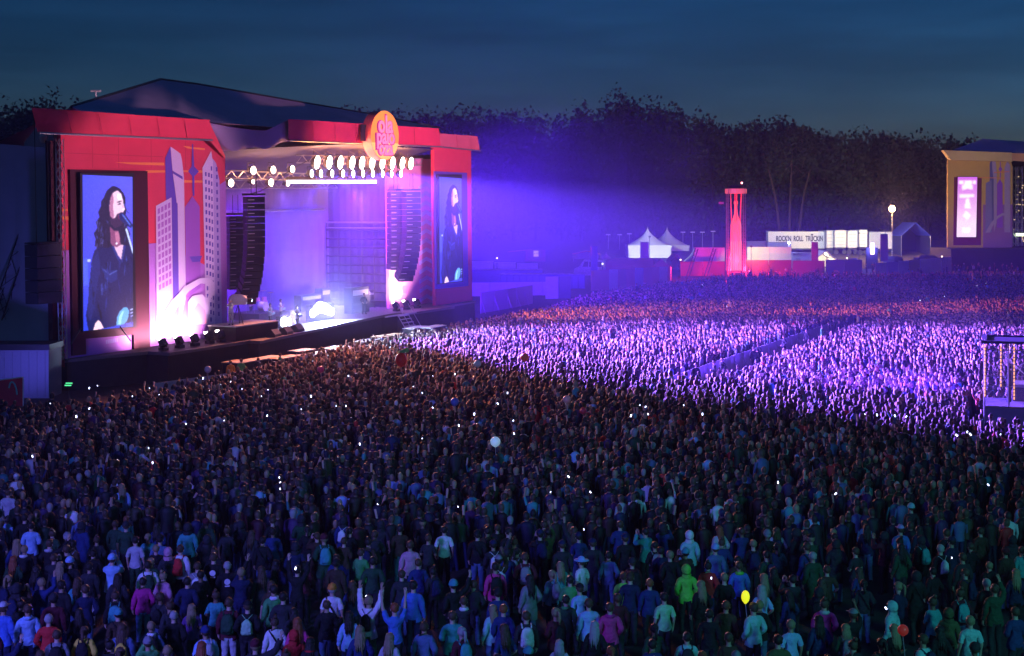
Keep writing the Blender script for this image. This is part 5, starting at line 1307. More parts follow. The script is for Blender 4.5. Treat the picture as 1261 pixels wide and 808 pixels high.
# ---- balloons and balls over the crowd
def ball(name, lab, cat, x, y, h, r, c, string=True, squash=1.0, est=.0, emc=None):
    X, Y = g_at(x, y, h); o = thing(name, lab, cat, (X, Y, h))
    mm = mat(name + '_' + '_'.join(str(int(v * 99)) for v in c), c, .35, vary=.05) if est == 0 else mat(name + '_glow_%d' % int(c[0] * 99), c, .35, emit=emc or c, est=est)
    rg = [((0, 0, -r * squash * 1.1), .02, .02)] + [((0, 0, r * squash * math.sin(t)), r * math.cos(t), r * math.cos(t)) for t in (-1.1, -.75, -.35, 0, .35, .75, 1.1, 1.4)]
    part('skin', MB().loft(rg, 14), mm, o, True)
    if string: part('string', MB().bar((0, 0, -r * squash * 1.1), (.05, 0, -h + 1.4), .008, 3), m_white, o)
    return o
sb_ = ball('balloon', 'big red strawberry balloon with green leaves over the crowd', 'balloon', 494, 443, 2.4, .36, (.8, .03, .02), True, 1.2)
part('leaf', MB().loft([((.1, 0, .45), .35, .3), ((.25, 0, .6), .25, .2), ((.35, 0, .72), .05, .05)], 7), cloth('cloth_green', PAL['green']), sb_, True)
ball('balloon', 'round orange balloon above the purple-lit crowd', 'balloon', 646, 440, 2.3, .27, (.9, .22, .06))
ball('balloon', 'pale greenish white balloon left of the orange one', 'balloon', 588, 448, 2.3, .22, (.6, .75, .6))
ball('balloon', 'large white balloon over the middle of the dark crowd', 'balloon', 610, 544, 2.2, .2, (.75, .85, .95), est=.3, emc=(.5, .8, 1))
ball('balloon', 'pink balloon at the near edge of the orange-lit crowd', 'balloon', 395, 455, 2.1, .2, (.85, .08, .2))
ball('balloon', 'pale balloon beside the left ledge floor lamps', 'balloon', 256, 455, 2.2, .2, (.7, .55, .65))
ball('balloon', 'bright yellow glowing leaf-shaped balloon', 'balloon', 918, 735, 2.0, .10, (.7, .7, .03), est=.9, emc=(.9, .9, .02), squash=1.5)
ball('balloon', 'small red balloon low at the right', 'balloon', 1112, 776, 2.0, .12, (.8, .05, .04), est=.12)
ball('balloon', 'peach round lamp balloon carried in the dark middle', 'balloon', 698, 492, 2.1, .2, (.9, .5, .4))
ball('balloon', 'red toy balloon right of the peach one', 'balloon', 718, 506, 2.0, .16, (.85, .05, .08))
ball('balloon', 'dim blue balloon between phones right of the red strawberry', 'balloon', 560, 495, 2.2, .2, (.1, .15, .5))
# ================================================================== BARRIERS, LANE, MIXING TOWER
m_pale = mat('pale_fence_cloth', (.55, .55, .55), .8, bump=.4, bscale=2, vary=.2)
m_cream = mat('cream_tent_cloth', (.78, .76, .68), .7, bump=.3, bscale=.8, vary=.1)
def barrier(lab, pts, h=1.15, group='crowd barriers', name='crowd_barrier', m=m_greyp, seg=2.4, posts=True):
    A = Vector(pts[0]); o = thing(name, lab, 'barrier' if 'barrier' in name else 'fence', A, 0, group)
    k_ = 0
    for p, q in zip(pts[:-1], pts[1:]):
        p, q = Vector(p), Vector(q); d = q - p; n = max(1, int(d.length / seg))
        me = MB().box((d.length / n / 2, 0, h / 2 + .03), (d.length / n * .97, .05, h)).bar((0, 0, 0), (0, 0, h + .05), .035).bar((0, -.6, .02), (0, 0, h * .7), .025).mesh('panel', None if isinstance(m, list) else m)
        for k in range(n):
            mm_ = me
            if isinstance(m, list):
                mm_ = tinted(me, m[(k_) % len(m)])
            c = part('panel', mm_, None, o); k_ += 1
            c.matrix_local = Matrix.Translation(p + d * (k / n) - A) @ Matrix.Rotation(math.atan2(d.y, d.x), 4, 'Z')
    return o
dl = Vector((B_[0] - A_[0], B_[1] - A_[1], 0)).normalized(); nl = Vector((-dl.y, dl.x, 0))
a3, b3 = Vector((A_[0], A_[1], 0)), Vector((B_[0], B_[1], 0))
barrier('near side barrier of the empty lane through the purple crowd', [a3 - nl * 1.5, b3 - nl * 1.5], 1.2)
barrier('far side barrier of the empty lane through the purple crowd', [a3 + nl * 1.5, b3 + nl * 1.5], 1.2)
for i, t in enumerate((.06, .1, .14, .3, .36, .5, .63, .72, .8, .84, .88, .93)):
    p = a3 + (b3 - a3) * t + nl * rnd.uniform(-.2, .8)
    g_ = i == 7
    person(['%s at the near end of the empty lane', 'second %s from the near end of the empty lane', 'third %s from the near end of the empty lane', '%s alone a third along the empty lane', '%s just past the third of the empty lane', '%s at the middle of the empty lane', '%s past the middle of the empty lane', '%s in the far half of the empty lane', '%s in the far part of the empty lane, left of three', '%s in the far part of the empty lane, middle of three', '%s in the far part of the empty lane, right of three', '%s at the far end of the empty lane'][i] % ('person in a green vest' if g_ else 'steward in dark clothes'),
           p, rnd.uniform(0, 6), ('down', 'folded', 'pockets')[i % 3], 'green' if g_ else 'black', 'jacket', 'black', 'brown', 'short', (), 0, 1.04, 'stewards in the lane')
pb = [MST @ Vector(q) for q in ((-2, -9.6, 0), (12, -10.2, 0), (26, -9.8, 0), (36, -8.4, 0), (50, -7.2, 0), (58, -7.0, 0))]
for q in pb: q.z = 0
barrier('front barrier between the pit and the crowd', [tuple(q) for q in pb], 1.2)

# mixing tower at the right edge
FR = -math.atan2(22.75, 66.5); FM = Matrix.Translation((22.75, 66.5, 0)) @ Matrix.Rotation(FR, 4, 'Z')
ft = thing('mixing_tower', 'glazed scaffold tower with glowing amber poles at the right edge', 'tower', (22.75, 66.5, 0), FR)
wd, dp, h0, h1 = 6.5, 3.6, 1.9, 4.95
part('base', MB().b2((0, 0, 0), (wd, dp, h0)), mat('blue_skirt', (.3, .28, .4), .8, bump=.4, bscale=2), ft)
part('roof', MB().b2((-.1, -.1, h1), (wd + .1, .12, h1 + .12)).b2((-.1, .12, h1), (.12, dp, h1 + .12)).b2((-.1, dp, h1), (wd + .1, dp + .15, h1 + .12)).b2((.12, .12, h1 + .02), (wd, dp, h1 + .05)), mat('tower_roof_sheet', (.12, .1, .2), .6), ft)
for i, (x, y) in enumerate(((0, 0), (1.1, 0), (2.2, 0), (3.3, 0), (4.4, 0), (5.4, 0), (wd, 0), (0, dp), (wd, dp), (3.2, dp))):
    part('pole', MB().bar((x, y, 0 if i in (0, 6) else h0), (x, y, h1), .045, 6), m_alu, ft)
m_amb = mat('amber_strip', (.3, .15, .05), emit=(1, .42, .12), est=1.6)
for x, z0 in ((.02, 2.4), (.75, 2.9), (1.35, 2.3), (2.0, 2.5), (2.5, 1.9), (3.6, 2.2), (4.6, 2.2)):
    s_ = MB(); z = z0
    while z < h1 - .1:
        s_.bar((x, -.08, z), (x, -.08, z + .12), .028, 4); z += .17
    part('light_strip', s_, m_amb, ft)
gm_ = bpy.data.materials.new('clear_film'); gm_.use_nodes = True; t = gm_.node_tree; t.nodes.clear()
tr_ = t.nodes.new('ShaderNodeBsdfTransparent'); tr_.inputs['Color'].default_value = (.85, .85, .95, 1); gl_ = t.nodes.new('ShaderNodeBsdfGlossy'); gl_.inputs['Roughness'].default_value = .15
df_ = t.nodes.new('ShaderNodeBsdfDiffuse'); df_.inputs['Color'].default_value = (.6, .6, .7, 1)
mx = t.nodes.new('ShaderNodeMixShader'); mx.inputs[0].default_value = .08; mx2 = t.nodes.new('ShaderNodeMixShader'); mx2.inputs[0].default_value = .13; oo = t.nodes.new('ShaderNodeOutputMaterial')
t.links.new(tr_.outputs[0], mx.inputs[1]); t.links.new(gl_.outputs[0], mx.inputs[2]); t.links.new(mx.outputs[0], mx2.inputs[1]); t.links.new(df_.outputs[0], mx2.inputs[2]); t.links.new(mx2.outputs[0], oo.inputs['Surface'])
for k in range(6): part('pane', MB().b2((k * wd / 6 + .02, -.02, h0 + .05), ((k + 1) * wd / 6 - .02, 0, h1 - .1)), gm_, ft)
part('back_brace', MB().bar((0, dp, h0), (3.2, dp, h1), .03).bar((3.2, dp, h0), (0, dp, h1), .03).bar((0, dp, h0 + 1.1), (wd, dp, h0 + 1.1), .03).bar((0, 0, h0 + 1.0), (wd, 0, h0 + 1.0), .025).bar((0, 0, h1 - .3), (wd, 0, h1 - .3), .03).bar((0, 0, h0), (wd, 0, h0), .05), m_alu, ft)
tb = thing('mixing_desk', 'mixing desk and gear inside the scaffold tower', 'desk', FM @ Vector((2.4, 2.9, h0)), FR); part('top', MB().box((0, 0, .85), (2.2, .9, .12), (.15, 0, 0)), m_greyp, tb); part('body', MB().box((0, 0, .4), (2.1, .8, .8)), m_black, tb)
lamp('POINT', 'tower_lamp', FM @ Vector((2.6, 2.2, 4.5)), 300, (.6, .3, .9), None, size=.2, parent=ft)
for lab, x, y, ps, tp in (('technician in dark clothes standing in the scaffold tower, near the front', 2.9, 1.3, 'pockets', 'black'), ('technician bent over gear inside the scaffold tower, left', 1.2, 2.2, 'folded', 'charcoal'), ('technician in red top at the right end of the scaffold tower', 4.2, 3, 'down', 'red')):
    w3 = FM @ Vector((x, y, h0)); person(lab, w3, facing(w3.x, w3.y), ps, tp, 'jacket', 'black', 'dark', 'short', (), 0, 1.06)

# ================================================================== LEFT OF THE STAGE
def P3(x, y, Y): return at(x, y, Y)

co = thing('container', 'grey-blue site container below the side platform left of the stage', 'container', at(5, 430, 84) * 1.0)
c0, c1 = at(-30, 431, 84), at(60, 427, 84); co.location = (c0.x, 84, 0)
Wc = c1.x - c0.x; Hc = c0.z
m_cont = mat('container_paint', (.2, .2, .26), .6)
part('body', MB().b2((0, 0, 0), (Wc, 2.4, Hc)), m_cont, co)
for k in range(9): part('rib', MB().box(((k + .5) * Wc / 9, -.03, Hc / 2), (.08, .06, Hc * .92)), m_cont, co)
part('rail', MB().b2((-.1, -.2, Hc), (Wc + .1, 2.5, Hc + .35)), m_black, co)
lt = thing('lattice_mast', 'slanting lattice mast leaning up beside the left stage wing', 'truss', at(-12, 440, 90)); 
a_, b_ = at(-2, 392, 90), at(60, 208, 90)
lt.location = a_; part('mast', MB().truss((0, 0, 0), b_ - a_, .75, .05, 1.0), m_black, lt)
part('stay', MB().bar((0, .5, -3), (2.2, .5, 6), .03).bar((1.6, .2, -3), b_ - a_ + Vector((.3, 0, 0)), .03), m_black, lt)
tpl = thing('tarpaulin_wall', 'grey tarpaulin wall behind the slanting mast at the far left', 'tarpaulin', at(30, 400, 93))
q = [at(30, 402, 93), at(66, 400, 93), at(66, 165, 93), at(50, 150, 93), at(30, 175, 93)]
tpl.location = q[0]; part('sheet', MB().prism([v - q[0] for v in q], (0, .1, 0)), m_tarp, tpl)
tp2 = solo('tarpaulin_wall', MB().prism([at(*v, 94) - at(-40, 440, 94) for v in ((-40, 440), (66, 440), (66, 372), (-40, 372))], (0, .1, 0)), m_tarp, 'lower grey tarpaulin skirt at the far left above the container', 'tarpaulin', at(-40, 440, 94))
tl = thing('marquee', 'dark teal cloth roof at the left edge behind the mast', 'tent', at(-40, 366, 96)); z_ = at(-40, 366, 96)
part('roof', MB().prism([at(*v, 96) - z_ for v in ((-40, 366), (40, 363), (42, 332), (18, 325), (-40, 345))], (0, 4, 0)), mat('teal_cloth', (.03, .2, .24), .8), tl)
rb_ = thing('advert_board', 'red board with white edge and green swirl at the left edge', 'board', at(-20, 492, 76)); z_ = at(-20, 500, 76); rb_.location = z_
part('panel', MB().prism([at(*v, 76) - z_ for v in ((-20, 500), (28, 500), (28.5, 465), (-20, 471))], (0, .08, 0)), mat('red_board', (.6, .04, .06), .6), rb_)
part('border', MB().path([at(*v, 75.95) - z_ for v in ((28.5, 500), (28.5, 464.5), (-20, 470.5))], .035, 4), m_white, rb_)
part('swirl_print', MB().path([at(*v, 75.95) - z_ for v in ((11, 478), (12.5, 472), (15, 470), (18, 473), (20, 479), (21, 486))], .05, 4), mat('green_print', (.2, .6, .5), .6), rb_)
gbar = thing('lamp_pair', 'two short bright green glowing bars before the stage corner', 'light', g_at(85, 472, 1.6) + (0,)); X_, Y_ = g_at(85, 472, 1.9); gbar.location = (X_, Y_, 0)
for k in range(2): part('glow_bar', MB().box((-.06 * k, 0, 1.9 - .12 * k), (.36, .05, .06)), mat('green_glow', (.1, .3, .1), emit=(.1, .9, .35), est=1.2), gbar)
part('pole', MB().bar((0, .03, 0), (0, .03, 1.9), .03), m_black, gbar)
flt = thing('side_floodlight', 'small pale floodlight hanging at the upper left corner of the stage', 'stage light', at(53, 170, 90)); part('housing', MB().loft([((0, 0, -.3), .15, .15), ((0, 0, .1), .28, .28), ((0, 0, .3), .1, .1)], 8), m_white, flt); part('bracket', MB().bar((0, 0, .3), (.4, 0, .7), .04), m_black, flt)
mst_ = thing('weather_mast', 'thin pale antenna rising above the left of the stage roof', 'antenna', at(118, 128, 96)); part('pole', MB().bar((0, 0, -8), (0, 0, .9), .05), m_alu, mst_); part('head', MB().bar((-.35, 0, .9), (.35, 0, .9), .07), m_white, mst_)
# behind the stage, right side: long pale container row, cabins, fences
def gat(x, Y): return Vector(((x - CX) / F * Y, Y, gz(Y)))
def hgt(y, Y): return CAMZ + (HY - y) / F * Y - gz(Y)
for i, (x0, x1, yt, lab) in enumerate(((560, 608, 322, 'pale container at the left of the row beside the right screen'), (608.5, 636, 323.5, 'pale container in the middle of the row right of the stage'), (636.5, 663, 325, 'pale container at the right of the row right of the stage'))):
    Y = 252; p = gat(x0, Y); o = thing('container', lab, 'container', p, 0, 'pale containers right of the stage')
    wd_ = gat(x1, Y).x - p.x; H = hgt(yt, Y)
    part('body', MB().b2((0, 0, 0), (wd_ - .1, 2.4, H)), m_white, o)
    for k in range(int(wd_ / .8)): part('rib', MB().box((.4 + .8 * k, -.04, H / 2), (.1, .08, H * .9)), m_white, o)
m_cab = mat('blue_cabin', (.1, .12, .4), .6, vary=.1)
cw = MB().b2((-.52, -.5, 0), (.52, .5, 2.2)); cdm = MB().b2((-.38, -.54, .1), (.38, -.51, 2.0)); crf = MB().loft([((0, 0, 2.2), .62, .62), ((0, 0, 2.42), .35, .35)], 8)
cwm, cdm, crf = cw.mesh('body', m_cab), cdm.mesh('door', mat('cabin_door', (.15, .18, .5), .6)), crf.mesh('roof', m_greyp)
for i in range(30):
    x = 583 + i * 5.1 if i < 17 else 620 + (i - 17) * 8.0; Y = 232 if i < 17 else 214
    row = 'rear' if i < 17 else 'front'; k = i if i < 17 else i - 17
    o = thing('portable_toilet', 'dark blue portable cabin in the %s row right of the stage' % row, 'portable toilet', gat(x, Y), 0, 'portable cabins in the %s row' % row)
    part('body', cwm, None, o); part('door', cdm, None, o); part('roof', crf, None, o)
barrier('low pale fence before the blue cabins, right of the right screen', [gat(570, 192), gat(700, 196)], 1.9, 'site fences', 'fence', m_pale, 3.4)
barrier('curved rising fence between the pit and the cabins', [gat(592, 158), gat(625, 166), gat(656, 176)], 2.4, 'site fences', 'fence', mat('violet_fence_cloth', (.35, .2, .4), .8, bump=.3), 3.0)
barrier('fence panels with pale posters below the van', [gat(672, 186), gat(703, 188)], 3.0, 'site fences', 'fence', [m_pale, mat('dark_fence_cloth', (.12, .14, .2), .8), m_pale], 1.7)
fl_ = [mat('pink_banner', (.6, .2, .3), .8), mat('pink_banner', (.6, .2, .3), .8), m_pale, mat('rose_banner', (.5, .25, .35), .8), mat('pink_banner', (.6, .2, .3), .8), mat('lilac_banner', (.4, .35, .6), .8)]
barrier('long fence hung with pink and pale banners below the orange tent', [gat(728, 206), gat(822, 222)], 3.1, 'site fences', 'fence', fl_, 2.2)
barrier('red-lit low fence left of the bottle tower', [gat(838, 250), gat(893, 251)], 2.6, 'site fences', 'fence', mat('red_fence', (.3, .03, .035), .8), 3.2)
barrier('white cloth fence lit bright left of the bottle tower', [gat(855, 256), gat(893, 256)], 4.6, 'site fences', 'fence', m_cream, 3.2)
barrier('white cloth fence lit bright right of the bottle tower', [gat(920, 256), gat(975, 256)], 4.7, 'site fences', 'fence', m_cream, 3.6)
barrier('red banner fence right of the bottle tower', [gat(918, 250), gat(975, 250)], 2.9, 'site fences', 'fence', mat('red_fence', (.3, .03, .035), .8), 3.2)
barrier('dull rose fence in the middle of the far side', [gat(976, 249), gat(1016, 249)], 2.9, 'site fences', 'fence', [mat('rose_fence', (.3, .1, .15), .8), mat('dull_fence', (.2, .15, .2), .8)], 3.2)
barrier('teal banner fence below the small lit tent', [gat(1017, 248), gat(1062, 248)], 3.2, 'site fences', 'fence', [mat('teal_banner', (.08, .3, .3), .8), mat('dark_teal_banner', (.06, .2, .22), .8)], 3.2)
barrier('pale and yellow banner fence before the second stage', [gat(1078, 243), gat(1172, 256)], 3.0, 'site fences', 'fence', [m_pale, mat('lilac_banner', (.4, .35, .6), .8), m_pale, mat('yellow_banner', (.5, .45, .12), .8), m_pale, m_pale], 2.9)

# tents
def pagoda(lab, x0, x1, ytop, yeave, yb, Y, m, group=None, walls=True):
    p = gat((x0 + x1) / 2, Y); w = (x1 - x0) / F * Y / 2; zt = hgt(ytop, Y); ze = hgt(yeave, Y); zb = max(0, hgt(yb, Y))
    o = thing('pagoda_tent', lab, 'tent', p, 0, group)
    mb = MB(); n = 8; seg = 16
    for j_ in range(n + 1):
        t_ = j_ / n; r = w * ((1 - t_) ** 1.9) * .98 + .02; z = ze + (zt - ze) * t_
        for k in range(seg):
            a = 2 * math.pi * (k + .5) / seg; c_, s_ = math.cos(a), math.sin(a); q = max(abs(c_), abs(s_))
            f = (1 / q) * (1 - t_) + 1.0 * t_
            mb.v.append((r * c_ * f, r * s_ * f, z))
    mb.f = [(j_ * seg + k, j_ * seg + (k + 1) % seg, (j_ + 1) * seg + (k + 1) % seg, (j_ + 1) * seg + k) for j_ in range(n) for k in range(seg)]
    part('roof', mb, m, o, True)
    if walls:
        part('wall', MB().b2((-w * .97, -w * .97, zb), (w * .97, -w * .95, ze)), m, o); part('wall', MB().b2((-w * .97, -w * .95, 0), (-w * .95, w * .97, ze)), m, o); part('wall', MB().b2((w * .95, -w * .95, 0), (w * .97, w * .97, ze)), m, o)
        part('valance', MB().b2((-w, -w * 1.0, ze - .5), (w, -w * .98, ze + .05)), m, o)
    for s in (-1, 1): part('pole', MB().bar((s * w * .98, -w * .98, 0), (s * w * .98, -w * .98, ze), .08), m_alu, o)
    return o
pagoda('left of two white pagoda tents with tall concave peaks', 771, 824, 279, 302, 318, 283, m_cream, 'white peaked tents')
pagoda('right of two white pagoda tents with tall concave peaks', 797, 846, 279, 302, 318, 297, m_cream, 'white peaked tents')
pagoda('small pale tent with low peak beside the van', 735, 758, 310, 321, 330, 262, m_pale)
pagoda('grey tent right of the peaked pair behind the slanting mast', 842, 866, 304, 322, 330, 268, m_pale)
def gable(lab, x0, x1, yr, ye, yb, Y, L_, m, mw, over=0, name='tent'):
    p = gat(x0, Y); w = (x1 - x0) / F * Y; zr = hgt(yr, Y); ze = hgt(ye, Y)
    o = thing(name, lab, 'tent', p)
    part('roof', MB().prism([(0, 0, ze), (w / 2, 0, zr), (w, 0, ze), (w, 0, ze - .12), (w / 2, 0, zr - .12), (0, 0, ze - .12)], (0, L_, 0)), m, o)
    part('wall', MB().prism([(.1, L_ - .1, 0), (w - .1, L_ - .1, 0), (w - .1, L_ - .1, ze), (w / 2, L_ - .1, zr - .15), (.1, L_ - .1, ze)], (0, .05, 0)), mw, o)
    for x in (.05, w - .1): part('wall', MB().b2((x, .05, 0), (x + .05, L_, ze - .1)), mw, o)
    part('pole', MB().bar((0, 0, 0), (0, 0, ze), .06), m_alu, o); part('pole', MB().bar((w, 0, 0), (w, 0, ze), .06), m_alu, o)
    return o, p, w, zr, ze
m_otent = mat('orange_tent_cloth', (.8, .22, .14), .6, bump=.3, bscale=.6)
o_, p_, w_, zr_, ze_ = gable('orange-red round-ended tent with a smiling mark on its gable', 803, 826, 319, 328, 340, 240, 9, m_otent, m_otent)
part('roof', MB().prism([(-8, .6, ze_ - .2), (-7.6, 1, ze_ + .9), (-6, 2.2, zr_), (.4, 2.2, zr_ - .05), (.4, .6, ze_ - .2)], (0, 5, 0)), m_otent, o_)
part('wall', MB().b2((-8, .7, 0), (.2, .8, ze_ - .2)), mat('orange_tent_wall', (.7, .25, .2), .7, bump=.4, bscale=1), o_)
part('gable_front', MB().prism([(0, -.02, 0), (w_, -.02, 0), (w_, -.02, ze_), (w_ / 2, -.02, zr_ - .1), (0, -.02, ze_)], (0, .04, 0)), m_otent, o_)
part('smile_print', MB().path([(w_ / 2 - .7, -.08, ze_ - .3), (w_ / 2 - .4, -.08, ze_ - .75), (w_ / 2, -.08, ze_ - .9), (w_ / 2 + .4, -.08, ze_ - .75), (w_ / 2 + .7, -.08, ze_ - .3)], .1, 4), m_white, o_)
gable('red tent with open gable behind the orange one', 826, 842, 313, 322, 340, 255, 8, mat('dark_red_cloth', (.4, .06, .05), .7), m_otent)
gable('small lit white gable tent with people inside', 1005, 1030, 309, 318, 328, 258, 8, m_cream, m_cream)
lamp('POINT', 'tent_lamp', gat(1017, 262) + Vector((0, 0, 2.8)), E_SITE * .5, (1, .85, .5), None, size=.3)
k_ = gable('kiosk with a flat orange roof left of the peaked tents', 706, 740, 309, 313, 325, 275, 5, m_otent, m_pale, name='kiosk')
blt = gable('blue-lit pale roof of a shed beside the second stage', 1110, 1146, 274, 290, 305, 285, 10, mat('blue_shed_cloth', (.04, .07, .55), .7), mat('dark_shed_wall', (.01, .015, .08), .8), name='shed')  # blue light on the pale roof is put into the cloth colour
lamp('SPOT', 'shed_lamp', gat(1118, 270) + Vector((-3, 0, 3)), E_SITE * .8, (.1, .2, 1), gat(1128, 285) + Vector((0, 0, 6.5)), 90, .5)
rc = thing('red_caravan', 'small red booth with bright windows behind the pale containers', 'booth', gat(647, 275)); H = hgt(308, 275)
part('body', MB().b2((0, 0, 0), (4.0, 2.4, H)), mat('red_booth', (.5, .08, .12), .6), rc)
for k in range(2): part('window', MB().b2((1.6, -.05, H - 1.3 - k * .0 + k * .62), (2.6, -.01, H - .75 + k * .62)), mat('booth_window', (.5, .4, .4), emit=(.8, .45, .8), est=.7), rc)
part('awning', MB().prism([(-3.4, -.6, H - .4), (1.4, -.6, H + .0), (1.4, 1.6, H + .05), (-3.4, 1.6, H - .35)], (0, 0, .08)), mat('red_booth', (.5, .08, .12), .6), rc)

# van beside the fence
vp = gat(707, 247); vn = thing('van', 'pale delivery van with side windows parked behind the banner fence', 'van', vp, 0)
Lv, Hv = 43 / F * 247, hgt(320, 247)
part('body', MB().prism([(0, 0, .5), (Lv, 0, .5), (Lv, 0, Hv - .15), (Lv - .2, 0, Hv), (1.9, 0, Hv), (1.0, 0, Hv * .62), (.1, 0, Hv * .5)], (0, 2.0, 0)), m_white, vn)
for k, (x0, x1) in enumerate(((1.75, 2.5), (2.65, 3.7), (3.85, 4.9))): part('window', MB().prism([(x0 - (.3 if k == 0 else 0), -.02, Hv * .62), (x1, -.02, Hv * .62), (x1, -.02, Hv * .9), (x0 + .1, -.02, Hv * .9)], (0, .03, 0)), m_black, vn)
for x in (1.0, Lv - 1.0):
    wq = part('wheel', MB().bar((x, -.05, .38), (x, .2, .38), .38, 14), m_black, vn); part('rim', MB().bar((x, -.08, .38), (x, -.04, .38), .2, 10), m_greyp, wq)
part('headlight', MB().box((.12, .3, Hv * .42), (.05, .3, .2)), m_white, vn); part('bumper', MB().box((0, 1, .55), (.2, 2, .25)), m_black, vn)

# white trailers with lettering
def trailer(lab, x0, x1, yt, yb, Y, txt=None, rear=False):
    p = gat(x0, Y); zt = hgt(yt, Y); wd_ = (x1 - x0) / F * Y
    o = thing('truck_trailer', lab, 'trailer', p, 0, 'white truck trailers before the wood'); zb = max(.9, zt - 3.6)
    part('body', MB().b2((0, 0, zb), (wd_, 2.5 if not rear else 8, zt)), m_white, o)
    part('chassis', MB().b2((.1, .3, zb - .35), (wd_ - .1, 2.2, zb)), m_black, o)
    for x in ((.7, wd_ - 2.4, wd_ - 1.2) if not rear else (.35, wd_ - .35)): part('wheel', MB().bar((x, .1, .5), (x, .5, .5), .5, 12), m_black, o)
    part('trim', MB().b2((-.03, -.05, zt - .12), (wd_ + .03, 0, zt + .03)), m_greyp, o)
    if txt:
        me = text_mesh(txt, 1.5, .02); me.materials.clear(); me.materials.append(m_black)
        t_ = bpy.data.objects.new('lettering', me); COL.objects.link(t_); t_.parent = o
        xs = [v.co.x for v in me.vertices]; sc = wd_ * .82 / (max(xs) - min(xs))
        t_.matrix_local = Matrix.Translation((wd_ * .55, -.06, (zt * .56 + zb * .44))) @ Matrix.Rotation(math.pi / 2, 4, 'X') @ Matrix.Diagonal((sc, 1.05, 1, 1))
    if rear:
        for k in range(2): part('door', MB().b2((wd_ * (.04 + .48 * k), -.06, zb + .05), (wd_ * (.48 + .48 * k), -.01, zt - .2)), m_cream, o)
        for k in range(4): part('bar', MB().b2((wd_ * .1, -.1, zb + .5 + k * .75), (wd_ * .9, -.07, zb + .6 + k * .75)), m_greyp, o)
    return o
trailer('long white trailer lettered ROCK N ROLL TRUCKIN', 946, 1016, 285, 303, 292, "ROCK'N  ROLL  TRUCKIN")
trailer('narrow white trailer end right of the lettered one', 1018, 1026, 284, 303, 290, None, True)
trailer('white trailer seen from behind, left one of three', 1028, 1042, 283.5, 303, 289, None, True)
trailer('shaded white trailer seen from behind, middle one of three', 1044, 1056, 284, 303, 289, None, True)
trailer('white trailer seen from behind, right one of three', 1058, 1068, 283, 303, 288, None, True)
trailer('white cabin at the right end of the trailer row', 1070, 1098, 285.5, 303, 292, None, False)
for i, (x0, x1, yt, yb, Y, lab, mm) in enumerate(((920, 946, 298, 312, 272, 'grey cabin left of the blue-lit container', m_greyp), (945, 974, 299, 312, 270, 'container lit blue beside a lamp on a pole', m_pale), (976, 1004, 312, 325, 262, 'low beige cabin left of the small lit tent', m_pale))):
    p = gat(x0, Y); o = thing('site_cabin', lab, 'cabin', p); part('body', MB().b2((0, 0, 0), ((x1 - x0) / F * Y, 2.4, hgt(yt, Y))), mm, o); part('roof', MB().b2((-.1, -.1, hgt(yt, Y)), ((x1 - x0) / F * Y + .1, 2.5, hgt(yt, Y) + .12)), m_greyp, o)
    part('door', MB().b2((.6, -.04, .1), (1.5, -.01, 2.1)), m_greyp, o)
def pole_lamp(lab, x, yt, Y, col, est, en, r=.22, name='lamp_post'):
    p = gat(x, Y); h = hgt(yt, Y); o = thing(name, lab, 'lamp post', p)
    part('pole', MB().bar((0, 0, 0), (0, 0, h - r * .8), (.09, .05), 6), m_alu, o)
    part('lamp_head', MB().loft([((0, 0, h - r), r * .4, r * .4), ((0, 0, h - r * .6), r * .9, r * .9), ((0, 0, h), r, r), ((0, 0, h + r * .6), r * .8, r * .8), ((0, 0, h + r), r * .3, r * .3)], 10), mat('lamp_%s_%d' % ('_'.join(str(int(c * 9)) for c in col), est), (.1, .1, .1), emit=col, est=est), o)
    lamp('POINT', 'lamp_light', p + Vector((0, -r * 1.6, h)), en, col, None, size=.4, parent=o)
    return o
pole_lamp('tall post with a dazzling orange floodlight above the trailers', 1098.5, 257, 276, (1, .5, .18), 120, E_LAMP, .6)
pole_lamp('pole with a small blue-white lamp beside the blue-lit container', 971.5, 299, 262, (.35, .4, 1), 25, E_SITE * .5, .22)
bv = thing('video_totem', 'glowing blue-violet oblong lamp right of the trailers', 'lamp', gat(1074, 262)); hb = hgt(305, 262)
part('post', MB().box((0, .3, hb / 2), (2.2, .5, hb)), m_black, bv); part('glow_panel', MB().loft([((0, -.2, hb - 1.3), .3, .1), ((0, -.2, hb - .9), .42, .12), ((0, -.2, hb + .4), .42, .12), ((0, -.2, hb + .9), .3, .1)], 10), mat('violet_glow', (.1, .1, .1), emit=(.55, .35, 1), est=9), bv)
lamp('POINT', 'violet_light', gat(1074, 262) + Vector((0, -2, hb)), E_SITE * .8, (.15, .15, 1), None, size=.5, parent=bv)
# work lights that light the trailers and the white tents
for i, (x, Y, z, en, col, tx, tY, tz, lab) in enumerate(((1000, 272, 5.5, 1.6, (.9, 1, .75), 1000, 292, 6, 'work light on a stand lighting the lettered trailer'), (1058, 270, 6, 2.2, (.95, 1, .75), 1055, 290, 6, 'work light on a stand lighting the trailer doors'), (800, 262, 6, 5, (.85, .95, .8), 808, 284, 6, 'work light on a stand before the peaked tents'), (925, 248, 5.5, .9, (1, 1, .6), 935, 256, 3, 'work light above the white cloth fence'), (1090, 275, 6, 1.2, (1, .9, .6), 1085, 292, 6, 'work light before the cabin at the right end of the trailers'))):
    p = gat(x, Y); o = thing('work_light', lab, 'work light', p)
    part('mast', MB().bar((0, 0, 0), (0, 0, z), .05), m_black, o); part('head', MB().box((0, 0, z + .1), (.4, .2, .25)), m_black, o)
    lamp('SPOT', 'work_beam', p + Vector((0, .3, z)), E_SITE * en, col, gat(tx, tY) + Vector((0, 0, tz - 3)), 110, .8, .2, parent=o)
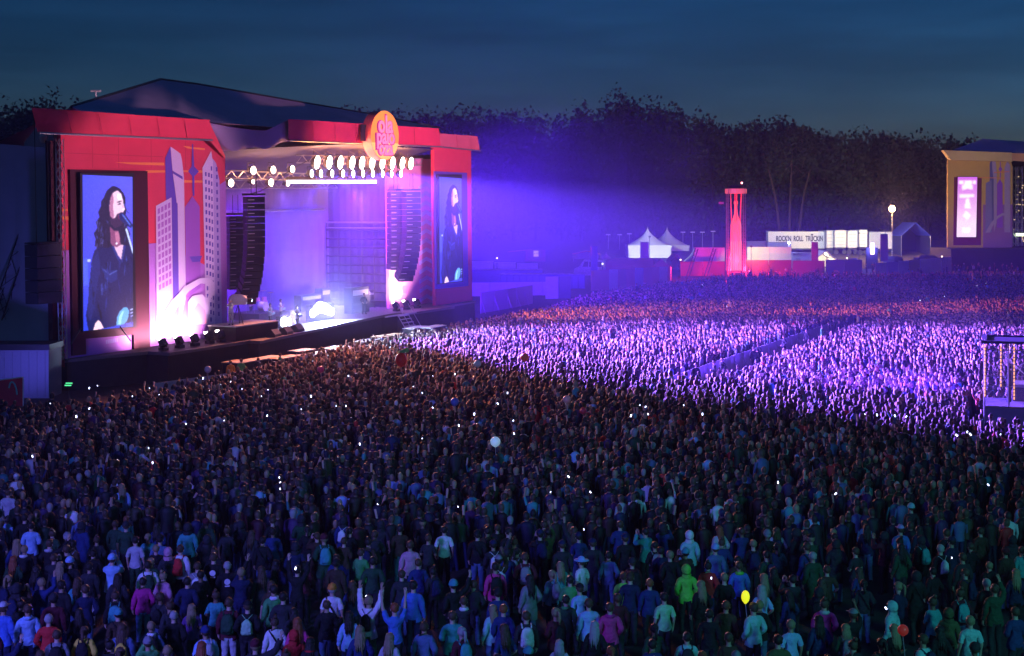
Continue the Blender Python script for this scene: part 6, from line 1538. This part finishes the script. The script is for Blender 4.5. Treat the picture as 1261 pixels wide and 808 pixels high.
# flags, flag poles, small masts
def flag(lab, x, yt, yb, w, Y, m, blackpole=True):
    p = gat(x, Y); zt, zb = hgt(yt, Y), hgt(yb, Y); o = thing('banner_flag', lab, 'banner', p)
    part('pole', MB().bar((-w / 2 - .05, 0, 0), (-w / 2 - .05, 0, zt + .2), .05), m_alu, o)
    part('cloth', MB().grid((-w / 2, 0, zb), (w / 2, 0, zb), (w / 2, 0, zt), (-w / 2, 0, zt), 4, 8, lambda u, v: (0, .12 * math.sin(v * 5 + u * 3), 0)), m, o, True)
    return o
flag('tall blue banner before the left peaked tent', 794, 298, 327, 1.5, 252, mat('blue_banner', (.12, .15, .5), .8))
flag('dark blue pillar banner beside the van', 732, 303, 336, 1.1, 236, mat('navy_banner', (.05, .06, .4), .8))
f1 = flag('pink banner with pale marks beside the small lit tent', 1003.5, 298, 324, 1.2, 254, mat('rose_flag', (.5, .12, .25), .8))
f2 = flag('blue-grey banner right of the trailers', 1089, 288, 322, 1.4, 258, mat('grey_blue_flag', (.2, .25, .45), .8))
for i, (x, yt) in enumerate(((749, 289), (763, 289), (775, 288), (841, 286), (853, 286), (865, 286), (878, 285))):
    p = gat(x, 300); h = hgt(yt, 300); o = thing('slim_mast', ['leftmost slim pale mast behind the peaked tents', 'second slim pale mast left of the peaked tents', 'slim pale mast just left of the peaked tents', 'slim pale mast just right of the peaked tents', 'second slim pale mast right of the peaked tents', 'third slim pale mast right of the peaked tents', 'slim pale mast nearest the bottle tower'][i], 'mast', p, 0, 'slim masts before the wood')
    part('pole', MB().bar((0, 0, 0), (0, 0, h), .07), m_greyp, o); part('head', MB().bar((-.5, 0, h), (.5, 0, h), .12), m_white, o)
for x, lab in ((846, 'slanting dark lattice strut left, before the grey tents'), (868, 'slanting dark lattice strut right, before the grey tents')):
    a_, b_ = gat(x, 246), at(x + 12, 306, 246); o = thing('lattice_strut', lab, 'truss', a_); part('strut', MB().truss((0, 0, 0), b_ - a_, .5, .05, .8), m_black, o)

# ================================================================== RED BOTTLE TOWER
bt = thing('bottle_tower', 'tall red-lit tower holding a glowing bottle shape', 'tower', (39.4, 243, 0))
zt = hgt(232, 243)
m_bot = mat('bottle_glow', (.6, .1, .12), .5, emit=(1, .06, .045), est=1.8, vary=.3); m_redg = mat('red_glow', (.4, .02, .02), .5, emit=(1, .02, .04), est=1.3)
z0 = 1.7; Hb = hgt(248, 243) - z0
rg = [((0, 0, z0 + Hb * t_), r, r) for t_, r in ((0, .84), (.02, .9), (.3, .88), (.5, .92), (.66, .9), (.71, .8), (.76, .5), (.82, .29), (.9, .24), (.96, .24), (.965, .34), (1.0, .34))]
part('bottle', MB().loft(rg, 20), m_bot, bt, True)
for k in range(14):
    a = 2 * math.pi * k / 14
    part('rib', MB().bar((0.93 * math.cos(a), 0.93 * math.sin(a), z0), (0.93 * math.cos(a), 0.93 * math.sin(a), z0 + Hb * .42), .05, 4), mat('bottle_rib', (.5, .1, .1), .5, emit=(1, .3, .25), est=.9), bt)
for k in range(4):
    a = math.pi / 4 + k * math.pi / 2; x, y = 1.9 * math.cos(a), 1.9 * math.sin(a)
    part('post', MB().truss((x, y, 0), (x, y, zt), .3, .03, .5), m_alu, bt)
part('crown_ring', MB().loft([((0, 0, zt - .9), 1.9, 1.9), ((0, 0, zt - .1), 1.9, 1.9)], 18), mat('pale_red_ring', (.7, .3, .3), .5, emit=(1, .12, .15), est=.8), bt)
part('roof', MB().loft([((0, 0, zt), 1.4, 1.4), ((0, 0, zt + .5), 1.3, 1.3), ((0, 0, zt + .55), .4, .4)], 14), m_black, bt)
for k in range(4):
    a = k * math.pi / 2; part('light_tube', MB().bar((.75 * math.cos(a), .75 * math.sin(a), z0 + Hb * .72), (.95 * math.cos(a), .95 * math.sin(a), zt - .9), .09, 5), m_redg, bt)
part('plinth', MB().box((0, 0, .8), (3.4, 3.4, 1.6)), m_black, bt)
part('crown_lamp', MB().loft([((.9, -.9, zt + .75), .1, .1), ((.9, -.9, zt + .95), .2, .2), ((.9, -.9, zt + 1.1), .1, .1)], 8), mat('red_lamp', (.3, .1, .1), emit=(1, .3, .35), est=6), bt)
for k, (x, y) in enumerate(((-2.4, -2.4), (2.4, -2.4), (0, -3))):
    lamp('POINT', 'red_light', (39.4 + x, 243 + y, 1.6 if k < 2 else 3.5), E_RED, (1, .02, .05), None, size=.3, parent=bt)
lamp('SPOT', 'red_light', (39.4, 240.8, .9), E_RED * 2, (1, .03, .05), (39.4, 243, 14), 60, .6, .3, parent=bt)
msk = thing('slim_mast', 'very thin pale mast close left of the bottle tower', 'mast', gat(895, 246)); part('pole', MB().bar((0, 0, 0), (0, 0, hgt(250, 246)), .05), m_greyp, msk); part('head', MB().box((-1.0, 0, hgt(250, 246)), (.9, .3, .4)), m_greyp, msk)

# ================================================================== SECOND STAGE
Y2 = 262.0; s0 = gat(1165, Y2)
s2 = thing('second_stage', 'far festival stage with yellow skyline print wall and dark peaked roof', 'stage', s0)
m_yel = mat('yellow_print_fabric', (.6, .42, .1), .8, bump=.2, bscale=.6); m_yelf = mat('yellow_fascia_fabric', (.6, .5, .18), .8, bump=.3, bscale=.5)
def q2(x, y, d=0): return at(x, y, Y2 + d) - s0
part('wall', MB().prism([q2(1167, 305), q2(1246.5, 305), q2(1247, 205), q2(1244, 196), q2(1167, 196)], (0, .5, 0)), m_yel, s2)
part('lower_field', MB().poly([q2(1210.5, 305, -.02), q2(1246.6, 305, -.02), q2(1246.8, 252, -.02), q2(1210.5, 252, -.02)]), mat('dull_violet_print', (.3, .16, .35), .8), s2)
part('fascia', MB().prism([q2(1162, 185, -1.6), q2(1246, 188, -1.6), q2(1247, 199, -1.2), q2(1171, 197, -1.2)], (0, 1.7, 0)), m_yelf, s2)
m_lg = mat('grey_lilac_print', (.4, .34, .45), .8)
tx = lambda x, y: (1209.5 + (x - 183) * .385, 187 + (y - 160) * .415)
def pr2(n, pts, lay, m): part(n, MB().poly([q2(*tx(*v), -.03 * lay) for v in zp(pts)]), m, s2)
pr2('tower_side', [(78, 100), (97, 60), (103, 150), (115, 250), (115, 610), (97, 640), (80, 640)], 2, mat('blue_grey_print', (.13, .13, .3), .8))
pr2('tower_face', [(97, 60), (132, 85), (137, 110), (143, 170), (143, 600), (118, 690), (115, 250), (103, 150)], 3, m_lg)
pr2('block_face', [(42, 270), (97, 240), (97, 690), (38, 695)], 4, mat('slate_print', (.22, .22, .4), .8))
pr2('needle', [(174, 50), (177, 50), (180, 130), (196, 148), (183, 162), (179, 235), (173, 235), (172, 164), (158, 148), (171, 130)], 2, m_violet)
pr2('pointed_tower', [(145, 275), (172, 235), (197, 272), (197, 650), (145, 650)], 2, m_violet)
pr2('slab_face', [(215, 135), (240, 75), (268, 120), (268, 690), (213, 690)], 3, m_lg)
for i in range(8):
    outer = [(40, 692), (62, 650), (90, 608), (138, 556), (190, 527), (224, 524), (243, 543), (240, 580), (215, 625)]; inner = [(208, 615), (226, 575), (222, 548), (195, 545), (152, 573), (122, 612), (98, 650), (78, 692)]
ringm = MB()
for i in range(8): ringm.poly([q2(*tx(*v), -.15) for v in zp([outer[i], outer[i + 1], inner[max(0, 7 - i - 1)], inner[7 - i]])])
part('arch', ringm, m_lg, s2)
for q in ([(1190, 218), (1238, 219), (1238, 219.8), (1190, 219)], [(1224, 212), (1243, 211), (1243, 212), (1224, 213)]): part('streak', MB().poly([q2(*v, -.2) for v in q]), m_streak, s2)
part('roof', MB().add([q2(1170, 186, 0), q2(1210, 171, 8), q2(1225, 172.5, 8), q2(1290, 190, 0), q2(1400, 215, 3), q2(1290, 176, 12), q2(1175, 190, 20), q2(1400, 215, 20)], [(0, 3, 2, 1), (3, 4, 5, 2), (1, 2, 5, 6), (5, 4, 7, 6)]), m_roof, s2)
part('screen_recess', MB().prism([q2(1175, 218, -.1), q2(1209, 219, -.1), q2(1208, 302, -.1), q2(1174, 302, -.1)], (0, .05, 0)), mat('plum_housing', (.2, .02, .1), .7), s2)
part('deck', MB().b2((0, -3, -2), (q2(1247, 300).x + 22, 10, q2(1200, 306).z)), m_skirt, s2)
part('side_drape', MB().prism([(.3, .6, 0), (.5, .6, 0), (3.4, 10, 0), (3.2, 10, 0)], (0, 0, q2(1165, 198).z)), mat('indigo_drape', (.015, .015, .05), .8), s2)
part('scaffold', MB().truss(q2(1249, 303, 1.5), q2(1249, 205, 1.5), .8, .07, 1.2).truss(q2(1256, 303, 3), q2(1256, 205, 3), .8, .07, 1.2).truss(q2(1270, 303, 3), q2(1270, 205, 3), .8, .07, 1.2), m_alu, s2)
bits = MB()
for k in range(46): bits.box(q2(rnd.uniform(1248, 1275), rnd.uniform(212, 300), 2.4), (.25, .1, .16))
part('small_lamps', bits, mat('warm_specks', (.1, .1, .1), emit=(1, .7, .35), est=.9), s2, kind='stuff')
part('back_drape', MB().b2((q2(1247, 300).x + .1, 11, 0), (q2(1247, 300).x + 26, 11.2, q2(1200, 196).z)), m_black, s2)
W2 = [([(.0, .0), (1, 0), (1, .12), (0, .12)], (205, 130, 230))]
lay2 = []
for k in range(10): lay2.append(([(.06 + k * .088, .055), (.06 + k * .088 + .078, .055), (.06 + k * .088 + .078, .115), (.06 + k * .088, .115)], (255, 245, 255)))
lay2 += [([(.2, .13), (.5, .12), (.78, .13), (.78, .21), (.5, .2), (.24, .22)], (255, 240, 255)), ([(.1, .285), (.85, .285), (.88, .34), (.12, .345)], (255, 240, 255)),
         ([(.45, .36), (.6, .36), (.7, .53), (.36, .53)], (255, 248, 255)), ([(.45, .56), (.72, .64), (.5, .72), (.3, .64)], (255, 248, 255)), ([(.26, .84), (.72, .84), (.66, .93), (.32, .93)], (255, 250, 255))]
bg2 = lambda u, v: np.stack([205 + 40 * np.clip(v * 1.4, 0, 1) + 0 * u, 100 + 115 * np.clip(v * 1.3, 0, 1) + 0 * u, 225 + 18 * v + 0 * u], -1)
img2 = lin(np.clip(soften(raster(26, 80, lay2, bg2), 2), 0, 255))
sc2 = thing('video_screen', 'narrow pink-white glowing screen on the second stage', 'video screen', s0)
m_led2 = mat('led_pixels_bright', attr='col', emit=(1, 1, 1), est=1.3, light=True)
part('picture', led_mesh('picture', img2, q2(1178, 292, -.5), q2(1202, 292, -.5), q2(1203.5, 218, -.5), q2(1179.5, 218, -.5), m_led2), None, sc2)
part('casing', MB().prism([q2(1178, 292.5, -.46), q2(1203, 292.5, -.46), q2(1204, 217.5, -.46), q2(1179, 217.5, -.46)], (0, .3, 0)), m_black, sc2)
part('flood', MB().box(q2(1256, 289, .5), (1.4, .3, .5)), mat('green_white_glow', (.1, .1, .1), emit=(.8, 1, .6), est=5), s2)

for i, (x, y, Y, c, lab) in enumerate(((612, 318, 250, (1, .9, .8), 'tiny white lamp above the pale containers'), (742, 325, 246, (1, .95, .9), 'tiny white lamp on the roof of the van'), (838, 320, 238, (1, .8, .6), 'tiny lamp beside the gable of the orange tent'),
        (869, 306, 262, (.8, 1, .8), 'tiny greenish lamp above the grey tents'), (1012, 285, 300, (.6, 1, .8), 'tiny green-white lamp on the trailer roof'), (1043, 318, 254, (1, .8, .5), 'tiny warm lamp at the end of the lit tent'), (1160, 316, 250, (1, .8, .6), 'tiny warm lamp on the last fence panel'), (1086, 300, 262, (.5, .5, 1), 'tiny blue lamp right of the violet lamp'))):
    p = gat(x, Y); h = hgt(y, Y); o = thing('site_lamp', lab, 'lamp', p, 0, 'tiny lamps along the far fences')
    part('pole', MB().bar((0, 0, 0), (0, 0, h), .04), m_black, o); part('bulb', MB().loft([((0, 0, h - .1), .08, .08), ((0, 0, h), .16, .16), ((0, 0, h + .12), .06, .06)], 8), mat('tiny_lamp_%d' % i, (.1, .1, .1), emit=c, est=5), o)
for i, (x, Y, w_, h_, c, lab) in enumerate(((690, 240, 2.2, 1.2, (.2, .2, .3), 'stack of grey crates behind the front cabins'), (872, 262, 3, 1.6, (.3, .3, .3), 'pale generator box behind the white cloth fence'), (1050, 262, 2.6, 2.0, (.06, .06, .07), 'dark equipment cart left of the violet lamp'), (1100, 262, 4, 2.4, (.05, .05, .06), 'black covered load under the orange floodlight'), (1140, 266, 5, 2.2, (.05, .04, .08), 'dark covered stack before the blue shed'))):
    p = gat(x, Y); o = thing('equipment_load', lab, 'equipment', p)
    part('base', MB().box((0, 0, .3), (w_, 1.6, .6)), m_black, o); part('cover', MB().loft([((0, 0, .6), w_ * .5, .9), ((0, 0, h_ * .8), w_ * .46, .8), ((.1, 0, h_), w_ * .3, .5)], 8), mat('load_%d' % i, c, .8, bump=.6, bscale=2), o)
# ================================================================== LAMP BEAMS (some belong to a lamp built above, others are added without one)
def bl_parent(nm, i): return [o for o in bpy.data.objects if o.name.split('.')[0] == nm and o.type == 'EMPTY'][i]
# the blinders throw warm light over the whole crowd
for i, (tx, ty) in enumerate(((-12, 88), (0, 80), (18, 72), (45, 95), (60, 130))):
    q = S((401, 429, 455, 480, 503)[i], 200, -1.2)
    lamp('SPOT', 'blinder_beam', sw(*q), E_WARM * (3.2, 1.5, .4, .45, .7)[i], (1, .27, .10), (tx, ty, 0), (66, 72, 90, 90, 90)[i], 1, .5, parent=bl_parent('blinder_light', i * 2))
# the moving heads paint the purple field: bearings (degrees from due right) and reach, near and far fan
FAN = ((-5, 62, 14), (-16, 62, 18), (-28, 60, 20), (-41, 58, 22), (-55, 55, 21), (-10, 32, 26), (-32, 32, 30), (-60, 34, 30), (-14, 15, 42), (-58, 18, 46))
PE = (2.7, 2.7, 2.7, 3.4, 3.6, 1.5, 1.8, 2.0, .7, 1.0)
for i, (az, dist, an) in enumerate(FAN):
    q = sw(*S((386.5, 398, 411.5, 425, 437.5, 449.5, 461.5, 473.5, 484.5, 496)[9 - i], 214, -1.2)); a = math.radians(az)
    o_ = Vector((-9, 117, 0))
    lamp('SPOT', 'purple_beam', q, E_PURP * PE[i], (.22, .095, 1.0), (o_.x + dist * math.cos(a), o_.y + dist * math.sin(a), 1.6), an, .5, .3, parent=bl_parent('spotlight', 9 - i))
q = S(440, 205, -1.5)
lamp('SPOT', 'violet_fill', sw(*q), E_AMB, (.38, .12, 1), (14, 62, 0), 130, .9, .6, parent=tr)  # added wide fill for the crowd's violet tone, no fixture built
lamp('SPOT', 'red_flood', sw(*S(505, 205, -1.2)), E_REDF, (1, .2, .1), (48, 145, 1), 19, .8, .4, parent=tr)
lamp('SPOT', 'red_flood', sw(*S(505, 205, -1.2)), E_REDF * .35, (1, .25, .1), (10, 137, 1), 36, .7, .4, parent=tr)
lamp('SPOT', 'tower_blue', FM @ Vector((1, 4.4, 5.3)), E_TOWER, (.12, .03, 1), (8, 114, 0), 74, 1, .5, parent=ft)  # added blue fill for the crowd's near sides, no lamp on the tower
lamp('SPOT', 'side_beam', at(22, 474, 79), E_SIDE, (.14, .12, 1), at(38, 300, 93), 120, 1, .3)
# white-blue blast and colour washes on the back cloth
lamp('SPOT', 'strobe_light', sw(gp[0], .2, 3.0), E_STROBE, (.5, .68, 1), sw(gp[0] - 8, -20, -3), 170, .6, .6, parent=gl)
lamp('SPOT', 'strobe_light', sw(on_deck(352, -.5)[0], -.8, 2.8), E_STROBE * .35, (.75, .8, 1), sw(on_deck(352, -.5)[0], -20, -3), 170, .6, .4, parent=gl2)
for i, (s_, b_, h_, ts, tb, th, col, e, an) in enumerate((
    (16, 2.5, 12.8, 14, 9.6, 8, (.42, .02, .95), 1.1, 80), (23, 2.5, 12.8, 23, 9.6, 8, (.36, .02, 1), 1.2, 80), (30, 2.5, 12.8, 29, 9.6, 5, (.07, .03, 1), 1.4, 80), (34, 3, 12.8, 39, 7, 6, (.12, .02, 1), 1.3, 80),
    (34, 5.5, 2.6, 38, 9.6, 8, (.05, .08, 1), .5, 90), (18, 4.5, 2.6, 18, 9.6, 9, (.5, .04, .8), .5, 90),
    (14, 5, 3, 13, 9.6, 10, (1, .45, .4), .35, 90), (34, 2, 12.5, 39, 3, 9, (.6, .06, .9), .8, 100), (24, 1.5, 12.6, 24, 2, 2, (.3, .15, 1), .7, 90), (34, 1, 12.6, 34, 2, 2, (.1, .12, 1), .7, 90))):
    lamp('SPOT', 'wash_beam', sw(s_, b_, h_), E_WASH * e, col, sw(ts, tb, th), an, .7, .4, parent=tr3)
lamp('SPOT', 'key_beam', sw(27, -1.2, 15.2), 4500, (.85, .9, 1), sw(on_deck(348, 1)[0], 1, 2.5), 42, .6, .3, parent=tr)
# narrow visible shafts below the light bars
for x, tx_, tb_, e in ((391, 378, 6, 1.0), (403, 396, 8, .5), (499, 455, 7, 1.3), (430, 415, 8, .35)):
    q = S(x, 223, .4); r = S(tx_, 300, tb_)
    lamp('SPOT', 'shaft_beam', sw(*q), E_SHAFT * e, (.4, .5, 1), sw(r[0], tb_, 3), 5, .3, .08, parent=tr)
# haze glow right of the stage: blue backlight thrown outwards
for i, (s_, b_, h_, tgt, e) in enumerate(((51.2, 6, 9, (12, 200, 34), 1.0), (51.2, 2, 6, (8, 190, 20), .5), (51.2, 10, 10, (12, 230, 34), .6))):
    o = thing('side_light', ('blue lamp on the stage end wall, middle', 'blue lamp low on the stage end wall', 'blue lamp at the rear of the stage end wall')[i], 'stage light', (s_, b_, h_), 0, 'blue lamps on the end wall of the stage', True)
    part('housing', MB().box((0, 0, 0), (.5, .5, .5)), m_black, o); part('lens', MB().bar((.26, 0, 0), (.3, 0, 0), .2, 10), mat('blue_lens', (.1, .1, .1), emit=(.3, .3, 1), est=10), o); part('yoke', MB().bar((-.4, 0, .4), (0, 0, .3), .05), m_black, o)
    lamp('SPOT', 'blue_beam', sw(s_ + .5, b_, h_), E_HAZEB * e, (.10, .012, 1), tgt, 105, 1.0, .5, parent=o)
for i, x in enumerate((401, 429, 455, 480, 503)):
    lamp('POINT', 'blinder_glow', sw(*S(x, 201, -.6)), E_GLOW, (1, .36, .1), None, size=.35, parent=bl_parent('blinder_light', i * 2))
# soft red-pink wash on the facade from spots added at the mixing tower
lamp('SPOT', 'facade_beam', (23.5, 67, 5.3), E_FACADE, (1, .5, .7), (-25, 94, 12), 22, .6, .6, parent=ft)
lamp('SPOT', 'facade_beam', (24.5, 67, 5.3), E_FACADE * 2.4, (1, .42, .6), (-7, 126, 18), 22, .6, .6, parent=ft)
lamp('SPOT', 'facade_beam', FM @ Vector((3, 0, 5.3)), E_FACADE * 1.6, (1, .4, .55), (-12, 110, 17.6), 10, .8, .6, parent=ft)
# added unseen fill lights behind the camera, lifting the near crowd
lamp('SPOT', 'blue_fill', (-22, 4, 16), E_FILL * 1.5, (.14, .14, 1), (-13, 34, 0), 64, 1, 3)
lamp('SPOT', 'teal_fill', (24, 4, 16), E_FILL * .55, (.07, .55, .6), (12, 32, 0), 56, 1, 3)
# second stage
lamp('SPOT', 'pink_light', s0 + q2(1191, 250, -1), E_SITE * 5, (1, .05, .35), Vector((86, 246, 0)), 110, 1, 1.0, parent=sc2)
lamp('SPOT', 'yellow_wall_light', s0 + q2(1215, 235, -30), E_SITE * 3, (1, .85, .5), s0 + q2(1208, 235), 60, .9, 1)

for x, y in ((315, 210), (339.5, 209.5), (363, 208.5), (287.5, 225.5), (336.5, 225)):
    lamp('POINT', 'par_glow', sw(*S(x, y, 1.5)), E_GLOW * .15, (1, .42, .2), None, size=.3, parent=tr2)
